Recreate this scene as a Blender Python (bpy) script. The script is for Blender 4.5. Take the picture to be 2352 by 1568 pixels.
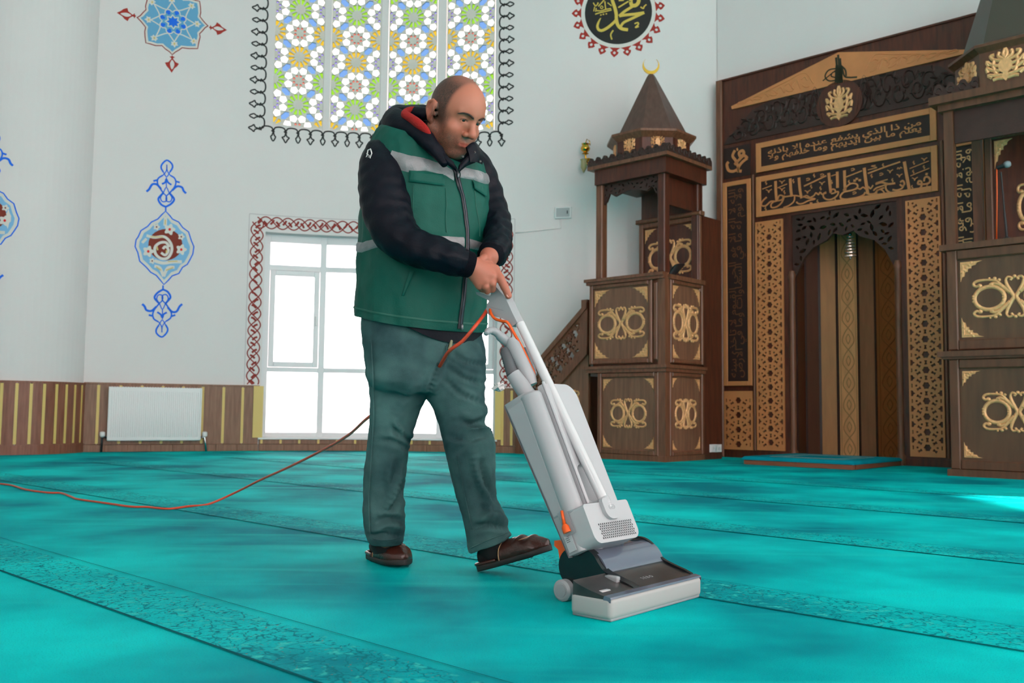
import bpy, math, random
import numpy as np
from mathutils import Vector, Matrix, noise, geometry
R = math.radians
random.seed(7)
for _o in list(bpy.data.objects):
    bpy.data.objects.remove(_o)
SC = bpy.context.scene
COL = SC.collection
# ------------------------------------------------------------------ camera
FPX, CX, CY = 2150.0, 1176.0, 784.0
CAMH, PITCH, ROLL = 0.55, math.atan(156 / 2150), 0.0105
cam_d = bpy.data.cameras.new('camera')
cam = bpy.data.objects.new('camera', cam_d)
COL.objects.link(cam)
cam_d.sensor_width = 36.0
cam_d.lens = FPX / 2352 * 36.0
cam_d.clip_start = 0.05
CM = Matrix.Translation((0, 0, CAMH)) @ Matrix.Rotation(R(90) + PITCH, 4, 'X') @ Matrix.Rotation(ROLL, 4, 'Z')
cam.matrix_world = CM
SC.camera = cam
cam_d.dof.use_dof = True
cam_d.dof.focus_distance = 3.05
cam_d.dof.aperture_fstop = 6.3
# ------------------------------------------------------------------ light
SC.view_settings.view_transform = 'Standard'
SC.view_settings.look = 'None'
SC.view_settings.gamma = 1.0
SC.view_settings.use_curve_mapping = False
SC.view_settings.exposure = 2.44
SC.cycles.caustics_reflective = False
SC.cycles.caustics_refractive = False
SC.cycles.sample_clamp_indirect = 6.0
SC.cycles.max_bounces = 8
w = bpy.data.worlds.new('overcast_sky')
SC.world = w
w.use_nodes = True
w.node_tree.nodes['Background'].inputs[0].default_value = (1.0, 0.80, 0.79, 1)
w.node_tree.nodes['Background'].inputs[1].default_value = 1.25
SUN_DIR = Vector((-0.62, 0.26, -0.63)).normalized()
sun_d = bpy.data.lights.new('sun', 'SUN')
sun_d.energy = 6.0
sun_d.angle = R(1.5)
sun_d.color = (1.0, 0.95, 0.86)
sun = bpy.data.objects.new('sun', sun_d)
COL.objects.link(sun)
sun.rotation_euler = SUN_DIR.to_track_quat('-Z', 'Y').to_euler()
# ------------------------------------------------------------------ pixel rays (2352 x 1568 frame) used to measure the place
_Rt = CM.to_3x3()
O = Vector((0, 0, CAMH))
def ray(px, py):
    return _Rt @ Vector((px - CX, CY - py, -FPX))
def atY(px, py, Y):
    d = ray(px, py)
    return O + d * (Y / d.y)
def atfloor(px, py, z=0.0):
    d = ray(px, py)
    return O + d * ((z - CAMH) / d.z)
# ------------------------------------------------------------------ helpers
OFF = {}
def _tag(o, label=None, cat=None, group=None, kind=None):
    if label: o['label'] = label
    if cat: o['category'] = cat
    if group: o['group'] = group
    if kind: o['kind'] = kind
    return o
def thing(name, label, cat, loc=(0, 0, 0), group=None, kind=None):
    o = bpy.data.objects.new(name, None)
    COL.objects.link(o)
    o.empty_display_size = 0.1
    o.location = loc
    OFF[o.name] = Vector(loc)
    return _tag(o, label, cat, group, kind)
def mk(name, V, F, m, parent=None, smooth=False, label=None, cat=None, group=None, kind=None, angle=None):
    """one mesh object from world-space vertices"""
    me = bpy.data.meshes.new(name)
    off = OFF.get(parent.name, Vector()) if parent else Vector()
    me.from_pydata([tuple(Vector(v) - off) for v in V], [], F)
    ms = m if isinstance(m, (list, tuple)) else [m]
    for x in ms: me.materials.append(x)
    if smooth: me.shade_smooth()
    if angle is not None: me.set_sharp_from_angle(angle=R(angle))
    me.update()
    o = bpy.data.objects.new(name, me)
    COL.objects.link(o)
    if parent:
        o.parent = parent
    OFF[o.name] = off
    return _tag(o, label, cat, group, kind)
class G:
    """collects geometry"""
    def __init__(s): s.V = []; s.F = []
    def add(s, V, F):
        n = len(s.V); s.V += [Vector(v) for v in V]; s.F += [tuple(i + n for i in f) for f in F]
        return s
    def mk(s, name, m, parent=None, **k): return mk(name, s.V, s.F, m, parent, **k)
BOXF = [(0, 3, 2, 1), (4, 5, 6, 7), (0, 1, 5, 4), (1, 2, 6, 5), (2, 3, 7, 6), (3, 0, 4, 7)]
class Fr:
    """local frame: u right, v up, w out"""
    def __init__(s, o, u, v, w=None):
        s.o = Vector(o); s.u = Vector(u).normalized(); s.v = Vector(v).normalized()
        s.w = Vector(w).normalized() if w is not None else s.u.cross(s.v)
    def __call__(s, u, v, w=0.0): return s.o + s.u * u + s.v * v + s.w * w
    def pix(s, px, py, w=0.0):
        d = ray(px, py); o = s.o + s.w * w
        t = (o - O).dot(s.w) / d.dot(s.w); p = O + d * t - s.o
        return (p.dot(s.u), p.dot(s.v))
def boxg(M, u0, u1, v0, v1, w0, w1, b=0.0):
    """box in mapping M, chamfered on the front (w1) edges by b"""
    if b <= 0:
        V = [M(u, v, w_) for w_ in (w0, w1) for (u, v) in ((u0, v0), (u1, v0), (u1, v1), (u0, v1))]
        return V, BOXF
    V = [M(u, v, w0) for (u, v) in ((u0, v0), (u1, v0), (u1, v1), (u0, v1))]
    V += [M(u, v, w1 - b) for (u, v) in ((u0, v0), (u1, v0), (u1, v1), (u0, v1))]
    V += [M(u, v, w1) for (u, v) in ((u0 + b, v0 + b), (u1 - b, v0 + b), (u1 - b, v1 - b), (u0 + b, v1 - b))]
    F = [(0, 3, 2, 1), (8, 9, 10, 11)]
    for k in range(4):
        j = (k + 1) % 4
        F += [(k, j, j + 4, k + 4), (k + 4, j + 4, j + 8, k + 8)]
    return V, F
def box(name, M, u0, u1, v0, v1, w0, w1, m, parent=None, b=0.0, **k):
    V, F = boxg(M, u0, u1, v0, v1, w0, w1, b)
    return mk(name, V, F, m, parent, **k)
def inside(pt, loops):
    x, y = pt; c = False
    for L in loops:
        n = len(L); j = n - 1
        for i in range(n):
            xi, yi = L[i]; xj, yj = L[j]
            if (yi > y) != (yj > y) and x < (xj - xi) * (y - yi) / (yj - yi) + xi: c = not c
            j = i
    return c
def fill2(loops, step=None):
    """triangulate even-odd region; returns pts, tris, loops as index lists"""
    pts = []; edges = []
    for L in loops:
        n0 = len(pts); n = len(L)
        pts += [Vector(p) for p in L]
        edges += [(n0 + i, n0 + (i + 1) % n) for i in range(n)]
    if step:
        xs = [p[0] for p in pts]; ys = [p[1] for p in pts]
        x = min(xs) + step / 2
        while x < max(xs):
            y = min(ys) + step / 2
            while y < max(ys):
                if inside((x, y), loops): pts.append(Vector((x, y)))
                y += step
            x += step
    r = geometry.delaunay_2d_cdt(pts, edges, [], 0, 1e-6)
    V, T = r[0], r[2]
    nl = [np.array([(p[0], p[1]) for p in L]) for L in loops]
    if T:
        C = np.array([[sum(V[i][0] for i in t) / 3, sum(V[i][1] for i in t) / 3] for t in T])
        ok = np.zeros(len(T), bool)
        for L in nl:
            a = L; b = np.roll(L, -1, 0)
            for (xi, yi), (xj, yj) in zip(a, b):
                if yi == yj: continue
                cr = ((yi > C[:, 1]) != (yj > C[:, 1])) & (C[:, 0] < (xj - xi) * (C[:, 1] - yi) / (yj - yi) + xi)
                ok ^= cr
        T = [t for t, k in zip(T, ok) if k]
    return [(v[0], v[1]) for v in V], T
def plate(M, loops, w0, w1, step=None):
    """extruded even-odd region -> V,F in mapping M"""
    P, T = fill2(loops, step)
    V = [M(x, y, w1) for x, y in P]; F = []
    for t in T:
        a, b, c = (P[i] for i in t)
        ar = (b[0] - a[0]) * (c[1] - a[1]) - (c[0] - a[0]) * (b[1] - a[1])
        F.append(tuple(t) if ar > 0 else (t[0], t[2], t[1]))
    if w1 > w0:
        for L in loops:
            n0 = len(V); n = len(L)
            V += [M(x, y, w1) for x, y in L] + [M(x, y, w0) for x, y in L]
            F += [(n0 + i, n0 + (i + 1) % n, n0 + n + (i + 1) % n, n0 + n + i) for i in range(n)]
    return V, F
def cr(pts, n=6, closed=False):
    """Catmull-Rom resample of tuples of any dimension"""
    P = [np.array(p, float) for p in pts]; out = []
    N = len(P)
    for i in range(N if closed else N - 1):
        if closed: a, b, c, d = P[(i - 1) % N], P[i], P[(i + 1) % N], P[(i + 2) % N]
        else: a, b, c, d = P[max(i - 1, 0)], P[i], P[i + 1], P[min(i + 2, N - 1)]
        for k in range(n):
            t = k / n
            out.append(tuple(.5 * ((2 * b) + (c - a) * t + (2 * a - 5 * b + 4 * c - d) * t * t + (3 * b - a - 3 * c + d) * t ** 3)))
    if not closed: out.append(tuple(P[-1]))
    return out
def ribbon(M, pts, width, w0, w1, closed=False, taper=False, n=5, smooth=True, dome=0.0):
    """flat stroke along 2D points (width scalar or per point as 3rd coordinate); dome raises the middle"""
    P = [tuple(p) if len(p) == 3 else (p[0], p[1], width) for p in pts]
    if smooth and len(P) > 2: P = cr(P, n, closed)
    N = len(P); V = []; F = []
    for i, (x, y, wd) in enumerate(P):
        a = P[(i - 1) % N] if (closed or i > 0) else P[i]
        b = P[(i + 1) % N] if (closed or i < N - 1) else P[i]
        tx, ty = b[0] - a[0], b[1] - a[1]; l = math.hypot(tx, ty) or 1
        nx, ny = -ty / l, tx / l; h = max(wd, 1e-4) / 2
        if taper: h *= max(.12, math.sin(math.pi * i / (N - 1)) ** .6)
        if dome:
            V += [M(x - nx * h, y - ny * h, w0), M(x - nx * h * .75, y - ny * h * .75, w1), M(x, y, w1 + dome), M(x + nx * h * .75, y + ny * h * .75, w1), M(x + nx * h, y + ny * h, w0)]
        else:
            V += [M(x - nx * h, y - ny * h, w0), M(x - nx * h, y - ny * h, w1), M(x + nx * h, y + ny * h, w1), M(x + nx * h, y + ny * h, w0)]
    K = 5 if dome else 4
    for i in range(N if closed else N - 1):
        j = (i + 1) % N
        for k in range(K - 1): F.append((i * K + k + 1, i * K + k, j * K + k, j * K + k + 1))
    if not closed:
        F.append(tuple(range(K))); e = (N - 1) * K; F.append(tuple(e + k for k in reversed(range(K))))
    return V, F
def tube(path, rad, seg=10, closed=False, caps=True, up=None, sq=(1, 1)):
    """round tube along 3D points; rad scalar or list"""
    P = [Vector(p) for p in path]; N = len(P)
    r = rad if hasattr(rad, '__len__') else [rad] * N
    V = []; F = []; pn = None
    for i in range(N):
        t = (P[(i + 1) % N if closed else min(i + 1, N - 1)] - P[(i - 1) % N if closed else max(i - 1, 0)])
        if t.length < 1e-9: t = Vector((0, 0, 1))
        t.normalize()
        if pn is None:
            a = Vector(up) if up is not None else (Vector((0, 0, 1)) if abs(t.z) < .9 else Vector((1, 0, 0)))
            pn = (a - t * a.dot(t)).normalized()
        else:
            pn = (pn - t * pn.dot(t)).normalized()
        bn = t.cross(pn)
        for k in range(seg):
            an = 2 * math.pi * k / seg
            V.append(P[i] + (pn * math.cos(an) * sq[0] + bn * math.sin(an) * sq[1]) * r[i])
    for i in range(N if closed else N - 1):
        j = (i + 1) % N
        for k in range(seg):
            l = (k + 1) % seg
            F.append((i * seg + k, i * seg + l, j * seg + l, j * seg + k))
    if caps and not closed:
        F.append(tuple(reversed(range(seg)))); F.append(tuple((N - 1) * seg + k for k in range(seg)))
    return V, F
def lathe(c, prof, seg=24, axis=(0, 0, 1), sx=(1, 0, 0)):
    """prof list of (r, h) along axis from c"""
    ax = Vector(axis).normalized(); a = Vector(sx); a = (a - ax * a.dot(ax)).normalized(); b = ax.cross(a)
    V = []; F = []; n = len(prof)
    for r_, h in prof:
        for k in range(seg):
            t = 2 * math.pi * k / seg
            V.append(Vector(c) + ax * h + (a * math.cos(t) + b * math.sin(t)) * r_)
    for i in range(n - 1):
        for k in range(seg):
            l = (k + 1) % seg
            F.append((i * seg + k, i * seg + l, (i + 1) * seg + l, (i + 1) * seg + k))
    F.append(tuple(reversed(range(seg)))); F.append(tuple((n - 1) * seg + k for k in range(seg)))
    return V, F
def bevel(o, wd=.004, seg=2, ang=40):
    md = o.modifiers.new('bevel', 'BEVEL'); md.width = wd; md.segments = seg; md.limit_method = 'ANGLE'; md.angle_limit = R(ang)
    return o
# ------------------------------------------------------------------ materials
def s2l(c): return tuple(((x / 255) / 12.92 if x / 255 <= .04045 else ((x / 255 + .055) / 1.055) ** 2.4) for x in c)
def mat(name, rgb, rough=.5, metal=0.0, var=0.0, vscale=8.0, bump=0.0, bscale=60.0, stretch=None, spec=.5, rgb2=None, sheen=0.0, coat=0.0, alpha=None, trans=0.0, sss=0.0):
    """principled material; noise mixes rgb -> rgb2 (or a darker rgb) by var; noise bump. rgb in sRGB 0-255"""
    m = bpy.data.materials.new(name); m.use_nodes = True
    nt = m.node_tree; b = nt.nodes['Principled BSDF']
    c = s2l(rgb)
    b.inputs['Base Color'].default_value = (*c, 1)
    b.inputs['Roughness'].default_value = rough
    b.inputs['Metallic'].default_value = metal
    b.inputs['Specular IOR Level'].default_value = spec
    if sheen: b.inputs['Sheen Weight'].default_value = sheen; b.inputs['Sheen Roughness'].default_value = .4
    if coat: b.inputs['Coat Weight'].default_value = coat; b.inputs['Coat Roughness'].default_value = .15
    if trans: b.inputs['Transmission Weight'].default_value = trans
    if sss:
        b.inputs['Subsurface Weight'].default_value = sss; b.inputs['Subsurface Radius'].default_value = (.012, .005, .003); b.inputs['Subsurface Scale'].default_value = 1.0
    tc = nt.nodes.new('ShaderNodeTexCoord'); src = tc.outputs['Object']
    if stretch:
        mp = nt.nodes.new('ShaderNodeMapping'); mp.inputs['Scale'].default_value = stretch
        nt.links.new(src, mp.inputs[0]); src = mp.outputs[0]
    if var:
        n = nt.nodes.new('ShaderNodeTexNoise'); n.inputs['Scale'].default_value = vscale; n.inputs['Detail'].default_value = 5
        nt.links.new(src, n.inputs['Vector'])
        rp = nt.nodes.new('ShaderNodeValToRGB'); rp.color_ramp.elements[0].position = .3; rp.color_ramp.elements[1].position = .7
        d = s2l(rgb2) if rgb2 else tuple(x * (1 - var) for x in c)
        rp.color_ramp.elements[0].color = (*d, 1); rp.color_ramp.elements[1].color = (*c, 1)
        nt.links.new(n.outputs['Fac'], rp.inputs[0]); nt.links.new(rp.outputs[0], b.inputs['Base Color'])
    if bump:
        n2 = nt.nodes.new('ShaderNodeTexNoise'); n2.inputs['Scale'].default_value = bscale; n2.inputs['Detail'].default_value = 3
        nt.links.new(src, n2.inputs['Vector'])
        bp = nt.nodes.new('ShaderNodeBump'); bp.inputs['Strength'].default_value = bump; bp.inputs['Distance'].default_value = .01
        nt.links.new(n2.outputs['Fac'], bp.inputs['Height']); nt.links.new(bp.outputs[0], b.inputs['Normal'])
    return m
M_wall = mat('painted_plaster', (233, 229, 228), .85, var=.02, vscale=1.5, bump=.03, bscale=40)
M_white = mat('white_gloss_paint', (236, 238, 238), .35)
M_pvc = mat('white_pvc', (232, 236, 238), .3)
M_plaster = mat('lattice_plaster', (226, 222, 212), .8, var=.04, vscale=6)
M_wood_l = mat('walnut_laminate', (150, 108, 84), .42, var=.25, vscale=3, stretch=(14, 14, 1.2), rgb2=(120, 84, 62))
M_wood_c = mat('cherry_laminate', (152, 96, 74), .4, var=.25, vscale=3, stretch=(14, 14, 1.2), rgb2=(122, 72, 54))
M_strip = mat('pale_yellow_strip', (226, 198, 118), .45)
M_wood_m = mat('minbar_walnut', (134, 86, 62), .38, var=.3, vscale=2.5, stretch=(16, 16, 1.5), rgb2=(102, 62, 43), spec=.5)
M_wood_mh = mat('minbar_panel_walnut', (140, 98, 74), .42, var=.3, vscale=2.2, stretch=(12, 12, 1.2), rgb2=(110, 74, 56))
M_wood_r = mat('mihrab_mahogany', (98, 46, 28), .42, var=.35, vscale=2.2, stretch=(12, 12, 1.5), rgb2=(62, 28, 18))
M_wood_d = mat('carved_dark_mahogany', (62, 36, 30), .5, var=.3, vscale=10, bump=.3, bscale=50)
M_field = mat('dark_calligraphy_field', (48, 24, 20), .6, var=.2, vscale=12)
M_gold = mat('gold_leaf_carving', (246, 186, 128), .38, metal=.2, var=.25, vscale=40, bump=.25, bscale=120)
M_goldb = mat('gold_painted_board', (216, 142, 88), .5, metal=.05, var=.12, vscale=6)
M_brass = mat('polished_brass', (220, 170, 70), .2, metal=1.0)
M_black = mat('black_plastic', (22, 23, 26), .45)
M_blue = mat('blue_paint', (0, 110, 238), .7)
M_lblue = mat('light_blue_paint', (132, 190, 230), .7)
M_lblue2 = mat('sky_blue_paint', (104, 172, 212), .7)
M_red = mat('red_paint', (172, 44, 32), .7)
M_maroon = mat('maroon_paint', (148, 44, 34), .7)
M_dkred = mat('brown_red_paint', (132, 44, 24), .7)
M_cream = mat('cream_paint', (228, 224, 218), .75)
M_ochre = mat('ochre_paint', (222, 200, 130), .75)
M_bright = mat('scarlet_paint', (228, 10, 14), .6)
M_ink = mat('black_paint', (24, 24, 24), .6)
M_ygold = mat('yellow_gold_paint', (222, 192, 84), .6)
M_chrome = mat('chrome', (200, 204, 208), .15, metal=1.0)
def glass_mat(name, rgb, dens=1.0):
    m = bpy.data.materials.new(name); m.use_nodes = True; nt = m.node_tree
    for n in list(nt.nodes): nt.nodes.remove(n)
    out = nt.nodes.new('ShaderNodeOutputMaterial'); mix = nt.nodes.new('ShaderNodeMixShader')
    t = nt.nodes.new('ShaderNodeBsdfTransparent'); t.inputs[0].default_value = (*s2l(rgb), 1)
    g = nt.nodes.new('ShaderNodeBsdfGlossy'); g.inputs['Roughness'].default_value = .05
    fr = nt.nodes.new('ShaderNodeFresnel'); fr.inputs[0].default_value = 1.35
    nt.links.new(fr.outputs[0], mix.inputs[0]); nt.links.new(t.outputs[0], mix.inputs[1]); nt.links.new(g.outputs[0], mix.inputs[2])
    nt.links.new(mix.outputs[0], out.inputs[0])
    return m
M_glass = glass_mat('clear_window_glass', (250, 252, 252))
def l2s(c): return tuple(255 * (12.92 * x if x <= .0031308 else 1.055 * x ** (1 / 2.4) - .055) for x in c)
def dense(rgb):   # glass dark enough that the overexposed sky behind it shows this colour (light crosses two faces)
    return l2s(tuple(min(.96, math.sqrt(x / (1.25 * 2 ** SC.view_settings.exposure * k))) for x, k in zip(s2l(rgb), (1.0, .81, .79))))
SG = {k: glass_mat('stained_glass_' + k, dense(v)) for k, v in dict(green=(172, 238, 60), yellow=(255, 208, 50), blue=(136, 184, 250), red=(248, 140, 122), purple=(184, 166, 250)).items()}
SG['white'] = glass_mat('stained_glass_white', (246, 250, 248))
# ================================================================== the room
WP = [(-7.4, 9.3), (-6.6, 10.1), (-5.75, 10.72), (-5.05, 11.02), (-4.1, 11.45), (-3.2, 11.8), (-2.4, 12.02), (-1.7, 12.1), (-1.0, 12.07), (0, 11.9), (.7, 11.74), (1.6, 11.62), (2.62, 11.68)]
_wc = cr(WP, 30)
WS = [0.0]
for a_, b_ in zip(_wc, _wc[1:]): WS.append(WS[-1] + math.hypot(b_[0] - a_[0], b_[1] - a_[1]))
_wx = np.array([p[0] for p in _wc]); _wy = np.array([p[1] for p in _wc]); _ws = np.array(WS)
def WM(s, z, w_=0.0):
    x = float(np.interp(s, _ws, _wx)); y = float(np.interp(s, _ws, _wy))
    x1 = float(np.interp(s + .08, _ws, _wx)); y1 = float(np.interp(s + .08, _ws, _wy)); x0 = float(np.interp(s - .08, _ws, _wx)); y0 = float(np.interp(s - .08, _ws, _wy))
    t = Vector((x1 - x0, y1 - y0)); t.normalize()
    return Vector((x + t.y * w_, y - t.x * w_, z))
def wpix(px, py):
    d = ray(px, py)
    cross = _wx * d.y - _wy * d.x
    i = int(np.where(np.sign(cross[:-1]) != np.sign(cross[1:]))[0][0])
    f = cross[i] / (cross[i] - cross[i + 1])
    y = _wy[i] + f * (_wy[i + 1] - _wy[i])
    return (float(_ws[i] + f * (_ws[i + 1] - _ws[i])), CAMH + d.z * y / d.y)
CEIL = 8.0
# floor
def carpet_mat():
    m = mat('teal_carpet', (0, 176, 176), .8, spec=.06)
    nt = m.node_tree; b = nt.nodes['Principled BSDF']; N = nt.nodes.new; L = nt.links.new
    b.inputs['Specular Tint'].default_value = (0, .75, .8, 1)
    tc = nt.nodes.new('ShaderNodeTexCoord')
    def noise_(sc, det, mp=None):
        n = N('ShaderNodeTexNoise'); n.inputs['Scale'].default_value = sc; n.inputs['Detail'].default_value = det
        if mp:
            q = N('ShaderNodeMapping'); q.inputs['Scale'].default_value = mp; q.inputs['Rotation'].default_value = (0, 0, -CROT)
            L(tc.outputs['Object'], q.inputs[0]); L(q.outputs[0], n.inputs['Vector'])
        else: L(tc.outputs['Object'], n.inputs['Vector'])
        return n.outputs['Fac']
    def mixc(fac, a, c2, lo=0.0, hi=1.0):
        mr = N('ShaderNodeMapRange'); mr.inputs[1].default_value = lo; mr.inputs[2].default_value = hi; L(fac, mr.inputs[0])
        x = N('ShaderNodeMix'); x.data_type = 'RGBA'; L(mr.outputs[0], x.inputs[0])
        for s_, v in ((6, a), (7, c2)):
            if isinstance(v, tuple): x.inputs[s_].default_value = (*v, 1)
            else: L(v, x.inputs[s_])
        return x.outputs[2]
    base = mixc(noise_(1.1, 4), s2l((0, 126, 138)), s2l((0, 210, 206)), .36, .64)       # pile brushed to and fro
    base = mixc(noise_(1.6, 3, (.35, 3.2, 1)), base, s2l((26, 206, 200)), .56, .8)
    base = mixc(noise_(260, 2), base, s2l((0, 128, 132)), .55, .85)
    b.inputs['Base Color'].default_value = (0, .4, .4, 1)
    L(base, b.inputs['Base Color'])
    n2 = N('ShaderNodeTexNoise'); n2.inputs['Scale'].default_value = 420; n2.inputs['Detail'].default_value = 2; L(tc.outputs['Object'], n2.inputs['Vector'])
    bp = N('ShaderNodeBump'); bp.inputs['Strength'].default_value = .5; bp.inputs['Distance'].default_value = .004
    L(n2.outputs['Fac'], bp.inputs['Height']); L(bp.outputs[0], b.inputs['Normal'])
    return m, b, base, mixc, noise_, N, L, tc
# prayer-row direction, read from the seams on the floor
_pA = atfloor(400, 1170); _pB = atfloor(2352, 1497)
CROT = math.atan2((_pB - _pA).y, (_pB - _pA).x)
M_carpet, *_x = carpet_mat()
def carpet_border_mat():
    m, b, base, mixc, noise_, N, L, tc = carpet_mat(); m.name = 'teal_carpet_patterned_band'
    wv = N('ShaderNodeTexVoronoi'); wv.feature = 'DISTANCE_TO_EDGE'; wv.inputs['Scale'].default_value = 11
    nz = N('ShaderNodeTexNoise'); nz.inputs['Scale'].default_value = 6; nz.inputs['Detail'].default_value = 4
    L(tc.outputs['Object'], nz.inputs['Vector'])
    ad = N('ShaderNodeVectorMath'); ad.operation = 'MULTIPLY_ADD'; ad.inputs[1].default_value = (.35, .35, .35)
    L(nz.outputs['Color'], ad.inputs[0]); L(tc.outputs['Object'], ad.inputs[2]); L(ad.outputs[0], wv.inputs['Vector'])
    base = mixc(wv.outputs['Distance'], s2l((0, 112, 120)), base, .006, .045)
    base = mixc(noise_(24, 5), base, s2l((56, 190, 182)), .58, .68)
    base = mixc(noise_(70, 3), base, s2l((0, 124, 132)), .56, .66)
    base = mixc(noise_(90, 2), base, s2l((120, 110, 100)), .68, .74)
    L(base, b.inputs['Base Color'])
    return m
M_band = carpet_border_mat()
M_seam = mat('carpet_seam', (0, 84, 92), .95, spec=.05)
fl = mk('floor', [(-9, -6, 0), (10, -6, 0), (10, 14, 0), (-9, 14, 0)], [(0, 1, 2, 3)], M_carpet, kind='structure', label='teal wall-to-wall prayer carpet covering the hall floor')
FT = Vector((math.cos(CROT), math.sin(CROT), 0)); FN = Vector((-math.sin(CROT), math.cos(CROT), 0))
def floor_row(px, py): return (atfloor(px, py)).dot(FN)
def strip(name, r0, r1, m, z, label=None):
    # carpet strip across the hall, clipped to the room
    pts = []
    a0, a1 = -9.0, 9.5
    V = [FN * r0 + FT * a0, FN * r0 + FT * a1, FN * r1 + FT * a1, FN * r1 + FT * a0]
    return mk(name, [v + Vector((0, 0, z)) for v in V], [(0, 1, 2, 3)], m, fl, label=label)
def clipped_strip(name, r0, r1, m, z, amin, amax, label=None):
    V = [FN * r0 + FT * amin, FN * r0 + FT * amax, FN * r1 + FT * amax, FN * r1 + FT * amin]
    return mk(name, [v + Vector((0, 0, z)) for v in V], [(0, 1, 2, 3)], m, fl, label=label)
ROWS = []
for (x1, y1, x2, y2) in ((0, 1305, 700, 1568), (400, 1170, 2352, 1497), (240, 1062, 2352, 1303), (1400, 1085, 2352, 1147)):
    ra, rb = floor_row(x1, y1), floor_row(x2, y2)
    ROWS.append((ra + rb) / 2)
print('ROWS', ROWS, 'CROT', math.degrees(CROT))
for k_, r_ in enumerate((ROWS[0], ROWS[1], ROWS[2], (ROWS[2] + ROWS[3]) / 2, ROWS[3])):
    clipped_strip('carpet_band', r_ + .006, r_ + .27 if k_ else r_ + .235, M_band, .002, -9.3, (7.7 - .685 * r_) / .728 if k_ < 4 else 6.0)
    clipped_strip('carpet_seam', r_ - .004, r_ + .004, M_seam, .003, -9.3, (7.7 - .685 * r_) / .728 if k_ < 4 else 6.0)
    clipped_strip('carpet_seam', r_ + .27, r_ + .273, M_seam, .003, -9.3, (7.7 - .685 * r_) / .728 if k_ < 4 else 6.0)
# ---- qibla wall frame (u to the right along the wall, v up, w into the room)
QU = Vector((math.cos(R(43.3)), -math.sin(R(43.3)), 0)); QN = Vector((-math.sin(R(43.3)), -math.cos(R(43.3)), 0))
Q = Fr((2.964, 11.3, 0), QU, (0, 0, 1), QN)
# ---- curved back wall with two window openings
S0 = 0.0; S1 = _ws[-1]
W1L, W1R = wpix(603, 770)[0], wpix(1142, 770)[0]
W1B, W1T = .146, 2.78
W2L, W2R = wpix(616, 200)[0], wpix(1142, 200)[0]
W2B, W2T = wpix(880, 309)[1], 6.6
def s_breaks(extra, step=.22):
    b = sorted(set([S0, S1] + list(extra))); out = []
    for x0, x1 in zip(b, b[1:]):
        n = max(1, int((x1 - x0) / step)); out += [x0 + (x1 - x0) * i / n for i in range(n)]
    return out + [b[-1]]
g = G(); bs = s_breaks([W1L, W1R, W2L, W2R]); zs = [0, W1B, W1T, W2B, W2T, CEIL]
def is_open(s, z):
    return (W1L < s < W1R and W1B < z < W1T) or (W2L < s < W2R and W2B < z < W2T)
TH = .30
for a_, b_ in zip(bs, bs[1:]):
    for z0, z1 in zip(zs, zs[1:]):
        if is_open((a_ + b_) / 2, (z0 + z1) / 2): continue
        for w_, fl_ in ((0, 1), (-TH, 0)):
            q_ = [WM(a_, z0, w_), WM(b_, z0, w_), WM(b_, z1, w_), WM(a_, z1, w_)]
            g.add(q_, [(0, 1, 2, 3) if fl_ else (3, 2, 1, 0)])
for (L_, R_, B_, T_) in ((W1L, W1R, W1B, W1T), (W2L, W2R, W2B, W2T)):
    for s_ in (L_, R_):
        g.add([WM(s_, B_, 0), WM(s_, T_, 0), WM(s_, T_, -TH), WM(s_, B_, -TH)], [(0, 1, 2, 3)])
    ss = [x for x in bs if L_ - 1e-6 <= x <= R_ + 1e-6]
    for a_, b_ in zip(ss, ss[1:]):
        for z_ in (B_, T_):
            g.add([WM(a_, z_, 0), WM(b_, z_, 0), WM(b_, z_, -TH), WM(a_, z_, -TH)], [(0, 1, 2, 3)])
wall_back = g.mk('wall_back', M_wall, kind='structure', label='curved white plaster wall pierced by two windows')
# ---- half-round pilaster at the left edge of the picture
PC = Vector((-5.78, 10.92, 0)); PR = .75
def PM(a, z, w_=0.0):   # a: angle from facing the camera, + to the right
    base = math.atan2(-PC.x, PC.y)
    t = base + a
    return Vector((PC.x + (PR + w_) * math.sin(t), PC.y - (PR + w_) * math.cos(t), z))
g = G()
n_ = 48
for k in range(n_):
    a0, a1 = -2.2 + 4.4 * k / n_, -2.2 + 4.4 * (k + 1) / n_
    g.add([PM(a0, 0), PM(a1, 0), PM(a1, CEIL), PM(a0, CEIL)], [(0, 1, 2, 3)])
g.mk('wall_left', M_wall, kind='structure', smooth=True, label='white half-round pilaster beside the back wall')
# ---- unseen rest of the hall: qibla wall to the right, side wall with tall windows, left wall, ceiling
def wallseg(name, p0, p1, z0, z1, openings=(), label=None):
    p0 = Vector((*p0, 0)); p1 = Vector((*p1, 0)); u = (p1 - p0); Ln = u.length; u.normalize()
    nrm = Vector((-u.y, u.x, 0))
    M_ = Fr(p0, u, (0, 0, 1), nrm)
    loops = [[(0, z0), (Ln, z0), (Ln, z1), (0, z1)]] + [[(a, c), (b, c), (b, d), (a, d)] for a, b, c, d in openings]
    gg = G()
    V, F = plate(M_, loops, -.3, 0); gg.add(V, F)
    return gg.mk(name, M_wall, kind='structure', label=label)
qe = Q(7.2, 0)
wallseg('wall_right', (qe.x, qe.y), (qe.x + .9, -6), 0, CEIL, [(2.0, 4.0, .3, 3.4), (5.2, 7.4, .3, 3.4), (8.6, 10.8, .3, 3.4), (2.0, 4.0, 4.2, 6.6), (5.2, 7.4, 4.2, 6.6), (8.6, 10.8, 4.2, 6.6)], label='white side wall with tall windows out of view')
wallseg('wall_left', (-8.2, -6), (-8.2, 9.0), 0, CEIL, [], label='white side wall left of the picture')
wallseg('wall_left', (-8.2, 9.0), (-6.3, 10.6), 0, CEIL, label='short white wall piece behind the pilaster')
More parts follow.
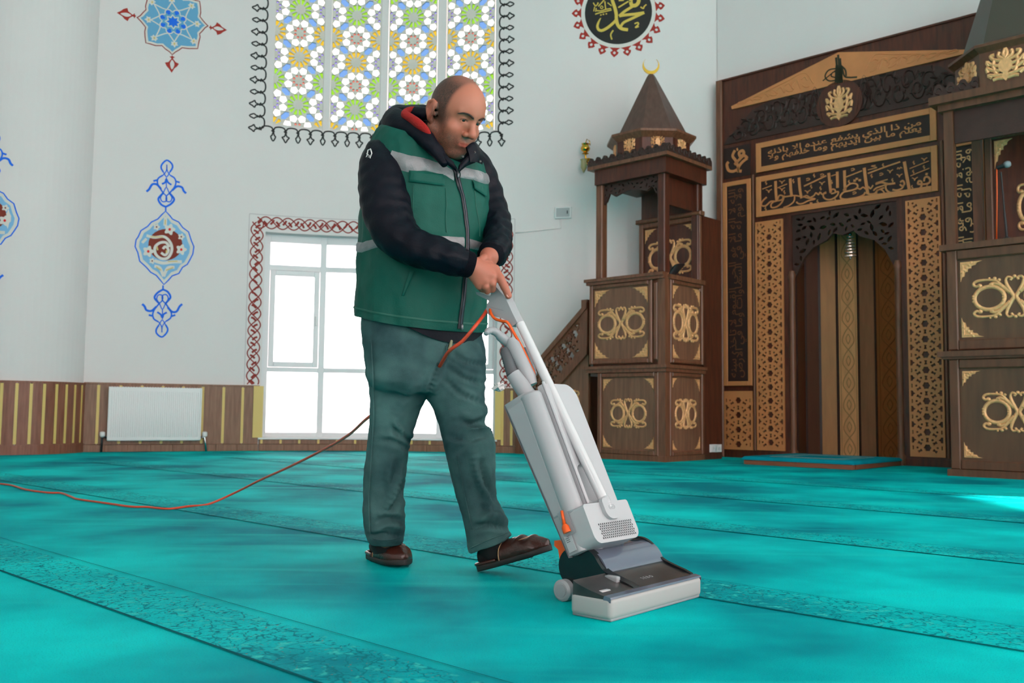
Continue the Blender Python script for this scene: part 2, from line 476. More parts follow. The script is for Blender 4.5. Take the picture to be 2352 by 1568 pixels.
wallseg('wall_front', (qe.x + .9, -6), (-8.2, -6), 0, CEIL, [(1.2, 3.4, .3, 6.6), (4.4, 6.6, .3, 6.6), (8.2, 10.2, .1, 4.0), (12.4, 14.4, 3.4, 6.0)], label='unseen white wall added behind the camera to cut frontal light, with tall openings')  # unseen wall, added so the light falls more from the right
ql = Q(-.52, 0)
loops = [[(-.52, 0), (7.2, 0), (7.2, CEIL), (-.52, CEIL)]]
NL, NR = Q.pix(1822, 900)[0], Q.pix(2052, 900)[0]      # niche opening
NT = Q.pix(1940, 470)[1]
loops.append([(NL - .05, 0), (NR + .06, 0), (NR + .06, NT + .05), (NL - .05, NT + .05)])
V, F = plate(Q, loops, -.3, 0); mk('wall_qibla', V, F, M_wall, kind='structure', label='white plaster wall carrying the wooden prayer niche')
mk('ceiling', [(-9, -6, CEIL), (11, -6, CEIL), (11, 14, CEIL), (-9, 14, CEIL)], [(3, 2, 1, 0)], M_wall, kind='structure', label='white ceiling high above the hall')
# ---- wainscot of the back wall: planks, pale strips, skirting, cap
ZW = .80; ZS = .085
trim1 = thing('trim_1', 'walnut plank wainscot with pale yellow strips along the back wall', None, WM(4.2, 0, 0), kind='structure')
strip_px = [190, 224, 275, 324, 372, 419, 464, 512, 556, 594]
ss = [wpix(p, 950)[0] for p in strip_px]
def wbox(name, s0, s1, z0, z1, w0, w1, m, parent, b=0.0, n=1):
    gg = G()
    for i in range(n):
        gg.add(*boxg(WM, s0 + (s1 - s0) * i / n, s0 + (s1 - s0) * (i + 1) / n, z0, z1, w0, w1, b))
    return gg.mk(name, m, parent)
def wains(ss, zt, right_end=None):
    for k, (a_, b_) in enumerate(zip(ss, ss[1:])):
        wbox('plank', a_ + .004, b_ - .004, ZS + .002, zt, .001, .03, M_wood_l, trim1, .002)
        if k: wbox('inlay_strip', a_ - .016, a_ + .016, ZS + .012, zt - .012, .0, .034, M_strip, trim1)
    wbox('skirting', ss[0], ss[-1], 0, ZS, .001, .04, M_wood_l, trim1, .004, n=8)
    if zt > .5: wbox('cap_rail', ss[0], ss[-1], zt, zt + .018, .001, .038, M_wood_l, trim1, n=8)
wains(ss, ZW)
# below the window
px2 = [594, 600, 644, 687, 731, 774, 816, 860, 904, 946, 988, 1030, 1073, 1116, 1142]
ss2 = [wpix(p, 1020)[0] for p in px2]
for k, (a_, b_) in enumerate(zip(ss2, ss2[1:])):
    wbox('plank', a_ + .003, b_ - .003, ZS + .002, W1B - .004, .001, .03, M_wood_l, trim1, .002)
    if k: wbox('inlay_strip', a_ - .014, a_ + .014, ZS + .006, W1B - .006, 0, .034, M_strip, trim1)
wbox('skirting', ss2[0], ss2[-1], 0, ZS, .001, .04, M_wood_l, trim1, .004, n=10)
wbox('sill_board', W1L - .02, W1R + .02, W1B - .003, W1B + .02, -.26, .05, M_white, trim1, .004, n=8)
# right of the window
px3 = [1142, 1155, 1176, 1215, 1254, 1293, 1332, 1371, 1410, 1449]
ss3 = [wpix(p, 950)[0] for p in px3]
wains(ss3, ZW)
for s_ in (W1L, W1R):
    sg = -1 if s_ == W1L else 1
    wbox('jamb_board', s_ - .05 + sg * .04, s_ + .05 + sg * .02, W1B + .02, ZW + .01, .0, .045, M_strip, trim1)
# ---- pilaster wainscot
trim2 = thing('trim_2', 'cherry plank wainscot with pale strips wrapped around the half-round pilaster', None, PM(0, 0, .02), kind='structure')
a_list = [math.asin((p - 35) / 150) for p in (-80, -55, -17, 10, 38, 65, 90, 114, 134, 152, 167, 178)]
def pbox(name, a0, a1, z0, z1, w0, w1, m, n=2):
    gg = G()
    for i in range(n): gg.add(*boxg(PM, a0 + (a1 - a0) * i / n, a0 + (a1 - a0) * (i + 1) / n, z0, z1, w0, w1))
    return gg.mk(name, m, trim2)
a_list = [-1.5, -1.32, -1.14, -.96, -.78, -.6, -.42, -.24] + [math.asin((p - 35) / 150) for p in (10, 38, 65, 90, 114, 134, 152, 167)] + [1.3, 1.5]
for k, (a0, a1) in enumerate(zip(a_list, a_list[1:])):
    pbox('plank', a0 + .004, a1 - .004, .105, .79, .001, .03, M_wood_c)
    if k: pbox('inlay_strip', a0 - .02, a0 + .02, .115, .78, 0, .034, M_strip, 1)
pbox('skirting', -1.55, 1.55, 0, .105, .001, .04, M_wood_c, 20)
pbox('cap_rail', -1.55, 1.55, .79, .808, .001, .038, M_wood_c, 20)
# ---- window_1: white casement window
win1 = thing('window_1', 'tall white casement window flooded with daylight behind the man', None, WM((W1L + W1R) / 2, W1B, -.15), kind='structure')
cols = [W1L, wpix(741, 700)[0], wpix(874, 700)[0], wpix(1007, 700)[0], W1R]
FW = .035; wf0, wf1 = -.23, -.16
zt1 = wpix(680, 612)[1]; zt2 = wpix(680, 848)[1]
box_ = lambda n_, s0, s1, z0, z1, w0, w1, b=.004: wbox(n_, s0, s1, z0, z1, w0, w1, M_pvc, win1, b)
for k in range(5):
    wd = .05 if k in (0, 4) else .038
    c = cols[k] + (.03 if k == 0 else -.03 if k == 4 else 0)
    box_('mullion', c - wd, c + wd, W1B + .02, W1T, wf0, wf1)
for k in range(4):
    a_, b_ = cols[k], cols[k + 1]
    a2 = a_ + (.08 if k == 0 else .038); b2 = b_ - (.08 if k == 3 else .038)
    for zc, hh in ((W1T - .05, .05), (zt1, .035), (zt2, .03), (W1B + .05, .03)):
        box_('transom', a2, b2, zc - hh, zc + hh, wf0, wf1 - .002)
    zr = [W1B + .08, zt2 - .03, zt2 + .03, zt1 - .035, zt1 + .035, W1T - .1]
    for r_ in range(3):
        z0, z1 = zr[2 * r_], zr[2 * r_ + 1]
        if r_ == 1 and k in (0, 3):      # opening sash with its own frame
            sash = wbox('sash', a2 + .004, a2 + .07, z0 + .004, z1 - .004, wf0 + .01, wf1 + .02, M_pvc, win1, .006)
            for q_ in ((b2 - .07, b2 - .004, z0 + .004, z1 - .004), (a2 + .07, b2 - .07, z1 - .07, z1 - .004), (a2 + .07, b2 - .07, z0 + .004, z0 + .07)):
                wbox('sash_rail', *q_, wf0 + .01, wf1 + .02, M_pvc, sash, .006)
            hs = b2 - .035 if k == 0 else a2 + .035
            wbox('window_handle', hs - .012, hs + .012, (z0 + z1) / 2 - .08, (z0 + z1) / 2 + .04, wf1 + .02, wf1 + .05, M_white, sash, .004)
            a3, b3, z0, z1 = a2 + .07, b2 - .07, z0 + .07, z1 - .07
        else: a3, b3 = a2, b2
        wbox('pane', a3, b3, z0, z1, -.2, -.194, M_glass, win1)
# ---- window_2: stained glass in plaster tracery
win2 = thing('window_2', 'wide stained glass window of four panels in white plaster tracery', None, WM((W2L + W2R) / 2, W2B, -.1), kind='structure')
pane_px = [(627, 744), (757.5, 874), (888, 1004), (1021, 1137)]
U = .58 * .5 * 12 / 11.0
def ngon(n, r, rot=0, sx=1, sy=1): return [(math.cos(rot + 2 * math.pi * k / n) * r * sx, math.sin(rot + 2 * math.pi * k / n) * r * sy) for k in range(n)]
def rot2(L, a, cx=0, cy=0): c, s = math.cos(a), math.sin(a); return [(x * c - y * s + cx, x * s + y * c + cy) for x, y in L]
HALF = None
zb = wpix(690, 291)[1]
unit_meshes = {}
def flat_mesh(name, L, m, th=.006):
    if name in unit_meshes: return unit_meshes[name]
    n = len(L); V = [(x, y, 0) for x, y in L] + [(x, y, th) for x, y in L]
    F = [tuple(range(n))[::-1], tuple(range(n, 2 * n))] + [(i, (i + 1) % n, n + (i + 1) % n, n + i) for i in range(n)]
    me = bpy.data.meshes.new(name); me.from_pydata(V, [], F); me.materials.append(m); unit_meshes[name] = me
    return me
sp0, sp1 = wpix(pane_px[0][0], 200)[0], wpix(pane_px[0][1], 200)[0]
PWD = (WM(sp1, 0) - WM(sp0, 0)).length
cu = PWD / 2.02                     # lattice cell
NROW = 13
y_base = cu * .93                   # first rosette row above the pane foot
def clip_ok(L, m=.012): return all(-PWD / 2 + m < x < PWD / 2 - m and m < y < NROW * cu - m for x, y in L)
def clipx(L):
    m = .010
    return [(min(max(x, -PWD / 2 + m), PWD / 2 - m), max(y, m)) for x, y in L]
def area(L): return abs(sum(L[i - 1][0] * L[i][1] - L[i][0] * L[i - 1][1] for i in range(len(L)))) / 2
pieces = []   # (kind, colour, loop)
pent = ngon(5, .128 * cu, R(90)); 
petal = [(.20 * cu, -.022 * cu), (.425 * cu, -.078 * cu), (.44 * cu, 0), (.425 * cu, .078 * cu), (.20 * cu, .022 * cu)]
hexa = [(-.215 * cu, 0), (-.12 * cu, .118 * cu), (.12 * cu, .118 * cu), (.215 * cu, 0), (.12 * cu, -.118 * cu), (-.12 * cu, -.118 * cu)]
for j in range(-1, NROW + 1):
    for i in (-1, 0, 1):
        cx, cy = i * cu, y_base + j * cu
        if (i + j) % 2 == 0:
            # three rows up the colour of the rosettes changes between green and yellow
            col = ('green', 'yellow')[((j + (1 if i else 0)) // 2 + (0 if i == 0 else 0)) % 2] if i == 0 else ('yellow', 'green')[((j + 1) // 2) % 2]
            for k in range(12): pieces.append(('glass_petal', col, rot2(petal, R(15 + 30 * k), cx, cy)))
        else:
            col = 'red' if i == 0 else 'purple'
            for k in range(8):
                a = R(22.5 + 45 * k)
                pieces.append(('glass_dot', col, ngon(6, .05 * cu, a) and rot2(ngon(6, .058 * cu), a, cx + .2 * cu * math.cos(a), cy + .2 * cu * math.sin(a))))
                pieces.append(('glass_pentagon', 'white', rot2(ngon(5, .158 * cu, 0), a + math.pi, cx + .44 * cu * math.cos(a), cy + .44 * cu * math.sin(a))))
        if i < 1:
            dg = R(45) if (i + j) % 2 == 0 else R(-45)
            pieces.append(('glass_hexagon', 'blue', rot2(hexa, dg, cx + cu / 2, cy + cu / 2)))
good = []
for kd, col, L in pieces:
    if max(y for x, y in L) > NROW * cu - .02: continue
    C2 = clipx(L)
    if area(C2) > .45 * area(L): good.append((kd, col, C2))
zvis = lambda y: y < 2.35     # rows the photograph shows
lat_loops = [[(-PWD / 2, 0), (PWD / 2, 0), (PWD / 2, NROW * cu), (-PWD / 2, NROW * cu)]] + [L for _, _, L in good]
LV, LF = plate(lambda x, y, z: Vector((x, y, z)), lat_loops, 0.0, .03)
lat_me = bpy.data.meshes.new('tracery'); lat_me.from_pydata([tuple(v) for v in LV], [], LF); lat_me.materials.append(M_plaster)
gmesh = []
for q_, (kd, col, L) in enumerate(good):
    th = .008; n = len(L); cx = sum(p[0] for p in L) / n; cy = sum(p[1] for p in L) / n
    gmesh.append((kd, col, L, cx, cy))
for pi_, (pa, pb) in enumerate(pane_px):
    A = WM(wpix(pa, 200)[0], 0, -.06); B = WM(wpix(pb, 200)[0], 0, -.06)
    c = (A + B) / 2; u = (B - A).normalized(); nrm = Vector((u.y, -u.x, 0))
    zb_i = zb - (.0, .012, .018, .0)[pi_]
    mw = Matrix(((u.x, 0, nrm.x, c.x), (u.y, 0, nrm.y, c.y), (0, 1, 0, zb_i), (0, 0, 0, 1)))
    off = OFF[win2.name]
    lo = bpy.data.objects.new('tracery_panel', lat_me); COL.objects.link(lo); lo.parent = win2
    lo.matrix_local = Matrix.Translation(-off) @ mw
    dots = {}
    for kd, col, L, cx, cy in gmesh:
        big = cy < 2.4
        if kd == 'glass_dot' or not big:
            dots.setdefault((col), G()).add(*[[(x, y, z) for z in (.008, .016) for x, y in L], [tuple(range(len(L)))[::-1], tuple(range(len(L), 2 * len(L)))]])
            continue
        key = (kd, col, round(cx, 4), round(cy, 4))
        if key not in unit_meshes:
            n = len(L); me = bpy.data.meshes.new(kd)
            me.from_pydata([(x, y, z) for z in (.008, .016) for x, y in L], [], [tuple(range(n))[::-1], tuple(range(n, 2 * n))] + [(i, (i + 1) % n, n + (i + 1) % n, n + i) for i in range(n)])
            me.materials.append(SG[col]); unit_meshes[key] = me
        o = bpy.data.objects.new(kd, unit_meshes[key]); COL.objects.link(o); o.parent = lo
    for col, gg in dots.items():
        o = gg.mk('small_glass_dots', SG[col], None); o.parent = lo; o['kind'] = 'stuff'
# plaster frame around and between the panels
edges_px = [(612, 628.5), (742.5, 759), (872.5, 889.5), (1002.5, 1022.5), (1135.5, 1146)]
for a_, b_ in edges_px:
    wbox('plaster_mullion', wpix(a_, 200)[0], wpix(b_, 200)[0], W2B, W2T, -.1, -.02, M_wall, win2, .006)
for (a_, b_) in pane_px:
    wbox('plaster_rail', wpix(a_ - 1, 200)[0], wpix(b_ + 1, 200)[0], W2B, zb + .004, -.1, -.025, M_wall, win2, .006)
# ================================================================== carved ornaments
def orn_main(M, cu_, cv_, hw, hh, w0, name, parent, m=None, th=.012):
    """gilt double-ring scroll; hw, hh half sizes"""
    g = G(); k = min(hw, hh)
    def P(x, y): return (cu_ + x * hw, cv_ + y * hh)
    def rb(pts, wd, closed=False, n=5): g.add(*ribbon(M, [P(*p[:2]) + ((p[2] * k * 1.3,) if len(p) > 2 else (wd * k * 1.25,)) for p in pts], 0, w0, w0 + th * .6, closed, n=n, dome=th * .5))
    def blob(x, y, r): 
        c = P(x, y); V = [M(c[0], c[1], w0 + th * 1.2)]; n = 7
        for rr, hh_ in ((.6, th), (1, 0)):
            V += [M(c[0] + math.cos(2 * math.pi * i / n) * r * rr * k, c[1] + math.sin(2 * math.pi * i / n) * r * rr * k, w0 + hh_) for i in range(n)]
        F = [(0, 1 + i, 1 + (i + 1) % n) for i in range(n)] + [(1 + i, 1 + n + i, 1 + n + (i + 1) % n, 1 + (i + 1) % n) for i in range(n)]
        g.add(V, F)
    for sx in (-1, 1):
        rb([(sx * .57 + .34 * math.cos(t), .54 * math.sin(t)) for t in [2 * math.pi * i / 14 for i in range(14)]], .15, True, n=2)
        for t in range(16):
            a = 2 * math.pi * t / 16
            blob(sx * .57 + .34 * math.cos(a), .54 * math.sin(a), .05)
        rb([(sx * .2, .80, .10), (sx * .17, .55, .12), (sx * .08, .2, .14), (sx * .03, 0, .13), (sx * .08, -.2, .14), (sx * .17, -.55, .12), (sx * .2, -.80, .10)], .12)
        for sy in (-1, 1):
            rb([(sx * .2, sy * .80), (sx * .15, sy * .92), (sx * .07, sy * .88), (sx * .09, sy * .76)], .09)
            rb([(sx * .10, sy * .22, .16), (sx * .3, sy * .55, .14), (sx * .42, sy * .80, .1), (sx * .62, sy * .86, .09), (sx * .84, sy * .84, .1), (sx * .93, sy * .7, .1), (sx * .86, sy * .58, .1), (sx * .78, sy * .66, .09)], .1)
            rb([(sx * .34, sy * .60), (sx * .46, sy * .68), (sx * .56, sy * .62)], .12)
            for bx, by, br in ((.44, .9, .09), (.34, .82, .08), (.56, .93, .06), (.78, .6, .11), (.5, .62, .08)): blob(sx * bx, sy * by, br)
        for by in (-.12, 0, .12): blob(sx * .93, by, .08); blob(sx * .26, by, .07)
    for sy in (-1, 1):
        for bx, by, br in ((0, .93, .09), (-.06, .85, .07), (.06, .85, .07)): blob(bx, sy * by, br)
    return g.mk(name, m or M_gold, parent, smooth=True)
def orn_corner(M, u, v, su, sv, a, b, w0, parent, th=.012):
    """gilt triangular corner leaf with its right angle at (u, v)"""
    g = G(); n = 9; L = [(0, 0)]
    for i in range(n * 3 + 1):
        t = i / (n * 3); x, y = 1 - t, t
        rr = 1 - .16 * math.sin(math.pi * t) - .13 * abs(math.sin(n / 2 * math.pi * t * 1.1))
        L.append((x * rr * a * su, y * rr * b * sv))
    if su * sv < 0: L = L[::-1]
    g.add(*plate(M, [[(u + x, v + y) for x, y in L]], w0, w0 + th * .6))
    for t in (.12, .3, .5, .7, .88):
        x, y = (1 - t) * .58, t * .58
        c = (u + x * a * su, v + y * b * sv); r = .09 * min(a, b)
        V = [M(c[0], c[1], w0 + th * 1.3)] + [M(c[0] + math.cos(2 * math.pi * i / 6) * r, c[1] + math.sin(2 * math.pi * i / 6) * r, w0 + th * .6) for i in range(6)]
        g.add(V, [(0, 1 + i, 1 + (i + 1) % 6) for i in range(6)])
    g.add(*ribbon(M, [(u + .1 * a * su, v + .1 * b * sv), (u + .45 * a * su, v + .12 * b * sv), (u + .75 * a * su, v + .08 * b * sv)], .08 * a, w0 + th * .6, w0 + th, dome=.002))
    g.add(*ribbon(M, [(u + .1 * a * su, v + .1 * b * sv), (u + .12 * a * su, v + .45 * b * sv), (u + .08 * a * su, v + .75 * b * sv)], .08 * a, w0 + th * .6, w0 + th, dome=.002))
    return g.mk('corner_ornament', M_gold, parent)
def panel(M, u0, u1, v0, v1, w_, parent, mf, mp, st=.06, orn=(.78, .62), corners=(.2, .22), cv=None, ow=None):
    """framed field: four mitred mouldings, sunk field, gilt scroll and corner leaves"""
    box('panel_field', M, u0 + st * .5, u1 - st * .5, v0 + st * .5, v1 - st * .5, w_ - .03, w_ - .018, mp, parent)
    for (a, b, c, d) in ((u0, u0 + st, v0, v1), (u1 - st, u1, v0, v1), (u0 + st, u1 - st, v1 - st, v1), (u0 + st, u1 - st, v0, v0 + st)):
        box('moulding', M, a, b, c, d, w_ - .03, w_ + .012, mf, parent, b=.010)
    fu0, fu1, fv0, fv1 = u0 + st, u1 - st, v0 + st, v1 - st
    hw, hh = (fu1 - fu0) / 2, (fv1 - fv0) / 2; c0 = (fu0 + fu1) / 2; c1 = (fv0 + fv1) / 2 if cv is None else fv0 + (fv1 - fv0) * cv
    wq = w_ - .018
    if orn: orn_main(M, c0, c1, hw * orn[0], hh * orn[1] if ow is None else ow, wq, 'scroll_ornament', parent)
    if corners:
        a, b = 2 * hw * corners[0], 2 * hh * corners[1]; e = .05 * hw
        for (u, v, su, sv) in ((fu0 + e, fv1 - e, 1, -1), (fu1 - e, fv1 - e, -1, -1), (fu0 + e, fv0 + e, 1, 1), (fu1 - e, fv0 + e, -1, 1)):
            orn_corner(M, u, v, su, sv, a, b, wq, parent)
def lattice(M, u0, u1, v0, v1, w0, w1, name, m, parent, per=None, phase=0.0, step=None):
    Wd = u1 - u0; p = .455 * Wd; uc = (u0 + u1) / 2; holes = []
    bow = [(-.5, -1), (0, -.55), (.5, -1), (.62, -.9), (.3, 0), (.62, .9), (.5, 1), (0, .55), (-.5, 1), (-.62, .9), (-.3, 0), (-.62, -.9)]
    bow = [(-.62, -1), (.62, -1), (.62, -.7), (.36, 0), (.62, .7), (.62, 1), (-.62, 1), (-.62, .7), (-.36, 0), (-.62, -.7)]
    def add(L, cx, cy, s=1.0, a=0.0, clip=True):
        LL = rot2([(x * s, y * s) for x, y in L], a, uc + cx, cy)
        if min(q[1] for q in LL) > v0 + .03 * Wd and max(q[1] for q in LL) < v1 - .03 * Wd: holes.append(LL)
    star = [(math.cos(R(30 * k)) * (1 if k % 2 == 0 else .80), math.sin(R(30 * k)) * (1 if k % 2 == 0 else .80)) for k in range(12)]
    tri = ngon(5, 1)
    k = 0; y = v1 - .10 * Wd - phase * p
    while y > v0 - p:
        add(star, 0, y, .112 * Wd, 0)
        for s in (-1, 1):
            add(tri, s * .285 * Wd, y, .036 * Wd)
            add([(-.35, -1), (.35, -1), (.2, 0), (.35, 1), (-.35, 1)], s * .412 * Wd, y, .055 * Wd, 0 if s > 0 else math.pi)
            add(tri, s * .148 * Wd, y - .5 * p, .036 * Wd)
            add([(.6, 1), (-.1, .95), (-.3, .4), (-1, 0), (-.3, -.4), (-.1, -.95), (.6, -1)], s * .395 * Wd, y - .5 * p, .085 * Wd, 0 if s > 0 else math.pi)
            add(bow, s * .215 * Wd, y - .20 * p, .062 * Wd, R(60 * s))
            add(bow, s * .215 * Wd, y - .70 * p, .062 * Wd, R(-60 * s))
        add(bow, 0, y - .5 * p, .062 * Wd)
        y -= p
    V, F = plate(M, [[(u0, v0), (u1, v0), (u1, v1), (u0, v1)]] + holes, w0, w1)
    return mk(name, V, F, m, parent)
# ------------------------------------------------------------------ Arabic lettering (joined forms, set right to left)
_AF = {'ا': (0xFE8D, 0xFE8E, 0, 0), 'ب': (0xFE8F, 0xFE90, 0xFE91, 0xFE92), 'ت': (0xFE95, 0xFE96, 0xFE97, 0xFE98), 'ج': (0xFE9D, 0xFE9E, 0xFE9F, 0xFEA0), 'ح': (0xFEA1, 0xFEA2, 0xFEA3, 0xFEA4), 'خ': (0xFEA5, 0xFEA6, 0xFEA7, 0xFEA8), 'د': (0xFEA9, 0xFEAA, 0, 0), 'ذ': (0xFEAB, 0xFEAC, 0, 0), 'ر': (0xFEAD, 0xFEAE, 0, 0), 'س': (0xFEB1, 0xFEB2, 0xFEB3, 0xFEB4), 'ش': (0xFEB5, 0xFEB6, 0xFEB7, 0xFEB8), 'ض': (0xFEBD, 0xFEBE, 0xFEBF, 0xFEC0), 'ط': (0xFEC1, 0xFEC2, 0xFEC3, 0xFEC4), 'ع': (0xFEC9, 0xFECA, 0xFECB, 0xFECC), 'ف': (0xFED1, 0xFED2, 0xFED3, 0xFED4), 'ق': (0xFED5, 0xFED6, 0xFED7, 0xFED8), 'ك': (0xFED9, 0xFEDA, 0xFEDB, 0xFEDC), 'ل': (0xFEDD, 0xFEDE, 0xFEDF, 0xFEE0), 'م': (0xFEE1, 0xFEE2, 0xFEE3, 0xFEE4), 'ن': (0xFEE5, 0xFEE6, 0xFEE7, 0xFEE8), 'ه': (0xFEE9, 0xFEEA, 0xFEEB, 0xFEEC), 'و': (0xFEED, 0xFEEE, 0, 0), 'ي': (0xFEF1, 0xFEF2, 0xFEF3, 0xFEF4)}
def shape_ar(t):
    t = t.replace('لا', '\ue000'); out = []
    joins = lambda c: c in _AF and _AF[c][2] != 0
    for i, c in enumerate(t):
        pj = i > 0 and joins(t[i - 1])
        if c == '\ue000': out.append(chr(0xFEFC if pj else 0xFEFB)); continue
        if c not in _AF: out.append(c); continue
        nj = i + 1 < len(t) and (t[i + 1] in _AF or t[i + 1] == '\ue000') and joins(c)
        f = _AF[c]
        out.append(chr(f[3] if pj and nj else f[1] if pj else f[2] if nj else f[0]))
    return ''.join(reversed(out))
def textmesh(s, bold=0.0, space=1.0):
    c = bpy.data.curves.new('lettering', 'FONT'); c.body = s; c.offset = bold; c.resolution_u = 3; c.space_word = space
    o = bpy.data.objects.new('lettering', c); COL.objects.link(o)
    bpy.context.view_layer.update()
    me = o.evaluated_get(bpy.context.evaluated_depsgraph_get()).to_mesh()
    V = [(v.co.x, v.co.y) for v in me.vertices]; F = [tuple(p.vertices) for p in me.polygons]
    bpy.data.objects.remove(o); bpy.data.curves.remove(c)
    return V, F
def lettering(M, lines, u0, u1, v0, v1, w_, name, m, parent, bold=.012, vertical=False, overlap=1.0):
    """rows of lettering stretched into the box; vertical turns the line to read upwards"""
    g = G(); nl = len(lines)
    for k, s in enumerate(lines):
        V, F = textmesh(s, bold)
        if not V: continue
        x0, x1 = min(v[0] for v in V), max(v[0] for v in V); y0, y1 = min(v[1] for v in V), max(v[1] for v in V)
        for x, y in V: pass
        def f(x, y):
            a, b = (x - x0) / (x1 - x0), (y - y0) / (y1 - y0)
            hf = overlap / nl; b = (nl - 1 - k) / (nl - 1) * (1 - hf) + b * hf if nl > 1 else b
            if vertical: return M(u1 - b * (u1 - u0), v0 + a * (v1 - v0), w_)
            return M(u0 + a * (u1 - u0), v0 + b * (v1 - v0), w_)
        g.add([f(x, y) for x, y in V], F)
    return g.mk(name, m, parent, kind='stuff')
# ================================================================== mihrab (prayer niche panelling)
WF = .10
qp = lambda px, py, w_=WF: Q.pix(px, py, w_)
UL = qp(1650, 600)[0]; UC = (qp(1771, 760)[0] + qp(2125, 760)[0]) / 2; UR = 2 * UC - UL
ZT = qp(1655, 187)[1]
mih = thing('mihrab', 'dark mahogany prayer niche panelling with gilt lattices and calligraphy bands', 'prayer niche', Q(UC, 0, 0))
NLm, NRm = qp(1822, 900)[0], 2 * UC - qp(1822, 900)[0]
zN = qp(1935, 478)[1]
V, F = plate(Q, [[(UL, 0), (UR, 0), (UR, ZT), (UL, ZT)], [(NLm, -.001), (NRm, -.001), (NRm, zN), (NLm, zN)]], .0, WF)
mk('backboard', V, F, M_wood_r, mih)
box('edge_moulding', Q, UL - .01, UL + .075, 0, ZT + .01, 0, WF + .035, M_wood_m, mih, b=.012)
box('edge_moulding', Q, UR - .075, UR + .01, 0, ZT + .01, 0, WF + .035, M_wood_m, mih, b=.012)
box('cornice', Q, UL + .075, UR - .075, ZT - .01, ZT + .01, 0, WF + .02, M_wood_r, mih)
box('plinth', Q, UL + .08, NLm - .04, 0, qp(1700, 1034)[1] - .01, WF, WF + .012, M_wood_r, mih)
box('plinth', Q, NRm + .04, UR - .08, 0, qp(1700, 1034)[1] - .01, WF, WF + .012, M_wood_r, mih)
# gilt gable
def sym(L): return L + [(2 * UC - x, y) for x, y in reversed(L)]
gx = [qp(1683.5, 252), qp(1682, 245.5)]; gap_ = (UC, qp(1930, 121)[1])
gl = [(gx[0][0], gx[0][1]), (2 * UC - gx[0][0], gx[0][1]), (2 * UC - gx[1][0], gx[1][1]), gap_, gx[1]]
V, F = plate(Q, [gl], WF, WF + .03); gable = mk('gable', V, F, M_goldb, mih)
# low relief foliage on the gable
g = G(); gz = gl[0][1]; gh = gap_[1] - gz
for s in (-1, 1):
    for t in range(9):
        a = .26 + .075 * t; x = UC + s * a * (UC - gl[0][0]); hmax = gh * (1 - a) * .55
        yb = gz + gh * .10
        sg = 1 if t % 2 else -1
        g.add(*ribbon(Q, [(x, yb + hmax * .1), (x + s * .05, yb + hmax * (.5 + .35 * sg)), (x + s * .11, yb + hmax * .5), (x + s * .09, yb + hmax * .2)], .022, WF + .03, WF + .033, dome=.004))
        g.add(*ribbon(Q, [(x - .02, yb + hmax * .6), (x + s * .05, yb + hmax * .95), (x + s * .1, yb + hmax * .8)], .018, WF + .03, WF + .033, dome=.004))
    g.add(*ribbon(Q, [(UC + s * .22 * (UC - gl[0][0]), gz + gh * .2), (UC + s * .3 * (UC - gl[0][0]), gz + gh * .62), (UC + s * .45 * (UC - gl[0][0]), gz + gh * .5), (UC + s * .68 * (UC - gl[0][0]), gz + gh * .3), (UC + s * .88 * (UC - gl[0][0]), gz + gh * .12)], .014, WF + .03, WF + .033, dome=.003))
g.mk('relief_foliage', M_goldb, gable, kind='stuff')
# calligraphic monogram
T = lambda pts, k=1: [qp(1640 + x / 2.8, y / 2.8, WF + .03) for x, y in pts]
g = G(); M_sig = mat('dark_green_ink', (44, 42, 20), .6)
for pts, wd in ((([(700, 520), (760, 470), (800, 440)]), 5), ([(800, 440), (740, 450), (715, 490), (740, 520), (790, 515)], 7), ([(800, 460), (765, 465), (755, 490), (790, 500)], 6), ([(785, 370), (790, 420), (800, 520)], 10), ([(798, 352), (805, 420), (812, 520)], 10), ([(812, 375), (815, 420), (822, 520)], 9), ([(790, 420), (785, 530)], 14), ([(800, 430), (800, 532)], 18), ([(815, 430), (818, 530)], 18), ([(825, 440), (840, 490), (870, 498), (920, 496)], 8), ([(815, 420), (845, 450), (850, 490)], 8)):
    L_ = T(pts); g.add(*ribbon(Q, L_, wd / 2.8 * 11 / 2150 * 1.2, WF + .03, WF + .034))
g.mk('monogram', M_sig, gable)
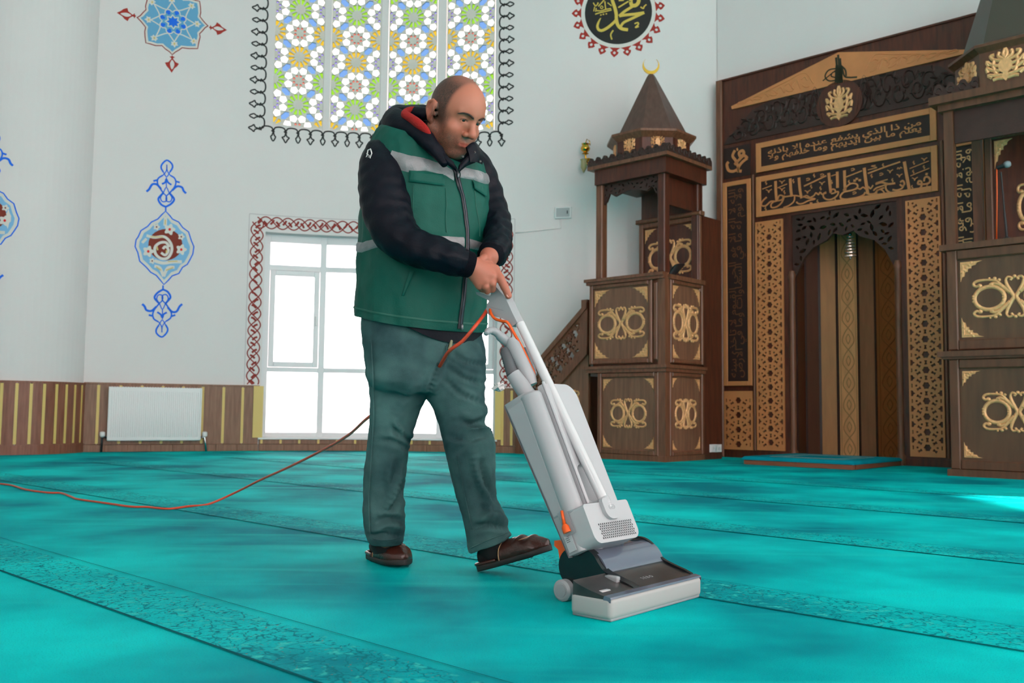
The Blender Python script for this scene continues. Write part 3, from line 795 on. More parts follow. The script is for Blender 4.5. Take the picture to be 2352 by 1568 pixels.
# carved dark arch band under the gable with scrolls
ab = [qp(1664, 330), qp(1672, 318), qp(1700, 292), qp(1735, 262), qp(1775, 250), qp(1830, 236)]
at_ = qp(1900, 219); topz = qp(1905, 214)[1]; botz = qp(1720, 322)[1]
band = [(qp(1664, 330)[0], botz), (qp(1672, 318)[0], botz + .08), (qp(1700, 292)[0], botz + .2), (qp(1728, 262)[0], botz + .36), (qp(1765, 250)[0], botz + .42), (qp(1830, 236)[0], botz + .5), (UC, botz + .56)]
bl = band + [(2 * UC - x, y) for x, y in reversed(band[:-1])]
V, F = plate(Q, [bl[::-1]], WF, WF + .014); cb = mk('carved_band', V, F, M_wood_d, mih)
g = G(); hl = UC - band[0][0]
for s in (-1, 1):
    for t in range(11):
        a = .16 + .07 * t; x = UC + s * a * hl; hm = .5 * (1 - max(0, a - .55) * 1.6)
        sg = 1 if t % 2 else -1; yc = botz + hm * (.55 if t % 2 else .38)
        pts = [(x + s * .085 * math.cos(q_ * .9) * (1 - q_ / 9), yc + .15 * hm * 2 * math.sin(q_ * .9) * (1 - q_ / 9) * sg) for q_ in range(8)]
        g.add(*ribbon(Q, pts, .024, WF + .014, WF + .02, n=3, taper=True, dome=.010))
        for q_ in range(5):
            a_ = 1.3 * q_ + t; x1, y1 = x + .07 * math.cos(a_), yc + .28 * hm * math.sin(a_); x2, y2 = x + .13 * math.cos(a_ + .5), yc + .42 * hm * math.sin(a_ + .5)
            if botz + .03 < y2 < botz + hm * .98: g.add(*ribbon(Q, [(x1, y1), ((x1 + x2) / 2 + .015, (y1 + y2) / 2), (x2, y2)], .034, WF + .014, WF + .018, n=3, taper=True, dome=.009))
    for rr in (.25, .35, .45):
        g.add(*ribbon(Q, [(UC + s * (.2 + .02 * i), botz + .05 + rr * .9 * math.sin(i * .35)) for i in range(9)], .03, WF + .014, WF + .02, n=2, taper=True, dome=.012))
g.mk('carved_scrolls', M_wood_d, cb, kind='stuff')
# gilt crest on its disc
cz = qp(1934, 238)[1]
V, F = plate(Q, [[(UC + .27 * math.cos(2 * math.pi * i / 28), cz + .27 * math.sin(2 * math.pi * i / 28)) for i in range(28)]], WF + .014, WF + .03); mk('crest_disc', V, F, M_wood_r, mih)
def crest(M, cu_, cv_, hw, hh, w0, parent, name='gilt_crest', th=.014):
    g = G(); P = lambda x, y: (cu_ + x * hw, cv_ + y * hh)
    g.add(*plate(M, [[P(*p) for p in ((0, -1), (.2, -.75), (.12, -.5), (.34, -.3), (.36, .1), (.22, .3), (0, .4), (-.22, .3), (-.36, .1), (-.34, -.3), (-.12, -.5), (-.2, -.75))]], w0, w0 + th))
    for s in (-1, 1):
        for pts in ([(0, .4), (s * .1, .7), (0, 1)], [(s * .05, .35), (s * .35, .6), (s * .3, .85)], [(s * .2, .3), (s * .6, .45), (s * .75, .7), (s * .55, .75)], [(s * .3, 0), (s * .7, .15), (s * .95, .4), (s * .85, .1)], [(s * .3, -.3), (s * .65, -.2), (s * .95, .0), (s * .9, -.3)], [(s * .15, -.6), (s * .5, -.55), (s * .9, -.45), (s * .7, -.65)], [(s * .1, -.8), (s * .4, -.75), (s * .65, -.8)], [(s * .55, .45), (s * .62, .1), (s * .55, -.25), (s * .45, -.5)]):
            g.add(*ribbon(M, [P(*p) for p in pts], .2 * hw, w0, w0 + th * .7, dome=th * .5, n=4, taper=False))
    return g.mk(name, M_gold, parent)
crest(Q, UC, cz, .155, .2, WF + .03, mih)
# calligraphy bands
def cframe(px_l, yl0, yl1, name, cv_pts=None):
    u0 = qp(px_l, yl0)[0]; v1 = qp(px_l, yl0)[1]; v0 = qp(px_l, yl1)[1]; u1 = 2 * UC - u0
    bw = .065
    fr_ = box(name, Q, u0, u1, v0, v1, WF, WF + .012, M_field, mih)
    for (a, b, c, d) in ((u0, u0 + bw, v0, v1), (u1 - bw, u1, v0, v1), (u0 + bw, u1 - bw, v1 - bw, v1), (u0 + bw, u1 - bw, v0, v0 + bw)):
        box('gilt_border', Q, a, b, c, d, WF, WF + .028, M_goldb, fr_, b=.004)
    return fr_, u0 + bw, u1 - bw, v0 + bw, v1 - bw
f1, a0, a1, b0, b1 = cframe(1738, 331, 398, 'calligraphy_band')
lettering(Q, [shape_ar('من ذا الذي يشفع عنده الا باذنه'), shape_ar('يعلم ما بين ايديهم وما خلفهم ولا')], a0 + .09, a1 - .09, b0 + .03, b1 - .03, WF + .017, 'lettering', M_goldb, f1, bold=.02, overlap=1.25)
f2, a0, a1, b0, b1 = cframe(1738, 408, 500, 'calligraphy_band')
CT = lambda x, y: qp(1720 + x / 5.113, 230 + y / 5.113, WF + .012)
strokes = [([(2060, 955), (2068, 912), (2100, 900), (2130, 930), (2120, 970), (2060, 988), (1985, 985)], 22), ([(1985, 985), (1998, 950), (2030, 960), (2030, 1010), (1990, 1050), (1930, 1065), (1880, 1050)], 22), ([(1828, 722), (1850, 850), (1878, 1000), (1888, 1050)], 36), ([(1890, 1040), (1830, 1072), (1760, 1090), (1680, 1090), (1622, 1060), (1610, 1010), (1640, 975)], 20), ([(1780, 965), (1810, 945), (1830, 985), (1805, 1010), (1775, 990)], 20), ([(1825, 990), (1800, 1035), (1740, 1058), (1690, 1050)], 20), ([(1490, 985), (1560, 965), (1640, 985), (1720, 975)], 24), ([(1640, 985), (1560, 1012), (1500, 1032), (1465, 1065)], 18), ([(1590, 1030), (1530, 1050), (1488, 1090), (1540, 1112), (1592, 1092), (1555, 1050), (1500, 1060)], 16), ([(1400, 862), (1590, 790), (1780, 725)], 18), ([(1358, 795), (1376, 950), (1400, 1102)], 36), ([(1400, 1102), (1460, 1102), (1510, 1080)], 18), ([(1462, 998), (1432, 1040), (1404, 1015), (1380, 1045), (1345, 1022), (1310, 1045), (1280, 1035), (1250, 1052)], 17), ([(1110, 1062), (1180, 990), (1250, 978), (1282, 1010), (1240, 1050), (1120, 1077)], 20), ([(1125, 825), (1128, 950), (1132, 1062)], 34), ([(1120, 1075), (1080, 1120), (1090, 1157), (1160, 1165), (1250, 1152), (1340, 1120), (1372, 1080)], 22), ([(1140, 905), (1330, 830)], 14), ([(1040, 840), (1044, 1030)], 34), ([(940, 855), (955, 1000), (965, 1082)], 34), ([(960, 1092), (976, 1050), (1010, 1050), (1016, 1085), (970, 1100)], 18), ([(1015, 1085), (1052, 1075), (1040, 1120), (980, 1162), (920, 1167), (880, 1140), (880, 1100), (910, 1080)], 19), ([(910, 1090), (862, 1105), (840, 1080), (820, 1110), (790, 1088), (768, 1120), (720, 1142), (680, 1120), (640, 1140)], 17), ([(640, 1130), (700, 1150), (782, 1160), (700, 1182), (640, 1212), (590, 1217), (560, 1195)], 19), ([(590, 910), (602, 1050), (622, 1152)], 34), ([(488, 920), (495, 1050), (506, 1132)], 34), ([(400, 1140), (460, 1130), (540, 1120), (602, 1130)], 17), ([(540, 1130), (530, 1190), (470, 1240), (408, 1262)], 18), ([(420, 1120), (390, 1200), (330, 1252), (270, 1260), (265, 1220), (300, 1190)], 19), ([(315, 950), (320, 1080), (330, 1192)], 34), ([(340, 1170), (360, 1120), (400, 1125), (396, 1165), (345, 1182)], 18), ([(320, 1190), (260, 1190), (200, 1240), (150, 1235), (160, 1190), (212, 1140)], 20), ([(650, 1010), (780, 950), (910, 888)], 18), ([(160, 1045), (270, 1003)], 12), ([(340, 1030), (450, 985)], 12), ([(1890, 805), (2115, 715)], 11), ([(1900, 890), (2122, 800)], 11), ([(1500, 970), (1632, 930)], 12), ([(970, 892), (1022, 875)], 12)]
for x, y in ((2060, 690), (1950, 920), (860, 970), (690, 1070), (390, 1040), (390, 955), (235, 1060), (1660, 830), (1770, 880)):
    strokes.append(([(x - 32, y - 8), (x - 8, y + 2), (x, y + 24), (x + 10, y + 2), (x + 36, y - 14)], 11))
for x, y in ((205, 970), (525, 950), (770, 885), (735, 1015), (845, 1035), (1180, 960), (1445, 890), (1580, 765), (1940, 735), (2060, 785), (1935, 840), (1690, 940), (1920, 1020), (2100, 1010), (1020, 1165), (810, 1190), (200, 1275), (420, 1080), (1350, 1130), (975, 960)):
    strokes.append(([(x + 2, y - 22), (x - 9, y), (x + 7, y + 6), (x - 2, y + 24)], 11))
for x, y in ((700, 930), (865, 880), (1225, 815), (1560, 870), (1245, 1090)):
    strokes.append(([(x - 24, y - 4), (x, y - 14), (x + 18, y - 2), (x - 6, y + 12), (x - 22, y + 14)], 10))
strokes += [([(1745, 812), (1755, 792), (1770, 808), (1785, 788), (1802, 800)], 10), ([(1400, 820), (1460, 805), (1505, 790), (1440, 775), (1490, 765)], 10)]
for x, y in ((1270, 925), (1245, 945), (1305, 940), (2090, 868), (732, 1212)): strokes.append(([(x - 14, y), (x + 14, y)], 26))
g = G(); ppm = 11.0 / 2150 / 5.113 * .92
for pts, wd in strokes:
    g.add(*ribbon(Q, [CT(*p) for p in pts], wd * ppm, WF + .012, WF + .02, n=4))
g.mk('lettering', M_goldb, f2, kind='stuff')
M_bronze = mat('bronze_lettering', (112, 66, 40), .55)
# side lattices, text columns, small lattices and square plaques (left, then mirrored)
lu0, lu1 = qp(1738.5, 770)[0], qp(1802, 770)[0]; lz1 = qp(1739, 511)[1]; lz0 = qp(1739, 1033)[1]
tu0, tu1 = qp(1663, 650)[0], qp(1728, 650)[0]; tz1 = qp(1664, 421)[1]; tz0 = qp(1664, 886)[1]
sz1, sz0 = qp(1664, 898)[1], qp(1664, 1031)[1]
pz1, pz0 = qp(1664, 342)[1], qp(1664, 412)[1]
for s in (0, 1):
    mr = (lambda a, b: (a, b)) if s == 0 else (lambda a, b: (2 * UC - b, 2 * UC - a))
    lattice(Q, *mr(lu0, lu1), lz0, lz1, WF, WF + .022, 'gilt_lattice', M_goldb, mih)
    a, b = mr(tu0, tu1)
    col = box('text_column', Q, a, b, tz0, tz1, WF, WF + .01, M_field, mih)
    bw = .055
    for (c, d, e, f) in ((a, a + bw, tz0, tz1), (b - bw, b, tz0, tz1), (a + bw, b - bw, tz1 - bw, tz1), (a + bw, b - bw, tz0, tz0 + bw)):
        box('gilt_border', Q, c, d, e, f, WF, WF + .026, M_goldb, col, b=.004)
    lettering(Q, [shape_ar('الله لا اله الا هو الحي القيوم لا تاخذه سنة'.replace('ة', 'ه')), shape_ar('ولا نوم له ما في السماوات وما في الارض'.replace('ض', 'ض'))], a + bw + .02, b - bw - .02, tz0 + .1, tz1 - .1, WF + .014, 'lettering', M_gold if s else M_bronze, col, bold=.006, vertical=True, overlap=1.3)
    lattice(Q, a, b, sz0, sz1, WF, WF + .02, 'small_lattice', M_goldb, mih, phase=.42)
    pq = box('square_plaque', Q, a + .01, b - .01, pz0, pz1, WF, WF + .006, M_field, mih)
    cu_, cv_ = (a + b) / 2, (pz0 + pz1) / 2; g = G(); sc = (b - a) * .42
    for pts in ([(-.15, .9), (-.35, .5), (-.1, .1), (.1, -.4), (.1, -.85)], [(.1, -.6), (-.3, -.7), (-.7, -.55), (-.85, -.1), (-.7, .1)], [(-.2, -.2), (.2, .1), (.6, .35), (.9, .1)], [(.9, .1), (.5, -.1), (.2, -.4), (.1, -.7), (.4, -.8)], [(.3, .3), (.2, .65), (.5, .75), (.6, .5), (.4, .35)], [(0, .9), (.12, .95)]):
        g.add(*ribbon(Q, [(cu_ + x * sc, cv_ + y * sc) for x, y in pts], .035, WF + .006, WF + .012))
    g.mk('lettering', M_goldb, pq, kind='stuff')
    box('stile', Q, *mr(tu1 + .015, tu1 + .04), sz0, tz1 + .04, WF, WF + .03, M_wood_m, mih, b=.006)
# niche: faceted recess with tall panels
NRAD = (NRm - NLm) / 2
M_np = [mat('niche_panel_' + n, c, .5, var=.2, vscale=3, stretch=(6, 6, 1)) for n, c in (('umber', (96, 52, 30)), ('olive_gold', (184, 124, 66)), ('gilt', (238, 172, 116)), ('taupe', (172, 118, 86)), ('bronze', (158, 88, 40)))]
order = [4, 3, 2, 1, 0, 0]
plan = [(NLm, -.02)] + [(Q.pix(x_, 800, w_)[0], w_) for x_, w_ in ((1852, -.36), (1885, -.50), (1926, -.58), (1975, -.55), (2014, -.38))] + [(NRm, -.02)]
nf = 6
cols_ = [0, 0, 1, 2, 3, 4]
nich = thing_n = None
for i in range(nf):
    (ua, wa), (ub, wb) = plan[i], plan[i + 1]
    A, B = Q(ua, 0, wa + .02), Q(ub, 0, wb + .02); uu = (B - A); Ln = uu.length
    MF_ = Fr(A, uu, (0, 0, 1))
    pn = box('niche_panel', MF_, .012, Ln - .012, 0, zN + .1, -.03, 0, M_np[cols_[i]], mih)
    box('niche_batten', MF_, -.014, .014, 0, zN + .1, -.04, .012, M_wood_d, mih)
    if i in (3, 5):   # carved vine
        g = G(); hz = zN; nrep = 11; ph = hz / nrep
        for r_ in range(nrep):
            z0 = r_ * ph
            for s in (-1, 1):
                g.add(*ribbon(MF_, [(Ln / 2, z0), (Ln / 2 + s * Ln * .26, z0 + ph * .35), (Ln / 2 + s * Ln * .2, z0 + ph * .7), (Ln / 2, z0 + ph)], .012, 0, .004, n=3))
                g.add(*ribbon(MF_, [(Ln / 2, z0 + ph * .25), (Ln / 2 + s * Ln * .1, z0 + ph * .5), (Ln / 2, z0 + ph * .72)], .01, 0, .004, n=3))
        for s in (-1, 1): g.add(*boxg(MF_, Ln / 2 + s * Ln * .36 - .004, Ln / 2 + s * Ln * .36 + .004, .03, hz, 0, .004))
        g.mk('carved_vine', mat('vine_carving', (184, 136, 84) if i == 3 else (120, 72, 32), .6), pn)
V = [Q(u, zN + .1, w_ + .02) for u, w_ in plan]; mk('niche_soffit', V, [tuple(range(len(V)))], M_wood_d, mih)
# engaged half columns beside the niche
for u in (NLm - .0, NRm + .0):
    zc = qp(1822, 622)[1]
    V, F = lathe(Q(u, 0, WF), [(.05, 0), (.05, .1), (.035, .12), (.035, zc - .1), (.045, zc - .06), (.03, zc)], 12); mk('niche_column', V, F, M_wood_m, mih, smooth=True, angle=40)
# pierced valance over the niche
vz = lambda y: qp(1822, y)[1]
ar = [(NLm, vz(640)), (NLm + .05, vz(632)), (NLm + .14, vz(596)), (NLm + .26, vz(572)), (NLm + .42, vz(560)), (NLm + .5, vz(545)), (UC - .14, vz(545)), (UC - .08, vz(548)), (UC, vz(553))]
ar = ar + [(2 * UC - x, y) for x, y in reversed(ar[:-1])]
vl = [(NLm, zN + .02)] + ar + [(NRm, zN + .02)]
random.seed(3); holes = []; cent = []
for t in range(900):
    x = random.uniform(NLm + .05, NRm - .05); y = random.uniform(vz(630), zN - .03)
    r = random.uniform(.022, .036); a = random.uniform(0, math.pi)
    L = rot2([(-1.5 * r, 0), (-.7 * r, .62 * r), (.3 * r, .66 * r), (1.4 * r, .1 * r), (.4 * r, -.6 * r), (-.6 * r, -.5 * r)], a, x, y)
    if all(inside(p, [vl]) for p in rot2([(u * 1.35, v * 1.6) for u, v in [(-1.5 * r, 0), (0, .66 * r), (1.4 * r, .1 * r), (.4 * r, -.6 * r)]], a, x, y)) and all(math.hypot(x - c[0], y - c[1]) > 1.25 * (r + c[2]) for c in cent):
        holes.append(L); cent.append((x, y, r))
V, F = plate(Q, [vl[::-1]] + holes, WF - .06, WF - .02); mk('pierced_valance', V, F, M_wood_d, mih)
# ================================================================== prayer platform
pfm = thing('prayer_platform', 'low wooden platform topped with teal prayer carpet before the niche', 'platform', Q(1.15, 0, .75))
pu0, pu1, pw0, pw1 = .57, 1.76, .16, 1.36
M_ply = mat('raw_board_edge', (150, 84, 58), .6, var=.3, vscale=6, stretch=(1, 1, 20))
FQ = lambda u, v, w_: Q(u, w_, v)     # plan coordinates: u along wall, v = out from wall, w = height
fr_ = box('base_board', FQ, pu0 + .02, pu1 - .02, pw0, pw1 - .02, .0, .03, M_ply, pfm)
box('edge_board', FQ, pu0 + .01, (pu0 + pu1) * .5, pw1 - .05, pw1, .004, .05, M_ply, pfm, b=.006)
box('edge_board', FQ, (pu0 + pu1) * .5 + .004, pu1 - .01, pw1 - .05, pw1 + .004, .004, .05, M_ply, pfm, b=.006)
box('edge_board', FQ, pu1 - .05, pu1, pw0, pw1 - .06, .004, .05, M_ply, pfm, b=.006)
box('edge_board', FQ, pu0, pu0 + .05, pw0, pw1 - .06, .004, .05, M_ply, pfm, b=.006)
M_pile = mat('platform_carpet', (6, 150, 168), 1.0, spec=.05, bump=.4, bscale=300, var=.2, vscale=5)
cp = box('carpet_pad', FQ, pu0 - .01, pu1 + .01, pw0, pw1 + .01, .05, .085, M_pile, pfm, b=.02)
M_line = mat('woven_border_line', (150, 170, 160), 1.0, spec=.05)
for k, e in enumerate((.2, .3)):
    g = G()
    for (a, b, c, d) in ((pu0 + e, pu1 - e, pw0 + e, pw0 + e + .014), (pu0 + e, pu1 - e, pw1 - e - .014, pw1 - e), (pu0 + e, pu0 + e + .014, pw0 + e, pw1 - e), (pu1 - e - .014, pu1 - e, pw0 + e, pw1 - e)):
        g.add(*boxg(FQ, a, b, c, d, .085, .0865))
    g.mk('woven_line', M_line, cp, kind='stuff')
# ================================================================== minbar (pulpit tower with stair)
C0 = atfloor(1528, 1061)
mb = thing('minbar', 'walnut pulpit tower with conical roof and lattice stair rail beside the niche', 'pulpit', C0)
A = Fr(C0, QU, (0, 0, 1), QN)              # front: u from -LA to 0
LA = -A.pix(1372, 1053)[0]; LB = .78
B = Fr(C0, -QN, (0, 0, 1), QU)             # right side: u from 0 (front) to LB (wall)
zm = A.pix(1528, 838)[1]; zp = A.pix(1528, 634)[1]; zbm = A.pix(1510, 400)[1]; zcr = A.pix(1510, 352)[1]
print('minbar LA', LA, 'z', zm, zp, zbm, zcr)
OVA = -A.pix(1354, 760)[0]                 # upper storey is a touch wider than the base
def prism_box(name, u0, u1, d0, d1, z0, z1, m, b=.0, parent=mb):
    """u along front (negative left), d depth behind the front"""
    return box(name, lambda u, v, w_: A(u, w_, -v), u0, u1, d0, d1, z0, z1, m, parent, b=b)
ins = .03
prism_box('base_core', -LA + ins, -ins, ins, LB, 0, zm, M_wood_m)
prism_box('upper_core', -OVA + ins, -ins, ins, ins + .06, zm, zp, M_wood_m)
prism_box('upper_core', -.06 - ins, -ins, ins, LB, zm, zp, M_wood_m)
prism_box('upper_core', -OVA + ins, -OVA + ins + .06, ins, LB, zm, zp, M_wood_m)
prism_box('floor_boards', -OVA + ins, -ins, ins, LB, zm - .02, zm + .05, M_wood_m)
# lower storey faces
panel(A, -LA, -.085, .06, zm - .07, -ins + .03, mb, M_wood_m, M_wood_mh, .055, orn=(.70, .42), corners=(.18, .17), cv=.5)
panel(B, .085, LB, .06, zm - .07, -ins + .03, mb, M_wood_m, M_wood_mh, .05, orn=(.74, .42), corners=(.18, .17), cv=.5)
prism_box('plinth', -LA - .01, .012, -.012, LB, 0, .06, M_wood_m, b=.0)
prism_box('corner_post', -.085, .004, -.004, .085, .06, zm, M_wood_m)
# ledge
prism_box('ledge_moulding', -OVA - .03, .03, -.03, LB + .0, zm - .07, zm - .03, M_wood_m)
prism_box('ledge_moulding', -OVA - .05, .05, -.05, LB + .0, zm - .03, zm + .005, M_wood_m)
# upper storey faces
panel(A, -OVA, -.17, zm + .03, zp - .02, -ins + .03, mb, M_wood_m, M_wood_mh, .05, orn=(.88, .46), corners=(.27, .23))
panel(B, .1, LB, zm + .03, zp - .02, -ins + .03, mb, M_wood_m, M_wood_mh, .045, orn=(.9, .52), corners=(.24, .23))
box('narrow_panel', A, -.155, -.1, zm + .06, zp - .05, -ins, -ins + .035, M_wood_m, mb, b=.012)
prism_box('corner_post', -.09, .004, -.004, .09, zm, zp, M_wood_m)
prism_box('parapet_rail', -OVA - .03, -.0, -.03, .05, zp - .02, zp + .015, M_wood_m)
prism_box('parapet_rail', -OVA - .05, .0, -.05, .06, zp + .015, zp + .05, M_wood_m)
prism_box('parapet_rail', -.06, .03, .06, LB, zp - .02, zp + .03, M_wood_m)
# posts carrying the canopy
uL = A.pix(1370, 560)[0]
for (u, d) in ((uL + .03, .05), (-.055, .05), (-.055, LB - .05), (uL + .03, LB - .05)):
    c = A(u, 0, -d)
    if d < .1:
        V, F = lathe(Vector((c.x, c.y, zp + .05)), [(.045, 0), (.045, .03), (.03, .05), (.045, .08)], 16); mk('post_base', V, F, M_wood_m, mb, smooth=True, angle=40)
    if d > .1 and u < -.3: continue
    box('canopy_post', lambda a, b, w_, c=c: Vector((c.x, c.y, 0)) + QU * a + QN * w_ + Vector((0, 0, b)), -.048, .048, zp + .05 if d < .1 else zp, zbm + .05, -.048, .048, M_wood_r if u > -.3 else M_wood_m, mb, b=.012)
# back rest at the wall side with its own panel and cornice
zc1 = A.pix(1500, 505)[1]
BK = Fr(A(0, 0, -LB + .06), QU, (0, 0, 1), QN)
zc1 = BK.pix(1540, 505)[1]; bl = BK.pix(1468, 560)[0]
panel(BK, bl, .0, zp - .1, zc1, .0, mb, M_wood_m, M_wood_r, .06, orn=(.86, .56), corners=(.22, .22))
box('back_cornice', BK, bl - .03, .03, zc1, zc1 + .05, -.05, .045, M_wood_m, mb, b=.012)
box('back_boards', BK, bl + .02, .0, zc1 + .05, zbm + .05, -.05, -.02, M_wood_r, mb)
box('side_board', B, LB * .12, LB, zc1 + .05, zbm + .05, -.1, -.07, M_wood_r, mb)
# pierced spandrel between the front posts
sl0, sl1 = uL + .07, -.1
st_ = zbm + .02; sb = A.pix(1385, 470)[1]; sm = A.pix(1440, 438)[1]
sp = [(sl0, st_), (sl0, sb), (sl0 + .05, sb + .04), (sl0 + .09, sb + .13), (sl0 + .17, sm - .03), (sl0 + .27, sm), ((sl0 + sl1) / 2, sm + .02), (sl1 - .27, sm), (sl1 - .17, sm - .03), (sl1 - .09, sb + .13), (sl1 - .05, sb + .04), (sl1, sb), (sl1, st_)]
random.seed(5); holes = []; cent = []
for t in range(700):
    x = random.uniform(sl0, sl1); y = random.uniform(sb, st_); r = random.uniform(.014, .022); a = random.uniform(0, 3.14)
    L = rot2([(-1.4 * r, 0), (-.4 * r, .6 * r), (1.3 * r, .2 * r), (.3 * r, -.6 * r)], a, x, y)
    if all(inside(p, [sp]) for p in rot2([(u * 1.5, v * 1.5) for u, v in [(-1.4 * r, 0), (0, .6 * r), (1.3 * r, .2 * r), (.3 * r, -.6 * r)]], a, x, y)) and all(math.hypot(x - c[0], y - c[1]) > 1.25 * (r + c[2]) for c in cent): holes.append(L); cent.append((x, y, r))
V, F = plate(A, [sp] + holes, -.07, -.04); mk('pierced_spandrel', V, F, M_wood_d, mb)
# canopy beam, cornice and carved cresting
cu0, cu1 = A.pix(1372, 440)[0] - .03, .06
prism_box('canopy_beam', cu0 + .02, cu1 - .02, -.04, LB + .02, zbm, zcr - .06, M_wood_r)
prism_box('canopy_cornice', cu0 - .05, cu1 + .03, -.09, LB + .06, zcr - .06, zcr - .02, M_wood_m)
def cresting(M, u0, u1, z0, w_, parent, hgt=.09):
    n = int((u1 - u0) / .1); L = [(u0, z0)]
    for i in range(n):
        a, d = u0 + (u1 - u0) * i / n, (u1 - u0) / n
        L += [(a + d * .05, z0 + hgt * .6), (a + d * .2, z0 + hgt * .72), (a + d * .32, z0 + hgt * .95), (a + d * .5, z0 + hgt), (a + d * .68, z0 + hgt * .95), (a + d * .8, z0 + hgt * .72), (a + d * .95, z0 + hgt * .6)]
    L.append((u1, z0))
    V, F = plate(M, [L[::-1]], w_ - .03, w_); g = G().add(V, F)
    for i in range(n):
        a, d = u0 + (u1 - u0) * (i + .5) / n, (u1 - u0) / n
        g.add(*ribbon(M, [(a + .03 * math.cos(t), z0 + hgt * .42 + .03 * math.sin(t)) for t in (0, 1, 2, 3, 4, 5)], .012, w_, w_ + .004, n=2, dome=.004))
    return g.mk('carved_cresting', M_wood_d, parent)
cresting(A, cu0 - .05, cu1 + .03, zcr - .02, .09, mb, .1)
cresting(B, -.09, LB + .06, zcr - .02, .09, mb, .1)
# octagonal drum and cone roof
cc = A((cu0 + cu1) / 2, 0, -LB / 2); 
zd1 = A.pix(1500, 296)[1] ; zap = A.pix(1492, 139)[1]
rd = .5
def octa(r, z, n=8, ph=None):
    ph = math.atan2(QN.y, QN.x) + math.pi / 8 if ph is None else ph
    return [Vector((cc.x + r * math.cos(ph + 2 * math.pi * i / n), cc.y + r * math.sin(ph + 2 * math.pi * i / n), z)) for i in range(n)]
def rings(name, spec, m, parent=mb, **k):
    V = []; F = []; n = 8
    for r, z in spec: V += octa(r, z)
    for i in range(len(spec) - 1):
        F += [(i * n + j, i * n + (j + 1) % n, (i + 1) * n + (j + 1) % n, (i + 1) * n + j) for j in range(n)]
    F += [tuple(reversed(range(n))), tuple((len(spec) - 1) * n + j for j in range(n))]
    return mk(name, V, F, m, parent, **k)
dp = octa(1, 0)
print('drum px width test')
rdr = .455
M_roof = mat('roof_veneer', (98, 70, 60), .4, var=.2, vscale=3, stretch=(8, 8, 1), rgb2=(80, 54, 46))
rings('drum', [(rdr, zcr - .05), (rdr, zd1 - .06)], M_wood_r)
rings('drum_cornice', [(rdr + .005, zd1 - .07), (rdr + .075, zd1 - .015), (rdr + .075, zd1 + .01), (rdr - .02, zd1 + .03)], M_wood_m)
V, F = [], []
rings('cone_roof', [(rdr - .02, zd1 + .02), (.055, zap - .03), (.035, zap), (.0, zap + .012)], M_roof)
for i in range(8):
    a_, b_ = octa(rdr, 0)[i], octa(rdr, 0)[(i + 1) % 8]
    Mf = Fr(a_, b_ - a_, (0, 0, 1)); Ln = (b_ - a_).length
    crest(Mf, Ln / 2, (zcr + zd1 - .03) / 2 + .035, .075, (zd1 - zcr) * .40, 0, mb, 'drum_crest', .012)
# crescent finial
cz_ = zap + .11
L1 = [(.10 * math.cos(t), .10 * math.sin(t)) for t in np.linspace(R(-230), R(50), 30)]
L2 = [(.085 * math.cos(t), .025 + .088 * math.sin(t)) for t in np.linspace(R(32), R(-212), 30)]
MC = Fr((cc.x, cc.y, cz_), (1, 0, 0), (0, 0, 1), (0, -1, 0))
V, F = plate(MC, [L1 + L2], -.01, .01); mk('crescent', V, F, M_brass, mb)
# stair: rail, lattice infill, string and side board running down to the left
zr1 = A.pix(1352, 692)[1]; pr2 = A.pix(1236, 828)
sl = (zr1 - pr2[1]) / (A.pix(1352, 692)[0] - pr2[0])
uS = -OVA + .02; uE = uS - 2.35
dS = .12
AS = Fr(A(0, 0, -dS), QU, (0, 0, 1), QN)
r1 = AS.pix(1352, 694); r2 = AS.pix(1236, 830); sl = (r1[1] - r2[1]) / (r1[0] - r2[0])
def rz(u, off=0.0): return r1[1] + (u - r1[0]) * sl + off
uS = AS.pix(1352, 760)[0]; uE = uS - (r1[1] - .95) / sl
def slab(name, o0, o1, w0, w1, m, ua=None, ub=None):
    ua = uE if ua is None else ua; ub = uS if ub is None else ub
    V, F = plate(AS, [[(ua, rz(ua, o0)), (ub, rz(ub, o0)), (ub, rz(ub, o1)), (ua, rz(ua, o1))]], w0, w1)
    return mk(name, V, F, m, mb)
slab('hand_rail', -.075, 0, -.04, .045, M_wood_m)
slab('stair_string', -.62, -.53, -.03, .035, M_wood_m)
box('stair_newel', AS, uS - .09, uS, rz(uS, -.62), rz(uS, .03), -.03, .03, M_wood_m, mb)
box('stair_newel', AS, uE - .1, uE, 0, rz(uE, .06), -.05, .05, M_wood_m, mb)
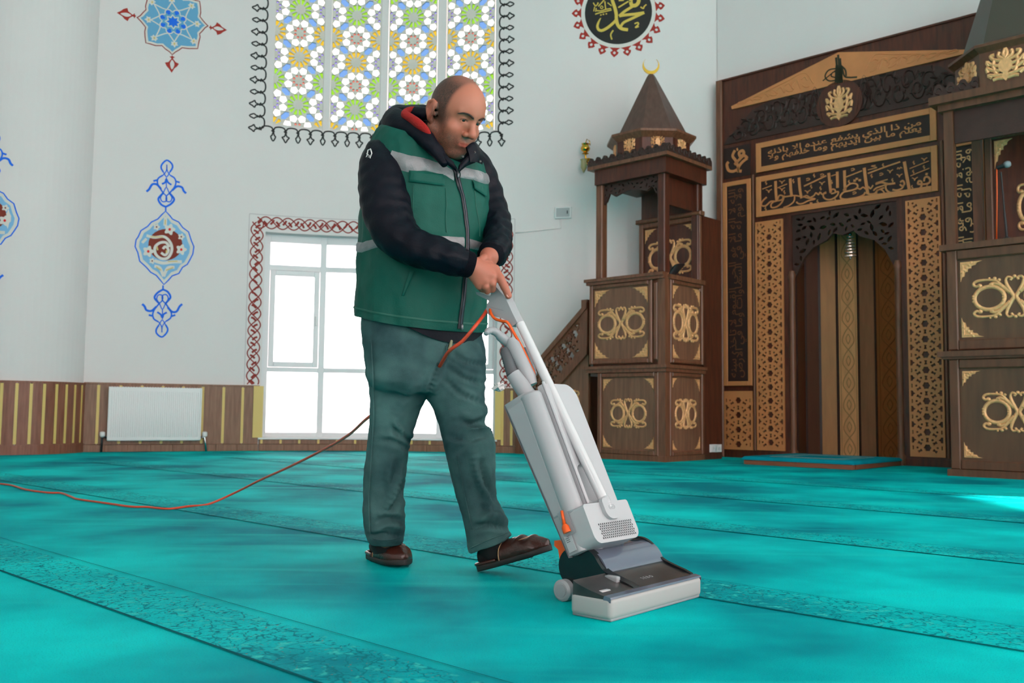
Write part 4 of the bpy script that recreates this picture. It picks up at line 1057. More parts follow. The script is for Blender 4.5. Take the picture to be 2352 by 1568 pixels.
# lattice infill (parallelogram cut from the star pattern)
bow_ = [(-.62, -1), (.62, -1), (.62, -.7), (.36, 0), (.62, .7), (.62, 1), (-.62, 1), (-.62, .7), (-.36, 0), (-.62, -.7)]
ia, ib = uE + .02, uS - .09
pll = [(ia, rz(ia, -.53)), (ib, rz(ib, -.53)), (ib, rz(ib, -.075)), (ia, rz(ia, -.075))]
pin = [(ia + .012, rz(ia, -.512)), (ib - .012, rz(ib, -.512)), (ib - .012, rz(ib, -.10)), (ia + .012, rz(ia, -.10))]
th_ = math.atan(sl); star = [(math.cos(R(30 * k)) * (1 if k % 2 == 0 else .82), math.sin(R(30 * k)) * (1 if k % 2 == 0 else .82)) for k in range(12)]
holes = []; pd = .235
for j in range(-2, 3):
    for i in range(-1, 22):
        cx_ = ib - .12 - i * pd * math.cos(th_) + j * pd * .5; cy_ = rz(ib, -.30) - i * pd * math.sin(th_) + j * pd * .866 - (0)
        cand = [rot2([(x * .058, y * .058) for x, y in star], 0, cx_, cy_)]
        for q_ in range(6):
            a = R(60 * q_) + R(30)
            if q_ < 3: cand.append(rot2([(x * .027, y * .027) for x, y in bow_], a - R(90), cx_ + .1175 * math.cos(a), cy_ + .1175 * math.sin(a)))
            if q_ < 6:
                a2 = R(60 * q_); cand.append(ngon(5, .02) and [(x + cx_ + .098 * math.cos(a2), y + cy_ + .098 * math.sin(a2)) for x, y in ngon(5, .018)])
        for L in cand:
            if all(inside(p, [pin]) for p in L) and all(math.hypot(L[0][0] - H[0][0], L[0][1] - H[0][1]) > .02 for H in holes): holes.append(L)
V, F = plate(AS, [pll] + holes, -.015, .015); mk('lattice_infill', V, F, M_wood_m, mb)
# triangular side board
sbl = [(uE, 0), (uS, 0), (uS, rz(uS, -.62)), (uE + 0, max(.02, rz(uE, -.62)))]
V, F = plate(AS, [sbl], -.04, .0); mk('stair_side', V, F, M_wood_mh, mb)
orn_main(AS, AS.pix(1306, 925)[0], AS.pix(1306, 925)[1], .17, .16, .0, 'scroll_ornament', mb)
for k in range(7):
    u_ = uS - .1 - k * .3
    box('step', lambda u, v, w_: AS(u, w_, -v), u_ - .3, u_, .05, .6, 0, max(.1, rz(u_ - .15, -.66)), M_wood_m, mb)
# wood flank between tower and niche
fz = B.pix(1622, 497)[1]
flk = box('trim_3', B, LB + .004, B.pix(1657, 700)[0], 0, fz, -.06, -.005, M_wood_r, kind='structure', label='plain mahogany board between pulpit tower and prayer niche')
# ================================================================== kursi (preacher's seat) at the right edge
K0 = atfloor(2180, 1092)
ku = thing('kursi', 'dark walnut preaching pulpit with gilt scrolls and canopy at the right edge', 'pulpit', K0)
K = Fr(K0, QU, (0, 0, 1), QN); KD = Fr(K0, QU, -QN, (0, 0, 1))
LK = 1.15
k1 = K.pix(2190, 812)[1]; k2 = K.pix(2190, 570)[1]; k3 = K.pix(2175, 250)[1]; k4 = K.pix(2200, 205)[1]
M_wk = mat('kursi_walnut', (108, 68, 46), .4, var=.3, vscale=2.4, stretch=(10, 10, 1.2), rgb2=(80, 50, 34))
M_wkf = mat('kursi_field', (104, 72, 50), .45, var=.35, vscale=2.0, stretch=(8, 8, 1), rgb2=(80, 54, 38))
def kb(name, u0, u1, d0, d1, z0, z1, m, b=0.0): return box(name, KD, u0, u1, d0, d1, z0, z1, m, ku, b=b)
kb('base_core', .03, LK - .03, .03, .9, 0, k1, M_wk); kb('upper_core', .03, LK - .03, .03, .09, k1, k2, M_wk); kb('upper_core', .03, .09, .09, .9, k1, k2, M_wk); kb('upper_core', LK - .09, LK - .03, .09, .9, k1, k2, M_wk)
kb('plinth', -.01, LK + .01, -.015, .9, 0, .06, M_wk)
uk = K.pix(2200, 700)[0]
panel(K, .02, LK - .02, .06, k1 - .05, 0, ku, M_wk, M_wkf, .085, orn=(.64, .44), corners=(.16, .17), cv=.53)
panel(K, .02, LK - .02, k1 + .03, k2 - .02, 0, ku, M_wk, M_wkf, .09, orn=(.78, .52), corners=(.2, .25))
kb('ledge_moulding', -.06, LK + .05, -.06, .9, k1 - .03, k1 + .02, M_wk)
kb('ledge_moulding', -.03, LK + .03, -.035, .9, k1 - .05, k1 - .03, M_wk)
kb('parapet_rail', -.03, LK + .03, -.035, .12, k2 - .02, k2 + .035, M_wk)
pu_ = K.pix(2180, 400)[0]
for u_ in (.015, LK - .095):
    kb('canopy_post', u_, u_ + .08, .02, .1, k2 + .03, k3, M_wk, b=.0)
    kb('canopy_post', u_, u_ + .08, .8, .88, k2 + .03, k3, M_wk)
kb('canopy_beam', -.02, LK + .02, -.02, .92, k3 - .02, k3 + .04, M_wk)
kb('canopy_cornice', -.08, LK + .08, -.08, .95, k3 + .04, k3 + .11, M_wk)
kb('valance', .1, LK - .1, .05, .08, K.pix(2200, 320)[1] - .02, k3 - .02, M_wood_d)
cresting(K, -.05, LK + .05, k3 + .11, .05, ku, .12)
# back board of the seat
kbk = Fr(K(0, 0, -.84), QU, (0, 0, 1), QN)
ub_ = kbk.pix(2262, 430)[0]
panel(kbk, ub_, ub_ + .95, k2 - .3, kbk.pix(2270, 305)[1], 0, ku, M_wk, M_wood_r, .07, orn=(.5, .36), corners=(.2, .2))
# drum and cone
cc_k = K(LK * .5, 0, -.45); cc = cc_k
ph_k = math.atan2(QN.y, QN.x) + math.pi / 8
def octk(r, z): return [Vector((cc_k.x + r * math.cos(ph_k + 2 * math.pi * i / 8), cc_k.y + r * math.sin(ph_k + 2 * math.pi * i / 8), z)) for i in range(8)]
zk0 = k3 + .12; zk1 = K.pix(2300, 88)[1] - .1
rk = .56
def ringsk(name, spec, m):
    V = []; F = []
    for r, z in spec: V += octk(r, z)
    for i in range(len(spec) - 1): F += [(i * 8 + j, i * 8 + (j + 1) % 8, (i + 1) * 8 + (j + 1) % 8, (i + 1) * 8 + j) for j in range(8)]
    F += [tuple(reversed(range(8))), tuple((len(spec) - 1) * 8 + j for j in range(8))]
    return mk(name, V, F, m, ku)
ringsk('drum', [(rk, zk0 - .02), (rk, zk1)], M_wk)
ringsk('drum_cornice', [(rk, zk1 - .02), (rk + .06, zk1 + .02), (rk + .06, zk1 + .045), (rk - .03, zk1 + .08)], M_wk)
ringsk('cone_roof', [(rk - .05, zk1 + .06), (.06, zk1 + 1.5), (.0, zk1 + 1.53)], mat('kursi_roof', (72, 66, 56), .4))
for i in range(8):
    a_, b_ = octk(rk, 0)[i], octk(rk, 0)[(i + 1) % 8]
    Mf = Fr(a_, b_ - a_, (0, 0, 1)); Ln = (b_ - a_).length
    crest(Mf, Ln / 2, (zk0 + zk1) / 2 - .01, .16, (zk1 - zk0) * .46, 0, ku, 'drum_crest', .014)
# microphone on its stand at the kursi
MS = K(0, 0, .0); mz = k2 + .035
mbp = K(.50, mz, -.05)
um = K.pix(2306, 470)
mic = thing('microphone', 'black gooseneck microphone with orange cable on the walnut preaching pulpit', 'microphone', K(um[0], mz, -.06))
b0 = K(um[0], mz, -.06); b1 = K(K.pix(2299, 395, -.06)[0], K.pix(2299, 395, -.06)[1], -.06)
g = G().add(*lathe(b0, [(.05, 0), (.05, .012), (.02, .02), (.014, .03)], 16)); g.mk('stand_base', M_black, mic, smooth=True, angle=40)
V, F = tube([b0 + Vector((0, 0, .02)), b0.lerp(b1, .4)], .011, 8); mk('stand_tube', V, F, M_black, mic, smooth=True, angle=50)
V, F = tube([b0.lerp(b1, .4), b1], .008, 8); mk('stand_tube', V, F, M_black, mic, smooth=True, angle=50)
m0 = K(*K.pix(2290, 386, -.06), -.06); m1 = K(*K.pix(2309, 379, -.06), -.06)
V, F = tube([m0, m0.lerp(m1, .9)], [.018, .022], 12); mk('microphone_body', V, F, M_black, mic, smooth=True, angle=50)
dv = (m1 - m0).normalized()
V, F = lathe(m1 - dv * .006, [(.022, 0), (.03, .012), (.031, .03), (.022, .048), (.006, .054)], 14, axis=dv); mk('microphone_head', V, F, mat('grey_mesh_grille', (150, 158, 164), .4, metal=.5, bump=.5, bscale=400), mic, smooth=True)
M_orange = mat('orange_rubber', (236, 88, 24), .45)
V, F = tube([m0, m0 + Vector((-.004, 0, -.05)), K(*K.pix(2290, 440, -.06), -.06), K(*K.pix(2289, 550, -.06), -.06)], .006, 6); mk('cable', V, F, M_orange, mic, smooth=True)
# ================================================================== hanging niche lamp
lu, lw = UC + .03, -.2
hl_ = Q.pix(1953, 565, lw)
lc = Q(hl_[0], 0, lw)
zl0, zl1 = Q.pix(1953, 593, lw)[1], Q.pix(1953, 538, lw)[1]
lamp = thing('hanging_lamp', 'small tiered crystal lamp hanging inside the prayer niche', 'lamp', (lc.x, lc.y, zl0))
M_cryst = mat('crystal_beads', (236, 216, 204), .12, metal=.6)
n_ = 7
for i in range(n_):
    z = zl0 + .025 + (zl1 - zl0 - .06) * i / (n_ - 1); r = .066 - .004 * i
    V, F = lathe((lc.x, lc.y, z - .007), [(r * .55, -.004), (r, .0), (r, .014), (r * .55, .018)], 16); mk('crystal_tier', V, F, M_cryst, lamp, smooth=True, angle=35)
V, F = tube([(lc.x, lc.y, zl0 + .02), (lc.x, lc.y, zN + .08)], .006, 6); mk('rod', V, F, M_brass, lamp)
V, F = lathe((lc.x, lc.y, zl1 - .02), [(.004, 0), (.02, .012), (.02, .026), (.004, .038)], 12); mk('top_ball', V, F, M_chrome, lamp, smooth=True)
V, F = lathe((lc.x, lc.y, zl0 - .015), [(.002, 0), (.014, .012), (.014, .022), (.004, .035)], 12); mk('bottom_ball', V, F, M_chrome, lamp, smooth=True)
# ================================================================== wall sconce behind the pulpit
def wpt(px, py, off): s, z = wpix(px, py); return WM(s, z, off)
sc0 = wpt(1352, 366, .0)
scn = thing('wall_sconce', 'small gold wall lamp with glass drops left of the pulpit roof', 'lamp', sc0)
sv, sz = wpix(1352, 372)
V, F = lathe(WM(sv, sz, 0.005), [(.05, 0), (.05, .012), (.02, .03)], 16, axis=WM(sv, sz, 1) - WM(sv, sz, 0)); mk('wall_plate', V, F, M_brass, scn, smooth=True, angle=40)
ax_ = [WM(sv, sz, .02), WM(sv, sz - .04, .07), WM(sv - .02, sz + .0, .12), WM(sv - .03, sz + .06, .13)]
V, F = tube(cr([tuple(p) for p in ax_], 6), .012, 8); mk('arm', V, F, M_brass, scn, smooth=True)
cb_ = WM(sv - .03, sz + .06, .13)
V, F = lathe(cb_, [(.012, 0), (.045, .015), (.02, .03), (.05, .05), (.062, .08), (.04, .12), (.05, .14), (.0, .15)], 16); mk('lamp_cup', V, F, M_brass, scn, smooth=True, angle=50)
V, F = tube([cb_ + Vector((0, 0, .14)), cb_ + Vector((.02, 0, .2)), cb_ + Vector((.05, 0, .18)), cb_ + Vector((.06, 0, .12))], .007, 6); mk('hook', V, F, M_brass, scn, smooth=True)
V, F = lathe(WM(sv - .05, sz - .12, .12), [(.004, -.05), (.02, -.02), (.04, .02), (.035, .1), (.045, .12), (.04, .125)], 12); mk('glass_drop', V, F, mat('sconce_glass', (214, 210, 150), .1, trans=.6), scn, smooth=True)
# ================================================================== small wall box with conduit, double socket, black device
bs_, bz_ = wpix(1294, 489)
wb_ = thing('wall_box', 'small white junction box with grey cover mounted on the wall', 'junction box', WM(bs_, bz_ - .07, 0))
box('box_frame', WM, bs_ - .105, bs_ + .105, bz_ - .075, bz_ + .075, 0, .04, M_white, wb_, b=.008)
box('cover', WM, bs_ - .085, bs_ + .085, bz_ - .056, bz_ + .056, .04, .046, mat('grey_cover', (172, 180, 182), .4), wb_)
box('latch', WM, bs_ + .05, bs_ + .062, bz_ - .02, bz_ + .02, .046, .052, M_black, wb_)
c1, c2, c3 = wpix(1288, 504), wpix(1288, 524), wpix(1184, 535)
g = G(); V, F = tube([WM(c1[0], c1[1], .012), WM(c2[0], c2[1], .012)] + [WM(c2[0] + (c3[0] - c2[0]) * i / 6, c2[1] + (c3[1] - c2[1]) * i / 6, .012) for i in range(1, 7)], .009, 6); mk('conduit', V, F, M_wall, wb_, smooth=True)
for k, (x_) in enumerate((1637, 1648)):
    so = B.pix(x_, 1029, -.005)
    o = thing('wall_socket', ('left' if k == 0 else 'right') + ' one of two small white sockets low on the mahogany board', 'socket', B(so[0], so[1] - .045, 0), group='pair of white sockets')
    box('socket_frame', B, so[0] - .07, so[0] + .07, so[1] - .045, so[1] + .045, -.005, .012, M_white, o, b=.004)
    V, F = lathe(B(so[0], so[1], .012), [(.026, 0), (.026, .002), (.022, .003), (.02, -.004)], 14, axis=QU); mk('socket_well', V, F, M_pvc, o, smooth=True, angle=30)
dv0 = B.pix(1545, 640, .0)
dev = thing('reading_lamp', 'black curved device clipped on the pulpit parapet', 'lamp', B(.12, zp + .03, -.02))
p_ = [B.pix(x_, y_, -.02) for x_, y_ in ((1537, 640), (1545, 626), (1556, 615), (1572, 607))]
V, F = tube(cr([tuple(B(a, b, -.02)) for a, b in p_], 4), [.028, .034, .04, .042, .045, .048, .05, .05, .046, .04, .03, .02, .01], 12, sq=(1, .6)); mk('lamp_head', V, F, M_black, dev, smooth=True)
V, F = tube([B(p_[1][0], zp + .03, -.02), B(*p_[1], -.02)], .012, 8); mk('clip', V, F, M_black, dev)
# ================================================================== painted wall ornaments
class Paint:
    """flat painted shapes on a curved surface; loops in the surface's own (s, z) metres"""
    def __init__(s, M, root): s.M = M; s.root = root; s.k = 0
    def fill(s, name, loops, m, lay):
        V, F = plate(s.M, loops, 0, .0015 + .0012 * lay, step=.12)
        return mk(name, V, F, m, s.root, kind='stuff' if name.endswith('s') else None)
    def lines(s, name, strokes, m, lay, closed=False, n=5, sm=True):
        g = G()
        for st in strokes:
            pts, wd = st[0], st[1]; cl = st[2] if len(st) > 2 else closed
            g.add(*ribbon(s.M, pts, wd, 0, .0015 + .0012 * lay, cl, n=n, smooth=sm))
        return g.mk(name, m, s.root, kind='stuff')
# ---- star ornament (upper left)
st_c = wpix(397.5, 50.5); SQ = 11.45 / 2150 / 8.11
star = thing('star_ornament', 'sky blue eight-pointed star painted high on the wall with red finials', 'wall painting', WM(st_c[0], st_c[1], 0))
P_ = Paint(WM, star)
sp_ = lambda x, y: wpix(250 + x / 8.11, max(y, -2000) / 8.11)
half = [(520, 320), (585, 385), (640, 450), (685, 510), (668, 590), (675, 700), (690, 800), (760, 815), (870, 850), (990, 850), (1050, 910), (1130, 965), (1180, 1020), (1240, 970), (1310, 930), (1365, 890), (1480, 905), (1655, 905), (1675, 790), (1700, 690), (1690, 630), (1740, 580), (1790, 520), (1850, 480)]
hl = [sp_(*p) for p in half]
ol = hl + [(2 * st_c[0] - a, 2 * st_c[1] - b) for a, b in hl]
P_.fill('cream_ground', [ol], M_cream, 0)
sc_ = lambda L, k: [(st_c[0] + (a - st_c[0]) * k, st_c[1] + (b - st_c[1]) * k) for a, b in L]
P_.fill('blue_ground', [sc_(ol, .91)], M_lblue2, 1)
P_.lines('red_outline', [(ol, .012, True)], M_maroon, 1, sm=False)
RR = 640 * SQ; rt = R(5)
pol = lambda r, a: (st_c[0] + RR * r * math.cos(a + rt) * 1.0, st_c[1] + RR * r * math.sin(a + rt) * .97)
P_.fill('centre_star', [[pol(.17 if k % 2 == 0 else .105, R(22.5 * k)) for k in range(16)]], M_blue, 2)
P_.lines('star_line', [([pol(.22 if k % 2 == 0 else .145, R(22.5 * k)) for k in range(16)], .016, True)], M_cream, 2, sm=False)
for k in range(8):
    a = R(22.5 + 45 * k)
    P_.fill('blue_kite', [[pol(.24, a - .12), pol(.24, a + .12), pol(.35, a + .2), pol(.385, a), pol(.35, a - .2)]], M_blue, 2)
    b = R(45 * k); rr = .62 if k % 2 == 0 else .72
    P_.lines('cream_arch', [([pol(.4, b - .39), pol(.47, b - .2), pol(rr, b)], .014), ([pol(.4, b + .39), pol(.47, b + .2), pol(rr, b)], .014), ([pol(.3, b), pol(.37, b - .2), pol(.4, b - .39)], .012), ([pol(.3, b), pol(.37, b + .2), pol(.4, b + .39)], .012)], M_cream, 3)
    fl_ = [(0, .14), (.05, .06), (.12, .06), (.09, 0), (.1, -.07), (.04, -.06), (0, -.09), (-.04, -.06), (-.1, -.07), (-.09, 0), (-.12, .06), (-.05, .06)]
    c_ = pol(rr + .06, b)
    P_.fill('cream_flower', [rot2([(x * RR * .85, y * RR * .85) for x, y in fl_], b + rt - R(90), *c_)], M_cream, 3)
    P_.fill('flower_heart', [[(c_[0] + .012 * math.cos(t), c_[1] + .016 * math.sin(t)) for t in np.linspace(0, 5.6, 8)]], M_ochre, 4)
leaf = [(1180, 1030), (1195, 1050), (1232, 1066), (1200, 1080), (1195, 1095), (1240, 1155), (1305, 1190), (1270, 1240), (1225, 1270), (1170, 1355), (1120, 1280), (1075, 1230), (1045, 1165), (1110, 1155), (1165, 1095), (1160, 1080), (1128, 1055), (1165, 1050)]
hole = [(1180, 1115), (1140, 1190), (1175, 1295), (1222, 1200)]
lf = [sp_(*p) for p in leaf]; ho = cr([sp_(*p) for p in hole], 4, True)
tipr = math.hypot(sp_(1180, 1025)[0] - st_c[0], sp_(1180, 1025)[1] - st_c[1])
for k in range(4):
    f_ = lambda L: rot2([(a - st_c[0], b - st_c[1]) for a, b in L], R(90 * k), *st_c)
    P_.fill('red_finial', [f_(lf), f_(ho)], M_red, 1)
# ---- blue medallion, drawn once in its own coordinates, painted on wall and pilaster
mo = [(322, 480), (355, 515), (378, 545), (430, 570), (462, 615), (510, 650), (532, 720), (553, 770), (545, 830), (525, 870), (500, 915), (460, 940), (430, 990), (375, 1010), (345, 1045), (308, 1080), (275, 1040), (245, 1005), (200, 980), (160, 935), (110, 890), (95, 820), (72, 770), (80, 715), (98, 690), (120, 640), (175, 605), (205, 570), (258, 545), (290, 510)]
fin = [([(323, 478), (323, 445)], 9), ([(323, 445), (285, 425), (262, 382), (285, 350), (303, 332)], 12), ([(323, 445), (365, 422), (392, 385), (370, 350), (352, 335)], 12), ([(303, 332), (280, 370), (296, 402), (328, 396), (328, 360), (303, 332)], 7), ([(352, 335), (374, 370), (360, 402), (328, 396), (328, 360), (352, 335)], 7), ([(303, 332), (275, 290), (255, 250), (262, 212), (298, 188)], 9), ([(352, 335), (390, 290), (406, 250), (396, 212), (362, 188)], 9), ([(303, 332), (328, 285), (352, 335)], 6), ([(328, 285), (328, 205)], 6), ([(285, 300), (250, 262), (212, 262), (188, 300), (165, 320)], 13), ([(376, 310), (415, 278), (455, 285), (470, 315), (490, 335)], 13), ([(258, 225), (222, 234)], 11), ([(402, 235), (438, 246)], 11), ([(292, 258), (318, 245), (328, 218), (342, 245), (370, 265)], 11), ([(298, 190), (328, 150), (332, 100)], 6), ([(362, 190), (336, 150), (332, 100)], 6), ([(303, 160), (285, 125), (296, 92), (333, 64), (372, 92), (378, 125), (357, 160)], 10), ([(303, 160), (330, 200), (357, 160)], 6)]
def medallion(name, label, M, tr, k, pxm):
    root = thing(name, label, 'wall painting', M(*tr(310, 780), 0), group=None)
    P2 = Paint(M, root); T2 = lambda L: [tr(x, y) for x, y in L]
    out = T2(mo)
    cx, cy = tr(312, 782)
    sh = lambda L, q: [(cx + (a - cx) * q, cy + (b - cy) * q) for a, b in L]
    P2.fill('cream_ground', [out], M_cream, 0)
    P2.fill('blue_ground', [sh(out, .87)], M_lblue, 1)
    P2.lines('blue_outline', [(T2(mo), 10 * pxm, True)], M_blue, 1, sm=False)
    P2.fill('brown_heart', [T2([(320 + 140 * math.cos(t), 755 + 128 * math.sin(t)) for t in np.linspace(0, 6.0, 26)])], M_dkred, 2)
    for (x, y, r) in ((355, 630, 40), (180, 810, 40), (450, 795, 38), (248, 610, 24), (450, 690, 24), (212, 888, 22)):
        P2.fill('cream_flower', [T2([(x + r * (1 + .22 * math.cos(5 * t)) * math.cos(t), y + r * (1 + .22 * math.cos(5 * t)) * math.sin(t)) for t in np.linspace(0, 6.1, 30)])], M_cream, 3)
        P2.fill('flower_heart', [T2([(x + r * .28 * math.cos(t), y + r * .3 * math.sin(t)) for t in np.linspace(0, 5.5, 8)])], M_bright if r > 30 else M_dkred, 4)
    P2.lines('cream_scrolls', [(T2(p), wd) for p, wd in [([(165, 680), (230, 695), (310, 690), (362, 740), (372, 805), (340, 862), (285, 868), (240, 830), (236, 775), (275, 740), (325, 738), (352, 775)], 22 * pxm), ([(230, 885), (300, 905), (380, 895), (455, 895)], 26 * pxm), ([(300, 790), (320, 770), (345, 800), (320, 840), (285, 820)], 20 * pxm), ([(230, 930), (275, 945), (305, 1015)], 24 * pxm), ([(395, 940), (340, 945), (305, 1015)], 24 * pxm), ([(322, 525), (318, 600)], 26 * pxm), ([(130, 740), (165, 705)], 20 * pxm)]], M_cream, 3)
    P2.lines('ochre_touches', [(T2(p), wd) for p, wd in [([(200, 690), (300, 692)], 8 * pxm), ([(340, 892), (420, 890)], 9 * pxm), ([(245, 935), (285, 965)], 10 * pxm), ([(385, 940), (325, 965)], 10 * pxm), ([(250, 770), (258, 800)], 12 * pxm), ([(330, 800), (328, 822)], 12 * pxm), ([(320, 550), (318, 590)], 9 * pxm)]], M_ochre, 4)
    P2.lines('blue_finials', [(T2(p), wd * 1.35 * pxm) for p, wd in fin] + [([(2 * cx - a, 2 * cy - b) for a, b in T2(p)], wd * 1.35 * pxm) for p, wd in fin], M_blue, 1, n=4)
    return root
medallion('medallion_ornament', 'blue painted medallion with brown floral heart above the radiator', WM, lambda x, y: wpix(290 + x / 3.563, 350 + y / 3.563), 1, 11.45 / 2150 / 3.563)
PMs = lambda s_, z, w_=0.0: PM(s_ / PR, z, w_)
pxm_ = 10.3 / 2150 / 3.563
mz_ = atY(40, 503, 10.2).z
medallion('medallion_ornament', 'blue painted medallion cut off by the left picture edge on the pilaster', PMs, lambda x, y: ((x - 553) * pxm_ + PR * math.asin((46 - 35) / 150) - .10, mz_ - (y - 780) * pxm_), 1, pxm_)
# ---- calligraphy roundel
l_, r_, b_ = wpix(1343.3, 36), wpix(1497.7, 12), wpix(1409, 102)
rc = ((l_[0] + r_[0]) / 2, b_[1] + (r_[0] - l_[0]) / 2); rr = (r_[0] - l_[0]) / 2
rnd = thing('calligraphy_roundel', 'black painted roundel with yellow calligraphy ringed by red petals', 'wall painting', WM(rc[0], rc[1], 0))
P3 = Paint(WM, rnd)
circ = lambda r, n=48: [(rc[0] + r * math.cos(2 * math.pi * i / n), rc[1] + r * math.sin(2 * math.pi * i / n)) for i in range(n)]
P3.fill('white_ring', [circ(rr * 1.13), circ(rr)], M_cream, 0)
P3.fill('black_disc', [circ(rr)], M_ink, 0)
for k in range(21):
    a = 2 * math.pi * (k + .45) / 21
    sh = [(1.12, -.145), (1.17, -.07), (1.21, -.05), (1.25, -.10), (1.31, -.075), (1.40, 0), (1.31, .075), (1.25, .10), (1.21, .05), (1.17, .07), (1.12, .145)]
    f_ = lambda q, b: (rc[0] + rr * q * math.cos(a + b), rc[1] + rr * q * math.sin(a + b))
    hl_ = [f_(1.265 + .045 * math.cos(t), .033 * math.sin(t)) for t in np.linspace(0, 5.5, 8)]
    P3.fill('red_petal', [[f_(*p) for p in sh], hl_], M_red, 1)
RT = lambda x, y: wpix(1300 + x / 9.408, y / 9.408)
q9 = 11.75 / 2150 / 9.408
rst = [([(985, -200), (1000, 0), (1050, 150), (1085, 300), (1090, 420), (1120, 540), (1200, 620), (1340, 645)], 72), ([(1085, 430, 60), (1020, 500, 62), (900, 600, 66), (780, 660, 62), (705, 640, 60), (680, 560, 55), (718, 450, 36), (755, 390, 14)], 60), ([(1690, 275), (1500, 305), (1250, 330), (1150, 350)], 62), ([(1150, 350), (1250, 260), (1380, 175), (1500, 100)], 60), ([(1690, 275), (1450, 390), (1260, 480), (1200, 545), (1185, 575)], 56), ([(1130, 165), (1350, 30)], 32), ([(1610, 150), (1670, 185), (1690, 140), (1738, 100)], 28), ([(1480, 515), (1550, 490), (1562, 530), (1500, 595), (1572, 572)], 30), ([(1020, 655), (968, 750), (992, 855)], 32), ([(1140, 10), (1250, 0)], 40), ([(1400, 30), (1420, -60), (1500, -80), (1570, -30), (1560, 60), (1500, 120), (1420, 110), (1400, 40)], 80), ([(630, 310), (720, 280), (850, 250), (985, 215)], 26), ([(660, 230), (760, 235), (860, 205), (975, 185)], 24), ([(590, 60), (640, 130), (700, 70)], 24), ([(700, 140), (815, 10), (860, -60)], 26), ([(840, 30), (850, 140), (862, 205)], 26), ([(900, 60), (985, 130)], 22), ([(620, 150), (600, 245)], 22), ([(655, 175), (640, 255)], 22), ([(740, 160), (770, 130), (800, 160), (770, 190), (740, 165)], 18), ([(690, -90), (760, -60), (850, -100)], 26)]
P3.lines('yellow_lettering', [([(*RT(p[0], p[1]), p[2] * q9) if len(p) > 2 else RT(*p) for p in L], wd * q9) for L, wd in rst], M_ygold, 2)
P3.lines('yellow_dots', [([RT(x - 16, y), RT(x + 16, y)], 30 * q9) for x, y in ((755, 325), (810, 310), (872, 300), (690, 70))], M_ygold, 2)
# ---- black scroll border round the stained glass
bd = thing('scroll_border', 'black painted scroll border framing the stained glass window', 'wall painting', WM((W2L + W2R) / 2, W2B - .06, 0))
P4 = Paint(WM, bd)
eL, eR = wpix(603, 160)[0], wpix(1154, 160)[0]; eB = wpix(880, 315)[1]
per = .158
def chain(p0, p1, out, n, flip=0):
    """scroll run from p0 to p1; out is the outward direction"""
    S_ = []; dia = []
    for i in range(n):
        a = np.array(p0) + (np.array(p1) - np.array(p0)) * i / n; b = np.array(p0) + (np.array(p1) - np.array(p0)) * (i + 1) / n
        o = np.array(out); m_ = (a + b) / 2
        S_.append(([tuple(a + o * .02), tuple(a + (m_ - a) * .25 - o * .03), tuple(m_ - o * .045), tuple(b + (m_ - b) * .25 - o * .03), tuple(b + o * .02)], .019))
        t = (b - a) / np.linalg.norm(b - a)
        S_.append(([tuple(b + o * .0 - t * .02), tuple(b + o * .03 + t * .012)], .03))
        c = b + o * .09; q = .036 if i % 2 else .03; ln = .062 if i % 2 else .055
        if i % 2: L = [b + o * .03, c + t * q * .4 - o * .02, c + t * q * 1.25 - o * .005, c + t * q * .7 + o * .02, c + o * ln, c - t * q * .7 + o * .02, c - t * q * 1.25 - o * .005, c - t * q * .4 - o * .02]
        else: L = [b + o * .03, c + t * q * .5 - o * .02, c + t * q, c + o * ln, c - t * q, c - t * q * .5 - o * .02]
        S_.append(([tuple(x) for x in L], .018, True))
    return S_
nz = 16; zt_ = eB + per * nz
SS = chain((eL, zt_), (eL, eB), (-1, 0), nz) + chain((eL, eB), (eR, eB), (0, -1), int(round((eR - eL) / per / 2) * 2)) + chain((eR, eB), (eR, zt_), (1, 0), nz)
P4.lines('black_scrolls', SS, M_ink, 1, n=3)
# ---- red braided border round the casement window
rb_ = thing('braided_border', 'red braided border painted around the daylight window', 'wall painting', WM((W1L + W1R) / 2, W1T + .1, 0))
P5 = Paint(WM, rb_)
bl_, br_ = W1L - .105, W1R + .115; bt_ = W1T + .115; bw_ = .075
P5.lines('grey_lines', [([(bl_ - .1, ZW + .02), (bl_ - .1, bt_ + .1)], .008), ([(br_ + .1, ZW + .02), (br_ + .1, bt_ + .1)], .008)] + [([(bl_ - .1 + (br_ - bl_ + .2) * i / 12, bt_ + .1), (bl_ - .1 + (br_ - bl_ + .2) * (i + 1) / 12, bt_ + .1)], .008) for i in range(12)], mat('pale_grey_line', (196, 188, 190), .8), 0, sm=False)
def braid(p0, p1, n):
    p0, p1 = np.array(p0), np.array(p1); t = (p1 - p0) / np.linalg.norm(p1 - p0); o = np.array((-t[1], t[0])); Ln = np.linalg.norm(p1 - p0); S_ = []
    N_ = n * 10
    for ph in (0, math.pi * 2 / 3, math.pi * 4 / 3):
        S_.append(([tuple(p0 + t * Ln * i / N_ + o * bw_ * math.sin(2 * math.pi * i / 10 / 2.7 + ph)) for i in range(N_ + 1)], .015))
    for i in range(n):
        for sg in (-1, 1):
            c = p0 + t * Ln * (i + (.25 if sg > 0 else .7)) / n + o * sg * bw_ * .15
            S_.append(([tuple(c - t * .03 - o * .03 * sg), tuple(c), tuple(c + t * .012 + o * .03 * sg)], .026))
    return S_
nv = int((bt_ - ZW) / .15); nh = int((br_ - bl_) / .15)
P5.lines('red_braids', braid((bl_, ZW + .03), (bl_, bt_), nv) + braid((bl_, bt_), (br_, bt_), nh) + braid((br_, bt_), (br_, ZW + .03), nv), M_maroon, 1, n=1, sm=False)
